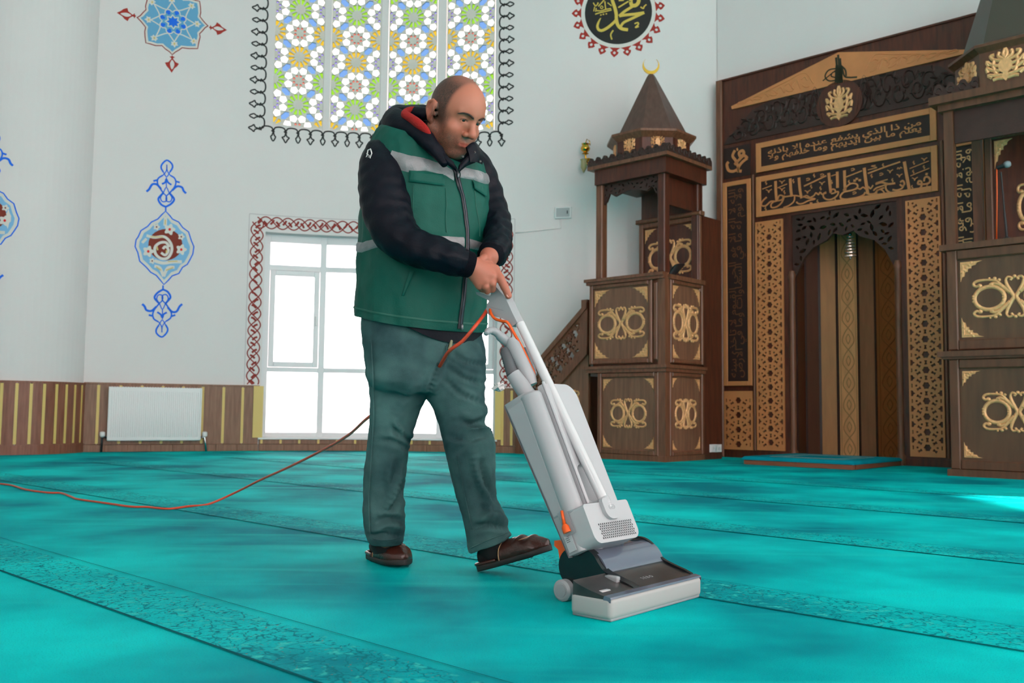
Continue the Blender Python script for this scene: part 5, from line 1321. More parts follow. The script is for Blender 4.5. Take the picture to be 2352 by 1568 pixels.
# ================================================================== radiator
ra, rb2 = wpix(247, 950)[0], wpix(461, 950)[0]; rz0, rz1 = wpix(354, 1011)[1] - .0, wpix(354, 890)[1]
rad = thing('radiator', 'white ribbed panel radiator hung on the walnut wainscot', 'radiator', WM((ra + rb2) / 2, 0, .1))
Aa, Bb = WM(ra, 0, .10), WM(rb2, 0, .10); RM = Fr(Aa, Bb - Aa, (0, 0, 1)); RLn = (Bb - Aa).length
# front panel with pressed ribs
g = G(); nr = 42; e = .03
prof = []
for i in range(nr):
    u0 = e + (RLn - 2 * e) * i / nr; du = (RLn - 2 * e) / nr
    prof += [(u0, 0), (u0 + du * .3, .0), (u0 + du * .45, .009), (u0 + du * .85, .009)]
prof.append((RLn - e, 0))
zt0, zt1 = rz0 + .045, rz1 - .05
V = []; F = []
rowz = [(rz0 + .02, 0), (zt0, 0), (zt0 + .02, 1), (zt1 - .02, 1), (zt1, 0), (rz1 - .012, 0)]
for z, k in rowz: V += [RM(u, z, .025 + w_ * k) for u, w_ in prof]
n = len(prof)
for r in range(len(rowz) - 1): F += [(r * n + i, r * n + i + 1, (r + 1) * n + i + 1, (r + 1) * n + i) for i in range(n - 1)]
mk('ribbed_front', V, F, M_white, rad, smooth=True, angle=50)
bevel(box('panel_body', RM, 0, RLn, rz0, rz1 - .0, -.06, .024, M_white, rad), .012, 3)
for u in (0, RLn - .02): bevel(box('side_cover', RM, u, u + .02, rz0 + .01, rz1 + .002, -.07, .034, M_white, rad), .006, 2)
g = G()
for i in range(int(RLn / .03)): g.add(*boxg(RM, .03 + i * .03, .042 + i * .03, rz1 - .001, rz1 + .004, -.05, .012))
g.mk('top_grille', M_white, rad, kind='stuff')
for s, u in ((-1, 0), (1, RLn)):
    vz_ = rz0 + .07
    V, F = lathe(RM(u + s * .05, vz_ - .03, -.02), [(.012, 0), (.028, .012), (.032, .03), (.03, .06), (.018, .068)], 14); v_ = mk('valve_head', V, F, M_white, rad, smooth=True, angle=40)
    V, F = tube([RM(u - s * .005, vz_ - .03, -.02), RM(u + s * .05, vz_ - .03, -.02), RM(u + s * .055, .0, -.03)] if s < 0 else [RM(u - s * .005, vz_ - .03, -.02), RM(u + s * .05, vz_ - .03, -.02), RM(u + s * .06, vz_ - .1, -.02), RM(u + s * .075, 0, -.03)], .013, 8); mk('pipe', V, F, M_chrome if s > 0 else mat('dark_pipe', (70, 74, 78), .4, metal=.6), rad, smooth=True)
# ================================================================== upright vacuum cleaner
VM = Vector((.4185, 2.6504, 0)); VS = Vector((.6569, .7540, 0)).normalized(); VFd = Vector((VS.y, -VS.x, 0))
J = VM - VFd * .22; J.z = .13
TILT = R(26)
VL = (-VFd * math.sin(TILT) + Vector((0, 0, 1)) * math.cos(TILT))
BF = Fr(J, VS, VL)                         # body: u across, v along the leaning axis, w forward
HD = Fr(VM, VS, (0, 0, 1), VFd)            # floor head: u across, v up, w forward (0 at the front edge)
vac = thing('upright_vacuum', 'light grey upright vacuum cleaner with dark floor head pushed across the carpet', 'vacuum cleaner', VM - VFd * .15)
M_vg = mat('light_grey_plastic', (158, 160, 163), .32)
M_vw = mat('white_plastic', (176, 177, 180), .28)
M_vg2 = mat('mid_grey_plastic', (146, 149, 152), .4)
M_alu = mat('polished_white_tube', (204, 204, 206), .14, coat=.5)
M_dk = mat('black_gloss_plastic', (20, 22, 26), .25)
M_smoke = mat('smoked_plastic_cover', (92, 100, 116), .12, coat=.6)
M_smoke2 = mat('dusty_smoked_window', (62, 54, 52), .3, var=.5, vscale=18, rgb2=(40, 36, 36), coat=.4)
M_bump = mat('grey_rubber_bumper', (160, 161, 159), .5)
M_or = mat('orange_plastic', (238, 92, 20), .4)
M_hole = mat('vent_hole', (60, 62, 66), .7)
def rbox(name, M, u0, u1, v0, v1, w0, w1, m, r=.012, seg=3, parent=vac): return bevel(box(name, M, u0, u1, v0, v1, w0, w1, m, parent, smooth=True), r, seg)
def rrect(u0, u1, v0, v1, r, n=6, rs=(1, 1, 1, 1)):
    L = []
    for (cx, cy, a, k) in ((u1, v0, -90, 0), (u1, v1, 0, 1), (u0, v1, 90, 2), (u0, v0, 180, 3)):
        q = r * rs[k]; ccx = cx - q if cx == u1 else cx + q; ccy = cy - q if cy == v1 else cy + q
        L += [(ccx + q * math.cos(R(a + 90 * i / n)), ccy + q * math.sin(R(a + 90 * i / n))) for i in range(n + 1)]
    return L
def rplate(name, M, loop, w0, w1, m, parent=vac, holes=(), bv=.004, **k):
    V, F = plate(M, [loop] + list(holes), w0, w1)
    n0 = len(V); V += [M(x, y, w0) for x, y in loop]; F.append(tuple(reversed(range(n0, n0 + len(loop)))))
    return mk(name, V, F, m, parent, **k)
# ---- floor head: white bumper frame
rbox('bumper', HD, -.235, .235, .004, .062, -.135, 0, M_bump, .014, 4)
rbox('bumper_skirt', HD, -.228, .228, .0, .012, -.132, -.004, M_vg2, .004, 2)
rbox('rear_chassis', HD, -.07, .225, .012, .05, -.26, -.09, M_vg2, .01, 2)
# sloping smoked cover: profile swept across the head
prof = [(-.005, .060), (-.03, .066), (-.08, .077), (-.115, .088), (-.130, .098), (-.140, .115), (-.155, .133), (-.180, .147), (-.210, .151), (-.240, .146), (-.266, .128), (-.282, .10), (-.285, .06)]
def sweep(name, pr, u0, u1, m, parent=vac, base=.05):
    V = []; F = []; n = len(pr)
    for u in (u0, u1): V += [HD(u, z, f) for f, z in pr]
    F += [(i, i + 1, n + i + 1, n + i) for i in range(n - 1)]
    V += [HD(u, base, f) for u in (u0, u1) for f, z in (pr[0], pr[-1])]
    F += [tuple(list(range(n)) + [2 * n + 1, 2 * n]), tuple(list(range(n, 2 * n))[::-1] + [2 * n + 2, 2 * n + 3])]
    return mk(name, V, F, m, parent, smooth=True, angle=45)
psm = cr(prof, 3)
sweep('front_cover', [p for p in psm if p[0] > -.13], -.232, .232, M_smoke2)
sweep('cover_lip', [(-.002, .0585), (-.004, .0635), (-.022, .0665), (-.026, .060)], -.233, .233, M_smoke)
sweep('hood', [p for p in psm if p[0] <= -.12], -.066, .232, M_smoke)
# hood slots and badge line
for u in (.03 - .07, .2):
    L = [HD(u + .024 * math.cos(t), .1518 + .0 * t, -.212 + .014 * math.sin(t)) for t in np.linspace(0, 5.9, 14)]
    L = [p + Vector((0, 0, .002 - .12 * (abs((p - HD(u, .1518, -.212)).dot(VFd)) ** 2) * 8)) for p in L]
    mk('hood_slot', L, [tuple(range(len(L)))], M_dk, vac)
V, F = textmesh('S E B O', .01)
tx0, tx1 = min(v[0] for v in V), max(v[0] for v in V)
sl_ = math.atan2(.080 - .067, .06)
TP = Fr(HD(0, .0745, -.055), VS, -VFd * math.cos(sl_) + Vector((0, 0, 1)) * math.sin(sl_))
mk('badge_lettering', [TP((x - (tx0 + tx1) / 2) * .018 + .02, (y - .3) * .018, .0045) for x, y in V], F, M_vg, vac, kind='stuff')
# black teardrop side of the hood
td = [(-.29, .095), (-.285, .122), (-.266, .144), (-.236, .157), (-.20, .157), (-.168, .142), (-.146, .116), (-.12, .096), (-.03, .068), (-.06, .055), (-.14, .045), (-.20, .035), (-.25, .04), (-.28, .065)]
SD = Fr(HD(-.066, 0, 0), VFd, (0, 0, 1), -VS)
V, F = plate(SD, [cr(td, 4, True)], -.01, .02); bevel(mk('hood_side', V, F, M_dk, vac, smooth=True, angle=40), .004, 2)
V, F = plate(SD, [cr([(x + .001, z) for x, z in td], 3, True)], -.298, -.284); mk('hood_side', V, F, M_dk, vac, smooth=True, angle=40)
rbox('pedal', SD, -.118, -.075, .074, .092, .015, .034, M_vg2, .004, 2)
rbox('latch', HD, -.21, -.17, .066, .072, -.075, -.045, M_vw, .002, 1)
# wheels
for u in (-.096, .15):
    V, F = lathe(HD(u, .031, -.262), [(.006, -.016), (.024, -.016), (.031, -.010), (.031, .010), (.024, .016), (.006, .016)], 24, axis=VS)
    wh = mk('wheel', V, F, M_vg, vac, smooth=True, angle=40)
    V, F = lathe(HD(u - .0165, .031, -.262), [(.019, 0), (.019, -.002), (.014, -.003), (.0, -.002)], 20, axis=VS); mk('hub_cap', V, F, M_vg2, wh, smooth=True, angle=30)
V, F = tube([HD(-.09, .031, -.262), HD(.15, .031, -.262)], .008, 8); mk('axle', V, F, M_vg2, vac)
# orange foot pedal behind the head
V, F = plate(SD, [[(-.315, .165), (-.315, .15), (-.30, .14), (-.285, .06), (-.26, .06), (-.265, .168)]], -.03, .01); mk('foot_pedal', V, F, M_or, vac)
# ---- neck
V, F = tube([HD(.02, .11, -.23), J + VL * -.01 + BF.w * -.01 - VS * .015, J + VL * .05 - VS * .02], [.045, .045, .045], 16); mk('neck', V, F, M_vg, vac, smooth=True, angle=50)
# ---- leaning body
# side wall with rounded profile
def extr(name, prof2, t0, t1, m, taper=0.0, parent=vac):
    """closed profile in (across, forward) swept along the body axis"""
    n = len(prof2); V = [BF(x, t, w_ if w_ > 0 else w_ * (.12 + .62 * t / .5)) for t in (t0, t1) for x, w_ in prof2]
    F = [(i, (i + 1) % n, n + (i + 1) % n, n + i) for i in range(n)] + [tuple(reversed(range(n))), tuple(range(n, 2 * n))]
    return bevel(mk(name, V, F, m, parent, smooth=True, angle=35), .008, 2, 60)
extr('bag_housing', rrect(-.116, .105, -.075, .048, .02, 4), .005, .505, M_vg)
extr('side_panel', [(-.119, -.06), (-.119, .03), (-.105, .036), (-.105, -.066)], .12, .49, M_vg)
extr('side_seam', [(-.1195, -.064), (-.1195, -.0625), (-.1, -.0625), (-.1, -.064)], .002, .5, mat('seam_grey', (96, 98, 102), .5))
extr('suction_channel', [(-.088 + .034 * math.cos(t), .040 + .034 * math.sin(t)) for t in np.linspace(0, 2 * math.pi, 20, endpoint=False)], .115, .50, M_vg)
extr('groove', [(-.058, .03), (-.05, .03), (-.05, .056), (-.058, .056)], .12, .50, M_vg2)
# front door plate with finger recess
hole = rrect(-.03, .048, .135, .255, .02, 5)
dl = rrect(-.05, .110, .11, .525, .045, 7, (.2, 1, .25, .2))
rplate('bag_door', BF, dl, .046, .066, M_vw, holes=[hole], smooth=True, angle=40)
rplate('door_recess', BF, rrect(-.032, .05, .13, .257, .02, 5), .045, .049, M_vg2)
extr('door_rib', [(-.05, .066), (-.036, .066), (-.038, .074), (-.048, .074)], .13, .53, M_vw)
# motor housing
mh = rrect(-.115, .108, .004, .122, .03, 6, (1, .3, .3, .9))
V, F = plate(BF, [mh], .0, .10); n0 = len(V)
V += [BF(x, y, 0) for x, y in mh]; F.append(tuple(reversed(range(n0, n0 + len(mh)))))
mho = bevel(mk('motor_housing', V, F, M_vw, vac, smooth=True, angle=40), .010, 3, 50)
# perforated grille
g = G()
for i in range(18):
    for j in range(7):
        u = -.075 + .0095 * i + (.00475 if j % 2 else 0); v = .017 + .0068 * j
        if u > .088: continue
        g.add([BF(u + .0032 * math.cos(2 * math.pi * k / 6), v + .0032 * math.sin(2 * math.pi * k / 6), .1006) for k in range(6)], [tuple(range(6))])
g.mk('vent_holes', M_hole, mho, kind='stuff')
# tube socket tongue
rplate('tube_socket', BF, rrect(-.035, .04, .066, .13, .028, 7, (1, .4, .4, 1)), .10, .112, M_vw, parent=mho, smooth=True, angle=40)
V, F = textmesh('SEBO', .0); x0, x1 = min(v[0] for v in V), max(v[0] for v in V)
mk('badge_lettering', [BF((x - (x0 + x1) / 2) * .008 + .002, .098 + y * .008, .1125) for x, y in V], F, M_vg2, mho, kind='stuff')
V, F = ribbon(BF, rrect(-.012, .016, .095, .107, .005, 3), .0012, .112, .1126, True, smooth=False); mk('badge_frame', V, F, M_vg2, mho)
# ---- chrome-white tube up to the handle
p0, p1 = BF(.0, .10, .098), BF(-.003, .755, .036)
V, F = tube([p0, p0.lerp(p1, .5), p1], .0155, 18); mk('pole', V, F, M_alu, vac, smooth=True, angle=50)
for t_ in (.018, .03):
    V, F = lathe(p0.lerp(p1, t_), [(.017, 0), (.019, .004), (.019, .012), (.017, .016)], 18, axis=p1 - p0); mk('pole_collar', V, F, M_vw, vac, smooth=True, angle=40)
# ---- handle
HS = Fr(p1, VFd, (0, 0, 1), -VS)
hpx = [(1197, 742), (1186, 720), (1174, 694), (1166, 680), (1150, 662), (1136, 652), (1131, 656), (1137, 672), (1135, 682), (1110, 672), (1101, 671), (1103, 677), (1124, 688), (1133, 692), (1127, 700), (1125, 718), (1132, 724), (1160, 731), (1170, 736), (1182, 752)]
hl_ = [HS.pix(x, y) for x, y in hpx]
V, F = plate(HS, [hl_], -.019, .019); n0 = len(V); V += [HS(x, y, -.019) for x, y in hl_]; F.append(tuple(reversed(range(n0, n0 + len(hl_)))))
hnd = bevel(mk('handle', V, F, M_vg, vac, smooth=True, angle=40), .006, 3, 30)
V, F = ribbon(HS, [HS.pix(1130, 705), HS.pix(1165, 714)], .003, .019, .0195, smooth=False); mk('handle_seam', V, F, M_vg2, hnd)
# ---- hose wand with hook, clipped at the upper left
def bp(px, py, n): a = BF.pix(px, py, n); return BF(a[0], a[1], n)
wn = .0
pts = [bp(1116, 766, wn), bp(1124, 759, wn), bp(1138, 762, wn), bp(1156, 778, wn), bp(1172, 790, wn)]
V, F = tube(cr([tuple(p) for p in pts], 5), [.008] * 3 + [.011] * 5 + [.013] * 5 + [.016] * 5 + [.018] * 3, 12); mk('wand_hook', V, F, M_vg2, vac, smooth=True)
w0_, w1_ = bp(1172, 778, .015), bp(1222, 884, .015)
V, F = tube([w0_, w0_.lerp(w1_, .12), w0_.lerp(w1_, .85), w1_], [.012, .022, .024, .018], 14, sq=(1, 1)); mk('wand', V, F, M_vg, vac, smooth=True, angle=60)
# corrugated hose beside the wand
h0, h1 = bp(1160, 800, -.01), bp(1178, 862, -.01)
N_ = 26; path = [h0.lerp(h1, i / N_) for i in range(N_ + 1)]; rad_ = [(.018 + .002 * (i % 2)) * (1 if i > 3 else .7 + .08 * i) for i in range(N_ + 1)]
V, F = tube(path, rad_, 14); mk('corrugated_hose', V, F, mat('dark_grey_hose', (86, 88, 92), .4), vac, smooth=True)
h0, h1 = bp(1206, 800, -.02), bp(1226, 862, -.02); path = [h0.lerp(h1, i / N_) for i in range(N_ + 1)]
V, F = tube(path, [(.012 + .0015 * (i % 2)) for i in range(N_ + 1)], 12); mk('corrugated_hose', V, F, mat('hose_grey', (110, 112, 116), .4), vac, smooth=True)
c0_, c1_ = bp(1178, 858, -.0), bp(1214, 910, .01)
V, F = tube([c0_, c0_.lerp(c1_, .5), c1_], [.023, .026, .027], 14); mk('hose_cuff', V, F, M_vg, vac, smooth=True, angle=50)
# crumpled clear bag poking out of the housing
random.seed(11); g = G(); bc = bp(1150, 888, -.03); V = []; F = []
for i in range(7):
    for j in range(10):
        th, ph = math.pi * i / 6, 2 * math.pi * j / 10
        r_ = random.uniform(.5, 1.15)
        V.append(bc + (BF.u * math.sin(th) * math.cos(ph) * .030 + BF.v * math.cos(th) * .014 + BF.w * math.sin(th) * math.sin(ph) * .02) * r_ - VS * .004)
for i in range(6):
    for j in range(10): F.append((i * 10 + j, i * 10 + (j + 1) % 10, (i + 1) * 10 + (j + 1) % 10, (i + 1) * 10 + j))
mk('plastic_wrap', V, F, mat('clear_crumpled_plastic', (226, 222, 220), .15, trans=.3), vac)
# ---- orange plug in its side bay, white rating label
SDB = Fr(BF(-.1195, 0, 0), BF.w, VL, -VS)
def sp2(px, py): return SDB.pix(px, py)
rplate('plug_bay', SDB, [sp2(*p) for p in ((1280, 1180), (1299, 1165), (1322, 1222), (1303, 1234))], .0, .002, M_vg2)
a_, b_ = sp2(1293, 1172), sp2(1300, 1203); c_ = sp2(1307, 1222)
V, F = tube([SDB(*a_, .006), SDB(*b_, .008)], [.004, .005], 8); mk('plug_cable', V, F, M_or, vac, smooth=True)
V, F = tube([SDB(*b_, .008), SDB(*b_, .008).lerp(SDB(*c_, .008), .3), SDB(*c_, .008)], [.006, .012, .013], 10, sq=(1, .8)); mk('plug', V, F, M_or, vac, smooth=True, angle=40)
rplate('rating_label', SDB, [sp2(*p) for p in ((1296, 1233), (1312, 1226), (1325, 1262), (1309, 1270))], .0, .002, M_vw)
g = G()
for k in range(3):
    q0, q1 = sp2(1300 + 1.6 * k, 1238 + 4 * k), sp2(1308 + 1.6 * k, 1234.5 + 4 * k); g.add(*ribbon(SDB, [q0, q1], .0016, .002, .0024, smooth=False))
g.mk('label_lines', M_hole, vac, kind='stuff')
# ================================================================== cords
def cord(name, pts3, r, m, parent=None, n=6, **k):
    P3 = cr([tuple(p) for p in pts3], n); V, F = tube(P3, r, 8); return mk(name, V, F, m, parent, smooth=True, **k)
hp = lambda px, py, w_=.03: HS(*HS.pix(px, py, w_), w_)
cord('handle_cable', [hp(1126, 708, .01), hp(1127, 718), hp(1136, 731), hp(1152, 737), hp(1166, 741), hp(1180, 764, .02), hp(1200, 800, .02), hp(1218, 838, .015), hp(1226, 855, .01), hp(1229, 872, .0)], .0048, M_or, vac)
M_cord = mat('red_orange_cord', (206, 70, 40), .45)
pts = [hp(1124, 703, .0), hp(1112, 722, .03), atY(1092, 748, 2.98), atY(1062, 783, 2.985), atY(1030, 808, 3.02), atY(1004, 850, 3.15), atY(960, 905, 3.3), atY(900, 930, 3.42), atY(848, 957, 3.5), atY(800, 999, 3.85), atY(740, 1034, 4.25), atY(660, 1074, 4.7), atY(600, 1101, 5.05), atY(540, 1131, 5.3)]
pts += [atfloor(x, y, .008) for x, y in ((480, 1157), (435, 1162), (385, 1168), (340, 1164), (300, 1163), (250, 1156), (180, 1146), (165, 1141), (140, 1132), (110, 1131), (60, 1124), (20, 1113), (-40, 1108))]
cord('power_cord', pts, .006, M_cord, None, label='red-orange power cord trailing from the vacuum handle across the carpet', cat='cord')
# ================================================================== the man
PFd = Vector((math.sin(R(40)), -math.cos(R(40)), 0)); PLt = Vector((math.cos(R(40)), math.sin(R(40)), 0))
UPZ = Vector((0, 0, 1))
_Rn = np.array(_Rt)
def proj(P):
    d = (np.asarray(P, float) - np.array([0, 0, CAMH])) @ _Rn
    return np.stack([CX + FPX * d[..., 0] / -d[..., 2], CY - FPX * d[..., 1] / -d[..., 2]], -1)
man = thing('person', 'balding man in navy jacket, green reflective vest and slippers pushing the vacuum', 'person', Vector((-.2, 3.25, 0)))
# ---------------------------------------------------------------- signed distance modelling
def sd_ell(P, c, r, Rm=None):
    q = P - np.array(c)
    if Rm is not None: q = q @ Rm
    r = np.array(r); k0 = np.sqrt(((q / r) ** 2).sum(-1)); k1 = np.sqrt(((q / (r * r)) ** 2).sum(-1)) + 1e-9
    return k0 * (k0 - 1) / k1
def sd_cap(P, a, b, ra, rb):
    a = np.array(a, float); b = np.array(b, float); ab = b - a
    t = np.clip(((P - a) @ ab) / (ab @ ab + 1e-12), 0, 1)
    return np.sqrt(((P - a - t[..., None] * ab) ** 2).sum(-1)) - (ra + (rb - ra) * t)
def smin(a, b, k):
    h = np.clip(.5 + .5 * (b - a) / k, 0, 1); return b + (a - b) * h - k * h * (1 - h)
def smax(a, b, k): return -smin(-a, -b, k)
def nets(D, org, h):
    S = D < 0; nx, ny, nz = D.shape
    C = [(i, j, k) for i in (0, 1) for j in (0, 1) for k in (0, 1)]
    sl = lambda A, c: A[c[0]:nx - 1 + c[0], c[1]:ny - 1 + c[1], c[2]:nz - 1 + c[2]]
    cnt = sum(sl(S, c).astype(np.int8) for c in C); act = (cnt > 0) & (cnt < 8)
    idx = np.argwhere(act); acc = np.zeros((len(idx), 3)); num = np.zeros(len(idx))
    for a in C:
        for ax in range(3):
            if a[ax]: continue
            b = list(a); b[ax] = 1
            da = sl(D, a)[act]; db = sl(D, b)[act]; x = (da < 0) != (db < 0)
            t = np.where(x, da / np.where(x, da - db, 1), 0)
            p = np.tile(np.array(a, float), (len(idx), 1)); p[:, ax] += t
            acc += p * x[:, None]; num += x
    V = (idx + acc / num[:, None]) * h + np.array(org)
    ids = -np.ones(act.shape, int); ids[act] = np.arange(len(idx)); F = []
    for ax in range(3):
        u, v = [(1, 2), (2, 0), (0, 1)][ax]
        A = np.take(S, range(0, D.shape[ax] - 1), ax); B = np.take(S, range(1, D.shape[ax]), ax)
        e = np.argwhere(A != B); e = e[(e[:, u] > 0) & (e[:, v] > 0) & (e[:, u] < D.shape[u] - 1) & (e[:, v] < D.shape[v] - 1)]
        def g(du, dv):
            q = e.copy(); q[:, u] -= du; q[:, v] -= dv; return ids[q[:, 0], q[:, 1], q[:, 2]]
        q = np.stack([g(0, 0), g(1, 0), g(1, 1), g(0, 1)], 1)
        fl_ = A[e[:, 0], e[:, 1], e[:, 2]]
        q[~fl_] = q[~fl_][:, ::-1]
        F.append(q[(q >= 0).all(1)])
    return V, np.concatenate(F)
def grid(lo, hi, h):
    n = [int((hi[i] - lo[i]) / h) + 2 for i in range(3)]
    ax = [lo[i] + h * np.arange(n[i]) for i in range(3)]
    return np.stack(np.meshgrid(*ax, indexing='ij'), -1)
# ---------------------------------------------------------------- head, in its own axes (x his left, -y front, z up)
HY, HP, HR_ = R(49), R(29), R(-2.5)
HS_ = 1.043; HC = Vector((-.206, 3.12, 1.546))
HM = Matrix.Rotation(HY, 3, 'Z') @ Matrix.Rotation(HP, 3, 'X') @ Matrix.Rotation(HR_, 3, 'Y')
def head_sdf(P):
    X = np.abs(P[..., 0]); Q_ = P.copy(); Q_[..., 0] = X          # symmetric half
    d = sd_ell(P, (0, .000, .034), (.0765, .098, .093))
    d = smin(d, sd_ell(P, (0, -.036, .034), (.066, .068, .070)), .02)
    d = smin(d, sd_ell(P, (0, -.030, -.040), (.061, .058, .074)), .025)
    d = smin(d, sd_ell(P, (0, -.026, -.084), (.051, .046, .038)), .025)
    d = smin(d, sd_cap(Q_, (.060, .010, -.060), (.022, -.058, -.108), .017, .017), .025)       # jaw line
    d = smin(d, sd_ell(P, (0, -.069, -.110), (.023, .016, .017)), .016)                           # chin
    d = smin(d, sd_ell(Q_, (.044, -.062, -.030), (.022, .022, .018)), .02)                        # cheek bone
    d = smin(d, sd_ell(Q_, (.036, -.058, -.062), (.023, .023, .028)), .025)                       # cheek
    d = smin(d, sd_cap(Q_, (.012, -.0915, .024), (.046, -.073, .026), .008, .008), .016)          # brow
    d = smax(d, -sd_ell(Q_, (.031, -.103, .007), (.018, .018, .0125)), .014)                      # eye socket
    d = smin(d, sd_ell(Q_, (.031, -.0770, .006), (.0150, .0135, .0125)), .005)                    # lids over the ball
    d = smin(d, sd_cap(P, (0, -.090, .016), (0, -.109, -.028), .0085, .0125), .010)                # nose bridge
    d = smin(d, sd_ell(P, (0, -.112, -.034), (.0140, .0130, .0115)), .008)                        # nose tip
    d = smin(d, sd_ell(Q_, (.0150, -.098, -.038), (.0088, .0110, .0092)), .004)
    d = smax(d, -sd_ell(Q_, (.006, -.110, -.0475), (.004, .006, .004)), .003)                     # nostril
    d = smin(d, sd_ell(P, (0, -.076, -.068), (.028, .014, .020)), .012)                           # muzzle
    d = smax(d, -sd_cap(P, (0, -.094, -.050), (0, -.092, -.058), .0025, .003), .004)                # philtrum
    d = smin(d, sd_cap(Q_, (0, -.0895, -.0655), (.022, -.0765, -.0705), .0036, .0025), .004)        # upper lip
    d = smin(d, sd_cap(Q_, (0, -.0880, -.0770), (.020, -.0765, -.0725), .0046, .0028), .004)         # lower lip
    d = smax(d, -sd_cap(Q_, (0, -.0975, -.0712), (.0235, -.0810, -.0722), .0020, .0016), .003)    # mouth line
    d = smax(d, -sd_ell(P, (0, -.093, -.091), (.018, .008, .006)), .008)                          # under the lip
    # ear
    an = R(20); e = np.array([[math.cos(an), -math.sin(an), 0], [math.sin(an), math.cos(an), 0], [0, 0, 1.0]])
    ear = sd_ell(Q_, (.081, .021, -.006), (.0075, .022, .034), e)
    ear = smin(ear, sd_ell(Q_, (.076, .012, -.034), (.006, .010, .012)), .008)
    rim = None
    rp = [(.076, .003, .006), (.080, .008, .021), (.085, .022, .027), (.089, .035, .016), (.089, .036, -.004), (.085, .028, -.022), (.079, .017, -.036)]
    for a, b in zip(rp, rp[1:]):
        c = sd_cap(Q_, a, b, .0042, .0042); rim = c if rim is None else np.minimum(rim, c)
    ear = smax(ear, -sd_ell(Q_, (.0945, .017, -.006), (.0075, .011, .018)), .004)
    ear = smin(ear, rim, .003)
    ear = smin(ear, sd_ell(Q_, (.0755, .000, -.012), (.005, .006, .009)), .006)
    d = smin(d, ear, .004)
    # neck
    d = smin(d, sd_cap(P, (0, .030, -.050), (0, .062, -.17), .056, .066), .03)
    # eye slit, open over the downcast ball
    d = smax(d, -sd_ell(Q_, (.031, -.0915, .0022), (.0150, .008, .0042)), .0012)
    return d
hh = .0018
P = grid((-.105, -.135, -.20), (.105, .15, .140), hh)
HV, HF = nets(head_sdf(P), (-.105, -.135, -.20), hh)
HMn = np.array(HM)
def h2w(L): return (np.asarray(L, float) * HS_) @ HMn.T + np.array(HC)
BV = [h2w(HV)]; BFc = [HF]
# ---------------------------------------------------------------- hands
def pw(px, py, Y): return np.array(atY(px, py, Y))
def hand(chains, palm, lo_pad=.03):
    """chains: list of [(point, radius)...]; palm: list of capsules"""
    pts = np.array([p for c in chains for p, r in c] + [q for c in palm for q in c[:2]])
    lo = pts.min(0) - lo_pad; hi = pts.max(0) + lo_pad; h = .0018
    Pg = grid(lo, hi, h); d = None
    for a, b, ra, rb in palm:
        c = sd_cap(Pg, a, b, ra, rb); d = c if d is None else smin(d, c, .012)
    for ch in chains:
        f = None
        for (a, ra), (b, rb) in zip(ch, ch[1:]):
            c = sd_cap(Pg, a, b, ra, rb); f = c if f is None else smin(f, c, .003)
        d = smin(d, f, .004)
    return nets(d, lo, h)
rw = pw(1078, 609, 2.975)
# right hand: back of the hand towards us, index laid along the handle, the rest curled round the grip
mcp_i, mcp_m, mcp_r, mcp_p = pw(1136, 619, 3.005), pw(1130, 634, 2.990), pw(1115, 645, 2.985), pw(1099, 649, 2.985)
chR = [[(mcp_i, .0150), (pw(1149, 639, 2.992), .0142), (pw(1159, 659, 2.995), .0132), (pw(1168, 679, 3.0), .0112)],
       [(mcp_m, .0135), (pw(1131, 651, 2.985), .0128), (pw(1131, 664, 3.005), .0115), (pw(1126, 662, 3.03), .010)],
       [(mcp_r, .013), (pw(1116, 658, 2.985), .0122), (pw(1119, 668, 3.005), .011), (pw(1116, 664, 3.03), .0095)],
       [(mcp_p, .012), (pw(1100, 657, 2.988), .011), (pw(1107, 664, 3.008), .010), (pw(1108, 660, 3.028), .0088)],
       [(pw(1100, 600, 3.02), .015), (pw(1125, 610, 3.055), .0135), (pw(1146, 632, 3.07), .012), (pw(1156, 650, 3.07), .0105)]]
paR = [(pw(1062, 605, 2.97), rw, .027, .028), (rw, mcp_i, .026, .018), (rw, mcp_m, .027, .0175), (rw, mcp_r, .027, .017), (pw(1084, 622, 2.98), mcp_p, .022, .0165), (pw(1094, 612, 2.985), pw(1118, 630, 2.99), .024, .017)]
V, F = hand(chR, paR); BV.append(V); BFc.append(F)
# left hand: gripping below and behind the right one
lw_ = pw(1124, 589, 3.075)
ml = [pw(1118, 618, 3.075), pw(1112, 626, 3.08), pw(1106, 634, 3.085), pw(1104, 642, 3.09)]
chL = [[(ml[0], .013), (pw(1100, 632, 3.05), .012), (pw(1104, 644, 3.035), .0105)], [(ml[1], .013), (pw(1096, 640, 3.05), .012), (pw(1102, 652, 3.04), .0105)], [(ml[2], .0125), (pw(1096, 648, 3.055), .0115), (pw(1102, 658, 3.045), .010)], [(ml[3], .0115), (pw(1098, 655, 3.06), .0105), (pw(1104, 663, 3.05), .009)], [(pw(1122, 596, 3.06), .015), (pw(1112, 592, 3.035), .0135), (pw(1104, 598, 3.02), .0125), (pw(1098, 606, 3.01), .011)]]
paL = [(pw(1135, 582, 3.09), lw_, .027, .027)] + [(lw_, q, .026, .016) for q in ml]
V, F = hand(chL, paL); BV.append(V); BFc.append(F)
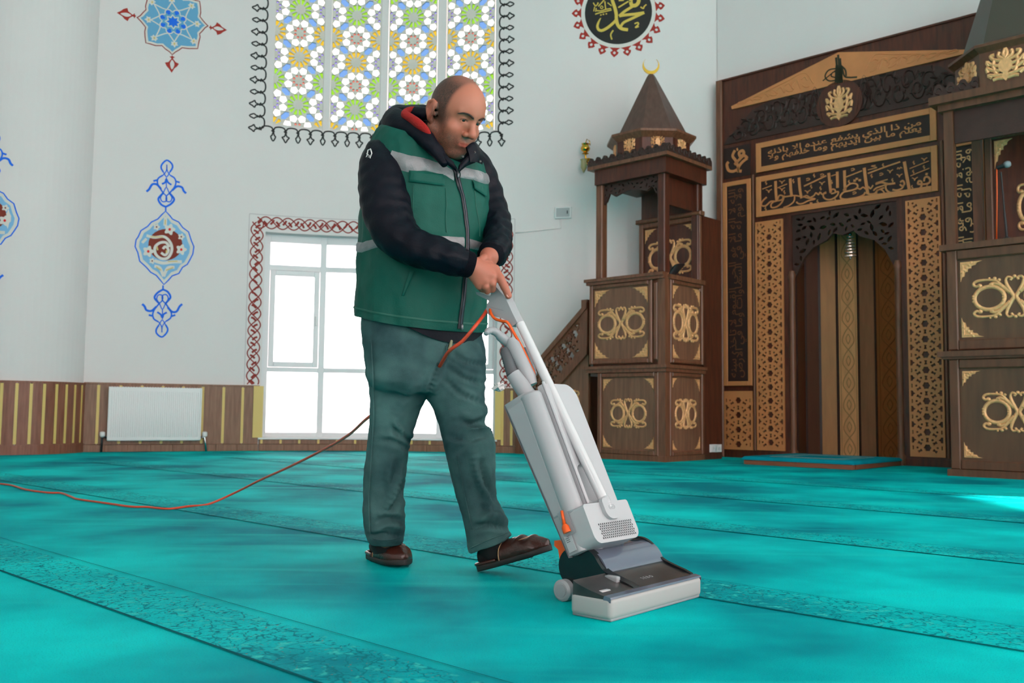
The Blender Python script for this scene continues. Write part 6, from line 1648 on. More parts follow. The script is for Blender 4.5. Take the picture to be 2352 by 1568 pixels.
# ---------------------------------------------------------------- coarse trunk and limbs inside the clothes
nk = h2w([(0, .05, -.15)])[0]
trunk = [(nk, pw(985, 380, 3.24), .06, .10), (pw(985, 380, 3.24), pw(970, 560, 3.26), .11, .13), (pw(970, 560, 3.26), pw(968, 760, 3.27), .13, .12),
         (pw(910, 350, 3.16), pw(880, 440, 3.06), .05, .045), (pw(880, 440, 3.06), pw(915, 545, 3.0), .045, .04), (pw(915, 545, 3.0), rw, .038, .026),
         (pw(1070, 370, 3.34), pw(1124, 480, 3.33), .04, .03), (pw(1124, 480, 3.33), pw(1143, 552, 3.21), .03, .03), (pw(1143, 552, 3.21), lw_, .03, .025),
         (pw(925, 800, 3.24), pw(900, 1010, 3.265), .075, .038), (pw(900, 1010, 3.265), pw(885, 1240, 3.31), .038, .03), (pw(1035, 800, 3.262), pw(1078, 1010, 3.205), .075, .038), (pw(1078, 1010, 3.205), pw(1120, 1230, 3.2), .038, .03), (pw(985, 360, 3.2), pw(910, 350, 3.16), .07, .05), (pw(985, 360, 3.24), pw(1070, 370, 3.34), .07, .05), (pw(960, 760, 3.25), pw(925, 800, 3.24), .11, .085), (pw(975, 760, 3.26), pw(1030, 800, 3.26), .11, .085)]
pts = np.array([q for c in trunk for q in c[:2]]); lo = pts.min(0) - .15; hi = pts.max(0) + .15; h_ = .012
Pg = grid(lo, hi, h_); d = None
for a, b, ra, rb in trunk:
    c = sd_cap(Pg, a, b, ra, rb); d = c if d is None else smin(d, c, .02)
V, F = nets(d, lo, h_); BV.append(V); BFc.append(F)
n0 = 0; FF = []
for V, F in zip(BV, BFc): FF.append(F + n0); n0 += len(V)
AV = np.concatenate(BV); AF = np.concatenate(FF)
me = bpy.data.meshes.new('body_tmp')
me.from_pydata((AV - np.array(OFF[man.name])).tolist(), [], AF.tolist())
bo = bpy.data.objects.new('body', me); COL.objects.link(bo)
rm = bo.modifiers.new('r', 'REMESH'); rm.mode = 'VOXEL'; rm.voxel_size = .0024; rm.use_smooth_shade = True
sm_ = bo.modifiers.new('s', 'SMOOTH'); sm_.iterations = 2; sm_.factor = .4
bpy.context.view_layer.update()
me2 = bpy.data.meshes.new_from_object(bo.evaluated_get(bpy.context.evaluated_depsgraph_get()))
bo.modifiers.clear(); bo.data = me2; bpy.data.meshes.remove(me); me2.name = 'body'
bo.parent = man; OFF[bo.name] = OFF[man.name]
# skin colouring: stubble, cropped hair, lips (pigment of the skin itself)
N = len(me2.vertices); co = np.empty(N * 3, 'f'); me2.vertices.foreach_get('co', co); co = co.reshape(-1, 3) + np.array(OFF[man.name])
L = ((co - np.array(HC)) @ HMn) / HS_
x, y, z = L[:, 0], L[:, 1], L[:, 2]; ax = np.abs(x)
sst = lambda v, a, b: np.clip((v - a) / (b - a), 0, 1) ** 2 * (3 - 2 * np.clip((v - a) / (b - a), 0, 1))
isH = (z > -.2) & (z < .16) & (ax < .12) & (np.abs(y) < .17)
nz_ = np.array([noise.noise(Vector(p) * 90) for p in L.tolist()]) if False else np.random.default_rng(1).normal(0, 1, N)
skin = np.array(s2l((176, 108, 84))); red = np.array(s2l((168, 80, 64))); hairc = np.array(s2l((46, 33, 26))); lip = np.array(s2l((156, 74, 70))); beard = np.array(s2l((76, 54, 44)))
col = np.tile(skin, (N, 1))
def mixin(c, w_): 
    global col
    w_ = np.clip(w_, 0, 1)[:, None]; col = col * (1 - w_) + c * w_
g2 = lambda cx, cy, cz, s: np.exp(-(((ax - cx) ** 2 + (y - cy) ** 2 + (z - cz) ** 2) / s ** 2))
mixin(red, isH * (.45 * g2(.04, -.07, -.035, .025) + .5 * g2(0, -.115, -.036, .018) + .35 * g2(.08, .02, 0, .03)))
# cropped hair: sides and back below the bald crown, hairline sloping from temple
hair_w = sst(y, -.056 + .0 * z, -.036) * sst(z, -.045, -.02) * (1 - .55 * sst(z, .085, .12) * (1 - sst(y, .0, .05)))
hair_w *= 1 - (ax > .0795) * (y > -.004) * (y < .05) * (z < .032) * (z > -.05)
hair_w = np.maximum(hair_w * sst(y + .10 * (z - .02), -.050, -.026), sst(y, .02, .05) * sst(z, -.12, -.06) * (1 - sst(z, .09, .125)))
mixin(hairc, isH * hair_w * (.9 + .08 * nz_))
# crown fuzz
mixin(hairc, isH * .18 * sst(z, .07, .1) * sst(y, -.075, -.03))
bw_ = sst(-z, .030, .062) * sst(ax + .9 * np.clip(-.03 - y, 0, 1) * 0 + (-z - .03) * .6, .02, .055)
chin_w = sst(-z, .078, .092) * sst(-y, .01, .04)
mus_w = np.exp(-(((z + .058) / .006) ** 2)) * (ax < .03) * (y < -.06)
side_w = sst(y, -.066, -.045) * (1 - sst(y, .0, .02)) * sst(-z, -.03, .01)
bw_ = np.maximum.reduce([bw_ * (y < .02), chin_w, .8 * mus_w, .9 * side_w]) * (1 - sst(-z, .125, .16)) 
lipm = np.exp(-(((z + .0725) / (.0078 * np.sqrt(np.clip(1 - (ax / .024) ** 2, .02, 1)))) ** 4)) * sst(.024 - ax, 0, .003) * (y < -.06)
mixin(beard, isH * np.clip(bw_ * (1 - lipm), 0, 1) * (.68 + .12 * nz_))
mixin(lip, isH * lipm * .5)
mixin(np.array(s2l((58, 40, 32))), isH * (np.exp(-(((z - .0075 + 40 * (ax - .031) ** 2 * .5) / .0022) ** 2)) * ((ax - .031) ** 2 < .0145 ** 2) * (y < -.07)) * .75)     # lash line
mixin(np.array(s2l((60, 34, 28))), isH * np.exp(-((x + .052) ** 2 + (y + .062) ** 2 + (z + .022) ** 2) / .0018 ** 2))          # mole
hnd_ = ~isH & (np.linalg.norm(co - np.array(pw(1118, 630, 3.0)), axis=1) < .16)
mixin(red, hnd_ * .3)
ca = me2.color_attributes.new('pigment', 'FLOAT_COLOR', 'POINT')
ca.data.foreach_set('color', np.concatenate([col, np.ones((N, 1))], 1).astype('f').ravel())
M_skin = mat('skin', (206, 146, 118), .5, sss=.08, bump=.08, bscale=600)
at_n = M_skin.node_tree.nodes.new('ShaderNodeAttribute'); at_n.attribute_name = 'pigment'
M_skin.node_tree.links.new(at_n.outputs['Color'], M_skin.node_tree.nodes['Principled BSDF'].inputs['Base Color'])
me2.materials.clear(); me2.materials.append(M_skin)
for p_ in me2.polygons: p_.use_smooth = True
# eyes and brows
M_eye = mat('eye_white', (150, 132, 122), .3); M_iris = mat('dark_iris', (40, 24, 18), .15); M_brow = mat('dark_brow_hair', (50, 34, 28), .8, bump=.6, bscale=500)
for s in (-1, 1):
    c = h2w([(s * .031, -.0765, .004)])[0]; look = (h2w([(s * .031, -.0880, -.0010)])[0] - c); look /= np.linalg.norm(look)
    V, F = lathe(c - look * .0118, [(.0118 * math.sin(a), .0118 - .0118 * math.cos(a)) for a in np.linspace(.05, math.pi - .05, 14)], 20, axis=look); ey = mk('eyeball', V, F, M_eye, bo, smooth=True)
    V, F = lathe(c + look * .0098, [(.0090, -.0035), (.0082, -.0010), (.006, .0010), (.003, .0020), (.0, .0023)], 16, axis=look); mk('iris', V, F, M_iris, bo, smooth=True)
    bp_ = [(s * .012, -.1000, .0185), (s * .023, -.0985, .0235), (s * .036, -.0905, .0265), (s * .049, -.0775, .0250), (s * .060, -.0640, .0180)]
    fr = HV[HV[:, 1] < -.03]; sb_ = []
    for q in cr(bp_, 4):
        dd_ = np.hypot(fr[:, 0] - q[0], fr[:, 2] - q[2]); c_ = fr[dd_ < .004]; sb_.append((q[0], c_[:, 1].min() - .0002, q[2]))
    bp_ = sb_[::2]
    V, F = tube(cr([tuple(q) for q in h2w(bp_)], 3), list(np.interp(np.linspace(0, 1, 3 * (len(bp_) - 1) + 1), [0, .15, .5, .8, 1], [.0022, .0031, .0029, .0022, .0012])), 8, sq=(1.0, 1.0)); mk('eyebrow', V, F, M_brow, bo, smooth=True)
# ================================================================== clothes
def fbm(v, sc, oct_=3):
    s = 0; a = 1
    for i in range(oct_): s += a * noise.noise(Vector(v) * sc * 2 ** i); a *= .5
    return s
M_green = mat('green_vest_fabric', (0, 80, 68), .6, var=.15, vscale=14, bump=.12, bscale=220, spec=.25)
M_navy = mat('navy_padded_nylon', (5, 8, 21), .5, var=.15, vscale=16, bump=.12, bscale=120, spec=.16)
M_refl = mat('reflective_silver_tape', (132, 132, 134), .4, metal=.2, var=.15, vscale=60, bump=.2, bscale=200)
M_redl = mat('red_fleece_lining', (150, 12, 6), .9, bump=.3, bscale=200)
M_jean = mat('washed_green_denim', (80, 116, 114), .85, var=.5, vscale=6, rgb2=(32, 58, 64), bump=.35, bscale=500, spec=.2)
M_zip = mat('black_zip', (24, 26, 34), .4)
M_sock = mat('black_sock', (16, 16, 18), .9)
M_leather = mat('brown_leather', (70, 34, 26), .28, var=.35, vscale=18, bump=.2, bscale=80)
M_sole = mat('black_rubber_sole', (34, 30, 30), .6)
M_stitch = mat('tan_stitching', (196, 150, 110), .7)
M_cuff = mat('navy_rib_knit', (5, 7, 16), .8, spec=.1, bump=.4, bscale=300)
def gridmesh(name, rows, m, parent, closed=True, caps=False, **k):
    nr, nc = len(rows), len(rows[0]); V = [p for r_ in rows for p in r_]; F = []
    for i in range(nr - 1):
        for j in range(nc if closed else nc - 1):
            l = (j + 1) % nc; F.append((i * nc + j, i * nc + l, (i + 1) * nc + l, (i + 1) * nc + j))
    if caps: F.append(tuple(reversed(range(nc)))); F.append(tuple((nr - 1) * nc + j for j in range(nc)))
    return mk(name, V, F, m, parent, smooth=True, **k)
# ---------------------------------------------------------------- vest as a surface vest(phi, t, off)
VR = [(742, 829, 1109, 3.27, 12), (700, 830, 1111, 3.268, 11), (650, 831, 1113, 3.265, 10), (600, 833, 1114, 3.262, 10), (560, 835, 1113, 3.26, 12), (520, 833, 1117, 3.255, 14), (480, 838, 1120, 3.25, 17), (440, 845, 1121, 3.245, 20), (400, 853, 1119, 3.24, 21), (370, 857, 1114, 3.235, 22), (342, 864, 1104, 3.225, 22), (318, 876, 1088, 3.21, 22), (300, 902, 1072, 3.2, 22), (286, 945, 1058, 3.195, 22)]
_vt = np.linspace(0, 1, len(VR)); _va = np.array(VR, float)
def _vi(t):
    t = min(max(t, 0), 1) * (len(VR) - 1); i = min(int(t), len(VR) - 2); f = t - i
    p = [_va[max(i - 1, 0)], _va[i], _va[i + 1], _va[min(i + 2, len(VR) - 1)]]
    return .5 * (2 * p[1] + (p[2] - p[0]) * f + (2 * p[0] - 5 * p[1] + 4 * p[2] - p[3]) * f * f + (3 * p[1] - p[0] - 3 * p[2] + p[3]) * f ** 3)
def vest(phi, t, off=0.0, wr=1.0):
    y, xl, xr, Y, tilt = _vi(t)
    c = Vector(pw((xl + xr) / 2, y, Y)); hx = (xr - xl) / 2 * Y / FPX
    k = hx / 1.205; b = k * 1.0; a = 1.32 * k
    phi = (phi + math.pi) % (2 * math.pi) - math.pi
    cf, sf = math.cos(phi), math.sin(phi); e = .86
    f = b * math.copysign(abs(cf) ** e, cf); l = a * math.copysign(abs(sf) ** e, sf)
    belly = .018 * math.exp(-((t - .22) / .2) ** 2) * max(0, cf) ** 2
    f += belly
    n = (PFd * cf / b + PLt * sf / a).normalized()
    p = c + PFd * f + PLt * l - UPZ * (f * math.tan(R(tilt)))
    if wr:
        q = Vector((phi * .35, t * 1.0, 0))
        w_ = .006 * fbm((phi * 1.1, t * 3.2, 1.7), 1.6) + .0035 * math.sin(7 * t + 2.6 * phi + 2 * fbm((phi, t * 2, 3), 1.3)) + .0035 * fbm((phi * 4, t * 9, 5), 1.2)
        w_ += .004 * math.sin(phi * 9 + 2 * math.sin(t * 8)) * math.exp(-(t / .10) ** 2)
        off += w_ * wr
    return p + n * off
rows = []
NT, NP = 90, 160
for i in range(NT + 1):
    rows.append([vest(2 * math.pi * j / NP, i / NT * (.875 - .13 * max(0, math.cos(2 * math.pi * j / NP - .2)) ** 5)) for j in range(NP)])
vs = gridmesh('vest', rows, M_green, man)
tq = lambda ph: .86 - .15 * max(0, math.cos(ph - .2)) ** 5
rows = [[vest(2 * math.pi * j / 80, tq(2 * math.pi * j / 80) + (.98 - tq(2 * math.pi * j / 80)) * i / 10, -.003 - .001 * i) for j in range(80)] for i in range(11)]
gridmesh('jacket_neck', rows, M_navy, man)
# search table pixel -> (phi, t) on the camera side
_tab = []
for i in range(0, 121):
    for j in range(0, 241):
        _tab.append((-math.pi * .75 + 1.5 * math.pi * j / 240, i / 120))
_tp = np.array([tuple(vest(a, b, 0, 0)) for a, b in _tab]); _tx = proj(_tp); _ty = _tp[:, 1]
def vinv(px, py):
    d = np.hypot(_tx[:, 0] - px, _tx[:, 1] - py); c = np.where(d < d.min() + 2.5)[0]
    return _tab[c[np.argmin(_ty[c])]]
def vpatch(name, corners, m, off, nu=24, nv=8, parent=None, thick=.004, curve=None):
    """patch on the vest between four (phi, t) corners: bl, br, tr, tl"""
    bl, br, tr, tl = [np.array(c) for c in corners]; rows = []
    for k, o in ((0, off - thick), (1, off)):
        pass
    for i in range(nv + 1):
        v = i / nv; row = []
        for j in range(nu + 1):
            u = j / nu; p = (bl * (1 - u) + br * u) * (1 - v) + (tl * (1 - u) + tr * u) * v
            edge = min(u, 1 - u, v * nv / nu * 2, (1 - v) * nv / nu * 2)
            o = off if edge > .001 else off - thick
            row.append(vest(p[0], p[1], o))
        rows.append(row)
    return gridmesh(name, rows, m, parent or man, closed=False)
def vband(name, ph0, ph1, tlo, thi, m, off, n=60, nv=5, parent=None):
    rows = []
    for i in range(nv + 1):
        rows.append([vest(ph0 + (ph1 - ph0) * j / n, tlo(ph0 + (ph1 - ph0) * j / n) * (1 - i / nv) + thi(ph0 + (ph1 - ph0) * j / n) * i / nv, off if 0 < i < nv else off - .004) for j in range(n + 1)])
    return gridmesh(name, rows, m, parent or man, closed=False)
def curve_t(pts):
    q = sorted(vinv(*p) for p in pts); A = [a for a, b in q]; B = [b for a, b in q]
    return lambda ph: float(np.interp(ph, A, B))
zp_ = vinv(1052, 440)[0]
# chest tape left and right of the zip, waist tape
L0 = curve_t([(937, 393), (980, 393), (1022, 402), (1046, 414)]); L1 = curve_t([(940, 356), (980, 362), (1022, 376), (1046, 392)])
phA, phB = vinv(938, 375)[0], vinv(1044, 402)[0]
vband('reflective_tape', phA - .35, phB, L0, L1, M_refl, .004, parent=vs)
R0 = curve_t([(1058, 408), (1090, 414), (1117, 421)]); R1 = curve_t([(1058, 382), (1090, 388), (1117, 395)])
vband('reflective_tape', vinv(1058, 395)[0], vinv(1112, 405)[0] + .5, R0, R1, M_refl, .004, parent=vs)
tw = vinv(1000, 562)[1]; 
Wl = curve_t([(829, 581), (868, 566), (930, 566), (1000, 566), (1066, 568), (1104, 576)]); Wh = curve_t([(829, 556), (868, 543), (930, 541), (1000, 541), (1066, 546), (1104, 556)])
zw_ = vinv(1073, 556)[0]
vband('reflective_tape', -2.9, zw_ - .04, Wl, Wh, M_refl, .004, n=90, parent=vs)
vband('reflective_tape', zw_ + .05, 2.6, Wl, Wh, M_refl, .004, n=90, parent=vs)
# zip: dark tape with a metal slider and teeth line, from hem to collar
zpts = [(1057, 757), (1062, 700), (1068, 640), (1072, 590), (1075, 545), (1073, 510), (1066, 460), (1058, 425), (1048, 395), (1036, 372)]
zuv = cr([vinv(*p) for p in zpts], 6)
for nm, wd, off, m in (('zip_tape', .032, .0045, M_zip), ('zip_teeth', .009, .008, M_refl)):
    rows = []
    for a, b in zuv: rows.append([vest(a - wd, b, off - .004), vest(a - wd, b, off), vest(a + wd, b, off), vest(a + wd, b, off - .004)])
    gridmesh(nm, rows, m if nm == 'zip_tape' else mat('zip_teeth_metal', (70, 72, 80), .35, metal=.7), vs, closed=False)
zt = zuv[-10]
for (a, b) in (vinv(1050, 404), vinv(1058, 752)):
    c = vest(a, b, .012); V, F = lathe(c, [(.002, -.012), (.0045, -.008), (.0045, .004), (.002, .009)], 10); mk('zip_slider', V, F, mat('steel_slider', (120, 122, 126), .35, metal=.7), vs, smooth=True)
# pocket flaps, seams, slanted pocket welts, hem stitching
vpatch('pocket_flap', [vinv(943, 417), vinv(1020, 427), vinv(1018, 398), vinv(942, 391)], M_green, .011, parent=vs)
vpatch('pocket_flap', [vinv(1092, 432), vinv(1117, 455), vinv(1117, 426), vinv(1087, 412)], M_green, .011, parent=vs)
vpatch('welt_pocket', [vinv(920, 678), vinv(930, 682), vinv(955, 622), vinv(944, 618)], M_green, .009, parent=vs, nu=6, nv=14)
def seam(pts, off=.0035, wd=.006):
    q = cr([vinv(*p) for p in pts], 6); rows = [[vest(a - wd, b, off - .004), vest(a - wd * .4, b, off), vest(a + wd * .4, b, off), vest(a + wd, b, off - .004)] for a, b in q]
    gridmesh('seam', rows, M_greend, vs, closed=False)
M_greend = mat('green_seam', (6, 84, 70), .6)
seam([(1024, 430), (1025, 480), (1026, 535)]); seam([(1096, 440), (1100, 490), (1106, 545)]); seam([(951, 425), (952, 480)])
rows = [[vest(2 * math.pi * j / 120, .035 + .004 * i, .0015 if i in (0, 2) else .003) for j in range(120)] for i in range(3)]; gridmesh('hem_seam', rows, M_greend, vs)
# jacket body showing under the vest and at the collar
rows = []
for i in range(12):
    t = i / 11; row = []
    for j in range(80):
        ph = 2 * math.pi * j / 80; dr = .052 * max(0, math.cos(ph - zp_ - .1)) ** 3.5 - .014
        row.append(vest(ph, .0, -.006) + UPZ * (.06 - (.06 + dr) * t) - (PFd * math.cos(ph) + PLt * math.sin(ph)) * .006 * t)
    rows.append(row)
jk = gridmesh('jacket_hem', rows, M_navy, man)
rows = []
# ---------------------------------------------------------------- sleeves
def sleeve(name, path, m, nring=90, seg=44, seed=0.0, wr=1.0, cuff=True, sq=(1, 1)):
    P4 = cr(path, 12); N_ = len(P4); rows = []; pn = None
    C = [Vector(pw(p[0], p[1], p[2])) for p in P4]; rr = [p[3] * p[2] / FPX for p in P4]
    s_ = 0
    for i in range(N_):
        t = (C[min(i + 1, N_ - 1)] - C[max(i - 1, 0)]).normalized()
        a = Vector((0, -1, 0)) if pn is None else pn
        pn = (a - t * a.dot(t)).normalized(); bn = t.cross(pn)
        if i: s_ += (C[i] - C[i - 1]).length
        row = []
        for k in range(seg):
            an = 2 * math.pi * k / seg; d = pn * math.cos(an) + bn * math.sin(an)
            q = C[i] + d * rr[i]
            w_ = .0045 * fbm((s_ * 7 + seed, math.cos(an) * 1.3, math.sin(an) * 1.3), 1.4) + .0022 * math.sin(s_ * 110 + 2.2 * math.sin(an + seed) + 3 * fbm((s_ * 4, an, seed), 1)) * (.3 + .7 * i / N_)
            row.append(q + d * w_ * wr)
        rows.append(row)
    o = gridmesh(name, rows, m, man, caps=True)
    # knitted cuff
    if cuff:
        t = (C[-1] - C[-4]).normalized(); pr = rr[-1]
        cp = [C[-1] - t * .012, C[-1], C[-1] + t * .022, C[-1] + t * .030]
        V, F = tube(cp, [pr * 1.0, pr * .97, pr * .93, pr * .80], 40, up=pn, caps=False); mk('cuff', V, F, M_cuff, o, smooth=True)
    return o
slv = sleeve('sleeve', [(868, 340, 3.14, 24), (869, 354, 3.12, 38), (873, 378, 3.10, 49), (879, 415, 3.075, 56), (885, 460, 3.05, 58), (893, 500, 3.03, 56), (912, 538, 3.0, 52), (948, 566, 2.975, 45), (1000, 583, 2.955, 41), (1040, 596, 2.955, 37), (1066, 604, 2.965, 33)], M_navy, seed=1.3)
sleeve('sleeve', [(1070, 355, 3.34, 36), (1092, 390, 3.35, 42), (1108, 430, 3.35, 42), (1124, 475, 3.335, 40), (1138, 515, 3.29, 38), (1143, 548, 3.22, 35), (1138, 574, 3.15, 34), (1128, 586, 3.10, 31)], M_navy, seed=4.1, wr=1.4)
# sleeve badge outline
g = G(); bd_ = [(845, 345), (851, 342), (854, 352), (850, 362), (855, 368), (850, 374), (843, 378), (838, 386), (840, 374), (838, 366), (843, 358), (845, 345)]
def slp(px, py):
    dd = ray(px, py); best = None
    for i in range(40):
        Y = 3.0 + .006 * i; p = O + dd * (Y / dd.y)
    return Vector(pw(px, py, 3.024 + .0011 * (854 - px)))
V, F = tube([slp(*p) for p in bd_], .0022, 6, closed=True); mk('sleeve_badge', V, F, mat('white_print', (206, 206, 204), .6), slv)
V, F = tube([slp(*p) for p in ((842, 352), (849, 358), (842, 366), (849, 371))], .0016, 6); mk('sleeve_badge', V, F, bpy.data.materials['white_print'], slv)
# shoulder yoke of the vest lapping over the sleeves (armhole edge)
# ---------------------------------------------------------------- collar and hood
def ringtube(name, pts, m, wr=.004, seg=26, parent=man, seed=0, sq=(1, 1)):
    P4 = cr(pts, 8); C = [Vector(pw(p[0], p[1], p[2])) for p in P4]; rr = [p[3] * p[2] / FPX for p in P4]
    V, F = tube(C, rr, seg, sq=sq); out = []
    for v in V: out.append(Vector(v) + Vector((fbm(v, 9), fbm(Vector(v) + Vector((3, 1, 2)), 9), fbm(Vector(v) + Vector((7, 5, 1)), 9))) * wr)
    return mk(name, out, F, m, parent, smooth=True)
hood = ringtube('hood', [(1022, 380, 3.02, 8), (1000, 345, 3.04, 17), (975, 318, 3.06, 22), (945, 298, 3.09, 26), (915, 285, 3.14, 30), (912, 276, 3.22, 32), (945, 270, 3.3, 30), (990, 274, 3.36, 28), (1040, 300, 3.38, 24), (1075, 330, 3.36, 18)], M_navy, .009)
ringtube('hood_edge', [(985, 262, 3.12, 14), (955, 262, 3.14, 17), (925, 262, 3.18, 18), (905, 268, 3.2, 18), (890, 285, 3.2, 18), (880, 300, 3.19, 14)], M_navy, .006, parent=hood)
ringtube('red_lining', [(988, 312, 3.035, 5), (978, 300, 3.035, 9), (962, 286, 3.04, 11), (945, 272, 3.06, 11), (930, 262, 3.09, 10), (938, 254, 3.12, 8), (958, 252, 3.14, 7), (972, 256, 3.13, 5)], M_redl, .003, parent=hood)
M_gun = mat('gunmetal_snap', (96, 92, 90), .3, metal=.8)
# stand collar: two leaves around the neck
nc_ = np.array(pw(1018, 345, 3.17))
def collar(name, pts_lo, pts_hi, m, th=.010):
    A = cr(pts_lo, 6); B_ = cr(pts_hi, 6); rows = []
    a = [Vector(pw(*p)) for p in A]; b = [Vector(pw(*p)) for p in B_]; ctr = sum(a, Vector()) / len(a)
    V = []; n = len(a); rows = []
    for f in np.linspace(0, 1, 7):
        rows.append([p.lerp(q, f) + (p.lerp(q, f) - Vector(nc_)).normalized() * (.006 * math.sin(math.pi * f) + .004 * fbm(p.lerp(q, f), 14)) for p, q in zip(a, b)])
    for f in np.linspace(1, 0, 7):
        rows.append([p.lerp(q, f) - (p.lerp(q, f) - Vector(nc_)).normalized() * th for p, q in zip(a, b)])
    return gridmesh(name, rows, m, man, closed=False)
collar('collar', [(1050, 396, 3.02), (1020, 372, 3.02), (990, 345, 3.04), (965, 320, 3.1), (965, 300, 3.2)], [(1042, 372, 3.015), (1022, 352, 3.02), (1000, 330, 3.04), (985, 305, 3.1), (985, 285, 3.2)], M_navy)
cl = collar('collar', [(1052, 398, 3.02), (1072, 382, 3.04), (1092, 372, 3.10), (1102, 362, 3.2), (1090, 345, 3.3)], [(1056, 380, 3.015), (1078, 358, 3.03), (1096, 342, 3.09), (1098, 332, 3.2), (1080, 318, 3.3)], M_navy)
collar('collar_flap', [(1080, 372, 3.03), (1095, 372, 3.06), (1108, 378, 3.12)], [(1072, 338, 3.03), (1090, 326, 3.05), (1104, 345, 3.1)], M_navy, .008)
for (x_, y_) in ((1090, 350), (1103, 371), (1063, 360)):
    c = Vector(pw(x_, y_, 3.015 if x_ < 1080 else 3.04)); V, F = lathe(c, [(.0045, 0), (.0045, .002), (.003, .003), (.002, .0015)], 14, axis=(-.1, -1, 0)); mk('snap_button', V, F, M_gun, man, smooth=True, angle=40)
# ---------------------------------------------------------------- trousers
legL = [(785, 850, 978, 3.255), (815, 845, 984, 3.25), (850, 846, 982, 3.25), (912, 849, 978, 3.252), (942, 850, 965, 3.255), (992, 847, 949, 3.262), (1035, 843, 937, 3.27), (1074, 837, 934, 3.28), (1119, 835, 928, 3.29), (1167, 834, 926, 3.30), (1203, 836, 929, 3.305), (1231, 842, 927, 3.31), (1250, 852, 921, 3.312)]
legR = [(785, 975, 1100, 3.275), (815, 965, 1114, 3.268), (850, 965, 1115, 3.255), (912, 980, 1114, 3.24), (942, 997, 1119, 3.23), (984, 1010, 1117, 3.215), (1010, 1017, 1137, 3.205), (1036, 1022, 1139, 3.20), (1082, 1033, 1138, 3.198), (1139, 1047, 1142, 3.198), (1186, 1061, 1163, 3.2), (1217, 1069, 1169, 3.2), (1236, 1073, 1172, 3.2), (1250, 1077, 1174, 3.2)]
hips = [(722, 838, 1100, 3.275), (760, 836, 1107, 3.27), (800, 840, 1115, 3.262), (840, 846, 1116, 3.256), (880, 850, 1114, 3.25), (905, 880, 1085, 3.25)]
def legloft(spec, dep, n=26, seg=48, tilt_end=None):
    P4 = cr(spec, 8); rows = []
    for i, (y, xl, xr, Y) in enumerate(P4):
        c = Vector(pw((xl + xr) / 2, y, Y)); hx = (xr - xl) / 2 * Y / FPX; row = []
        tl = 0
        if tilt_end: tl = tilt_end * max(0, (i / (len(P4) - 1) - .8) / .2)
        for k in range(seg):
            a = 2 * math.pi * k / seg; e = .9
            ca_, sa_ = math.cos(a), math.sin(a)
            q = c + Vector((hx * math.copysign(abs(ca_) ** e, ca_), dep * hx * math.copysign(abs(sa_) ** e, sa_), tl * ca_ * hx))
            row.append(q)
        rows.append(row)
    return rows
def addrows(g, rows):
    nr, nc = len(rows), len(rows[0]); V = [p for r_ in rows for p in r_]; F = []
    for i in range(nr - 1):
        for j in range(nc): F.append((i * nc + j, (i + 1) * nc + j, (i + 1) * nc + (j + 1) % nc, i * nc + (j + 1) % nc))
    F.append(tuple(range(nc))); F.append(tuple((nr - 1) * nc + j for j in reversed(range(nc)))); g.add(V, F)
g = G(); addrows(g, legloft(legL, 1.12)); addrows(g, legloft(legR, 1.1, tilt_end=.42)); 
hr = []
for y, xl, xr, Y in cr(hips, 8):
    c = Vector(pw((xl + xr) / 2, y, Y)); k_ = (xr - xl) / 2 * Y / FPX / 1.205
    hr.append([c + PFd * (k_ * .84 * math.copysign(abs(math.cos(a)) ** .88, math.cos(a))) + PLt * (1.34 * k_ * math.copysign(abs(math.sin(a)) ** .88, math.sin(a))) for a in np.linspace(0, 2 * math.pi, 48, endpoint=False)])
addrows(g, hr)
tr = g.mk('trousers', M_jean, man)
rm = tr.modifiers.new('r', 'REMESH'); rm.mode = 'VOXEL'; rm.voxel_size = .0055
s1 = tr.modifiers.new('s', 'SMOOTH'); s1.iterations = 6; s1.factor = .5
bpy.context.view_layer.update()
nm = bpy.data.meshes.new_from_object(tr.evaluated_get(bpy.context.evaluated_depsgraph_get())); tr.modifiers.clear(); tr.data = nm
N = len(nm.vertices); co = np.empty(N * 3, 'f'); nm.vertices.foreach_get('co', co); co = co.reshape(-1, 3); no = np.empty(N * 3, 'f'); nm.vertices.foreach_get('normal', no); no = no.reshape(-1, 3)
W = co + np.array(OFF[man.name]); PXY = proj(W); disp = np.zeros(N)
def fold(pts, width, depth):
    """crease or ridge along a picture polyline on the near side of the cloth"""
    global disp
    P2_ = np.array(cr(pts, 5)); dm = np.full(N, 1e9); ti = np.zeros(N)
    for k, q in enumerate(P2_):
        d = np.hypot(PXY[:, 0] - q[0], PXY[:, 1] - q[1]); m_ = d < dm; dm[m_] = d[m_]; ti[m_] = k / (len(P2_) - 1)
    near = no[:, 1] < .25
    fo = np.exp(-(dm / width) ** 2) - .55 * np.exp(-((dm - 1.7 * width) / width) ** 2)
    disp += 1.5 * depth * fo * near * np.sin(np.pi * np.clip(ti, .03, .97)) ** .5
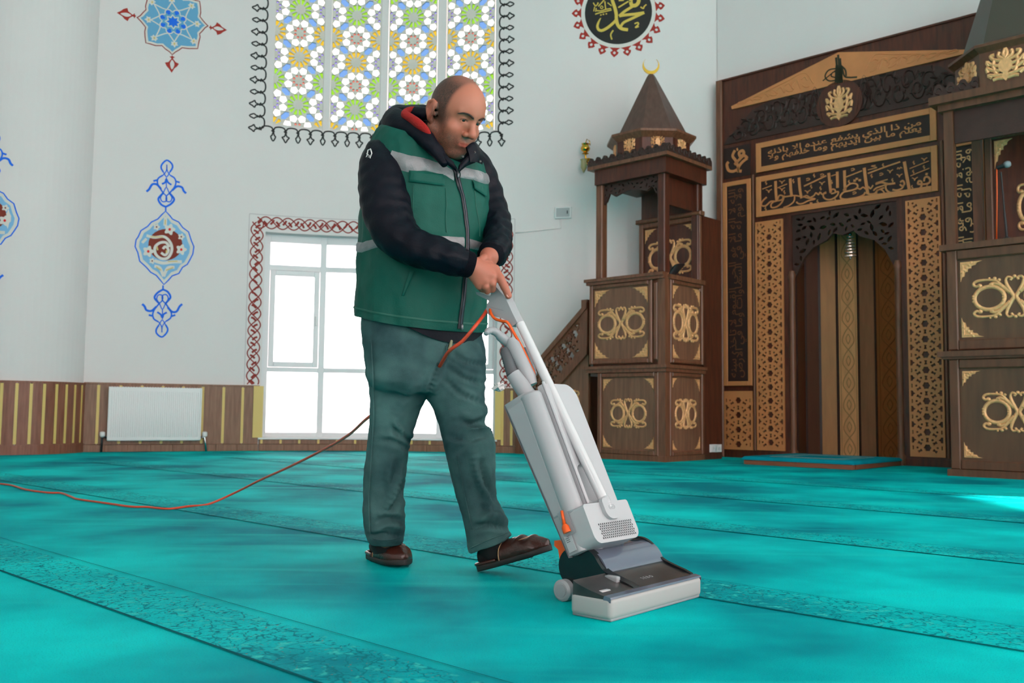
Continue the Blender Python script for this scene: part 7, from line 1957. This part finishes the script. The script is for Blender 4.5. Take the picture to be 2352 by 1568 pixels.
for pts, wd, dp in (([(1040, 810), (1070, 830), (1110, 838)], 6, -.006), ([(1030, 845), (1070, 870), (1112, 880)], 6, -.006), ([(1020, 870), (1060, 905), (1112, 925)], 6, -.006), ([(1030, 800), (1005, 850), (985, 905)], 6, -.008), ([(935, 830), (945, 880), (920, 940), (905, 985)], 16, .006), ([(900, 985), (930, 1005), (945, 1020)], 7, -.008), ([(905, 965), (925, 1000), (938, 1024)], 6, .006), ([(870, 1010), (905, 1015), (938, 1030)], 7, -.006), ([(1060, 965), (1090, 975), (1118, 960)], 8, -.009), ([(1070, 990), (1105, 985), (1135, 1000)], 8, .010), ([(1030, 1000), (1075, 1010), (1110, 1000)], 7, -.007), ([(1050, 1040), (1062, 1025), (1080, 1020)], 8, -.006), ([(1085, 1030), (1095, 1090), (1120, 1140), (1130, 1160)], 9, .009), ([(1105, 1060), (1115, 1110), (1140, 1150)], 7, -.008), ([(1100, 1190), (1130, 1180), (1160, 1195)], 9, .010), ([(1090, 1215), (1120, 1205), (1165, 1215)], 7, -.009), ([(1110, 1150), (1125, 1170), (1110, 1200)], 8, .007), ([(925, 1080), (905, 1130), (885, 1185)], 9, .009), ([(930, 1110), (915, 1150), (885, 1180)], 7, -.008), ([(860, 1220), (890, 1205), (922, 1215)], 8, .009), ([(870, 1195), (895, 1190), (925, 1195)], 7, -.008), ([(850, 1230), (880, 1228), (920, 1232)], 6, -.007), ([(900, 1060), (893, 1100), (900, 1130)], 9, .006)):
    fold(pts, wd, dp)
disp += np.array([.0032 * fbm((p[0] * 9, p[1] * 9, p[2] * 16), 1.0) + .0016 * fbm((p[0] * 22, p[1] * 22, p[2] * 34), 1.0) for p in W.tolist()])
nm.vertices.foreach_set('co', (co + no * disp[:, None]).astype('f').ravel()); nm.update()
for p_ in nm.polygons: p_.use_smooth = True
nm.materials.clear(); nm.materials.append(M_jean)
# fly, side seam, hems
M_fly = mat('faded_fly', (150, 150, 120), .9, var=.3, vscale=60)
def onleg(px, py, lift=.003):
    d = np.hypot(PXY[:, 0] - px, PXY[:, 1] - py); c = np.where(d < 7)[0]
    if len(c) == 0: c = np.array([np.argmin(d)])
    Y = (W + no * disp[:, None])[c][:, 1].min(); return Vector(pw(px, py, Y - lift))
def legline(name, pts, r, m): 
    V, F = tube([onleg(*p) for p in cr(pts, 5)], r, 6); return mk(name, V, F, m, tr, smooth=True)
legline('fly', [(1036, 782), (1035, 792), (1031, 802)], .006, M_fly)
legline('fly_seam', [(1028, 790), (1022, 815), (1012, 840)], .002, M_jean)
legline('side_seam', [(852, 780), (856, 860), (858, 950), (852, 1060), (847, 1150), (850, 1225)], .0022, M_jean)
legline('side_seam', [(1050, 1045), (1060, 1100), (1072, 1160), (1085, 1215)], .0018, M_jean)
legline('hem_line', [(857, 1237), (885, 1240), (920, 1234)], .0022, M_jean)
legline('hem_line', [(1082, 1258), (1120, 1240), (1168, 1222)], .0022, M_jean)
# ---------------------------------------------------------------- socks and slippers
def slipper(name, heel, toe, zh, zt, wd, label, roll=0.0):
    """mule: sole, leather vamp, stitched seam; heel/toe are ground points of the sole ends"""
    h = Vector(heel); t = Vector(toe); ax = (t - h); Ln = ax.length; ax.normalize()
    sd = UPZ.cross(ax).normalized(); up = ax.cross(sd)
    root = None
    def pt(u, v, w_): return h + ax * (u * Ln) + sd * v + up * w_
    def half(u):   # half width along the sole
        return wd * (.70 + .30 * math.sin(min(1, u / .72) * math.pi / 2 * 1.0)) * (1 - max(0, (u - .72) / .28) ** 2.4 * .92) * (min(1, (u + .005) / .09) ** .5)
    us = list(np.linspace(0, .06, 6)) + list(np.linspace(.1, .9, 20)) + list(np.linspace(.92, 1, 9))
    rows = []
    for lvl, k in ((0, .95), (.004, 1.03), (.016, 1.05), (.020, 1.0)):
        rows.append([pt(u, half(u) * k, lvl + .012 * u * u) for u in us] + [pt(u, -half(u) * k, lvl + .012 * u * u) for u in reversed(us)])
    sole_rows = rows
    # vamp: arch over the front two thirds
    rows = []
    for i in range(29):
        u = .46 + .53 * i / 28; hgt = .062 * (1 - max(0, (u - .55) / .46) ** 2.2 * .72) + .004 * math.sin(u * 40) * (u > .6) * (u < .85); b = half(u) * 1.02
        lift = .016 + .012 * u * u
        row = []
        for k in range(19):
            a = math.pi * k / 18; back = -.09 * abs(math.cos(a)) ** 1.5 * (1 - i / 28) - 0
            ub = min(max(u + back, .02), .995)
            bb = half(ub) * 1.03
            row.append(pt(ub, bb * math.cos(a) * (1 if k in (0, 18) else 1.0), lift + hgt * math.sin(a) ** .75))
        rows.append(row)
    rows.append([pt(.995, half(.995) * math.cos(math.pi * k / 18), .028) for k in range(19)])
    vp = gridmesh('slipper', rows, M_leather, man, closed=False, label=label); root = vp
    gridmesh('sole', sole_rows, M_sole, vp, caps=True)
    md = vp.modifiers.new('thick', 'SOLIDIFY'); md.thickness = .003
    # heel strap rim
    V, F = tube([pt(u, half(u) * .98 * s, .024) for s, uu in ((1, np.linspace(.34, .0, 10)), (-1, np.linspace(.0, .34, 10))) for u in uu], .006, 8); mk('heel_rim', V, F, M_leather, root, smooth=True)
    # stitching
    V, F = tube([Vector(p) + up * .001 for p in rows[1]], .0017, 6); mk('stitching', V, F, M_stitch, vp, smooth=True)
    st = []
    for k in range(24):
        a = math.pi * (.08 + .84 * k / 23); u = .62 + .22 * math.sin(a); hgt = .062 * (1 - max(0, (u - .55) / .46) ** 2.2 * .72); q = .72 * math.cos(a)
        st.append(pt(u, half(u) * q, .0165 + .012 * u * u + hgt * (1 - q * q) ** .375 + .0005))
    V, F = tube(st, .0016, 6); mk('stitching', V, F, M_stitch, vp, smooth=True)
    return root, pt
hR = atfloor(868, 1290); 
# his right foot: toe towards us and to the right
tR = atfloor(922, 1306); dR = Vector((.52, -.86, 0)).normalized()
tRp = Vector((tR.x + .0, tR.y, .0)); tRp += Vector((.014, 0, 0)); hRp = tRp - dR * .285
r1, pR = slipper('slipper', hRp, tRp, 0, 0, .052, 'brown leather slipper flat on the carpet under the left trouser leg')
hL = atfloor(1100, 1313); tLp = Vector(pw(1268, 1272, 3.10)); 
hLp = Vector((hL.x, hL.y, .002))
dLn = (tLp - hLp)
tLp = hLp + dLn.normalized() * .285
r2, pL = slipper('slipper', hLp, tLp, 0, 0, .052, 'brown leather slipper with raised toe near the vacuum head')
def sock(pt, ankle, nm):
    a = pt(.30, 0, .05); b = Vector(ankle)
    V, F = tube([pt(.75, 0, .028), pt(.52, 0, .040), pt(.30, 0, .052), a.lerp(b, .35), b], [.024, .038, .047, .050, .050], 20); o = mk(nm, V, F, M_sock, man, smooth=True)
    V, F = tube([pt(.42, 0, .045), pt(.2, 0, .042), pt(.07, 0, .045)], [.034, .034, .026], 18); mk('sock_heel', V, F, M_sock, o, smooth=True)
sock(pR, pw(886, 1235, 3.31), 'sock'); sock(pL, pw(1118, 1235, 3.2), 'sock')

# fingernail on the pointing finger
tipd = Vector(pw(1168, 679, 3.0)) - Vector(pw(1159, 659, 2.995)); tipd.normalize()
nc2 = Vector(pw(1167, 678, 2.99)); nn = (Vector((.35, -1, .25)) - tipd * Vector((.35, -1, .25)).dot(tipd)).normalized(); ns = tipd.cross(nn)
rows = [[nc2 + tipd * (.0065 * math.cos(a) * q) + ns * (.0052 * math.sin(a) * q) + nn * (.0008 - .0016 * q * q * abs(math.sin(a))) for a in np.linspace(0, 2 * math.pi, 16, endpoint=False)] for q in (1.0, .7, .35, .05)]
gridmesh('fingernail', rows, mat('nail', (206, 140, 124), .25), bo)
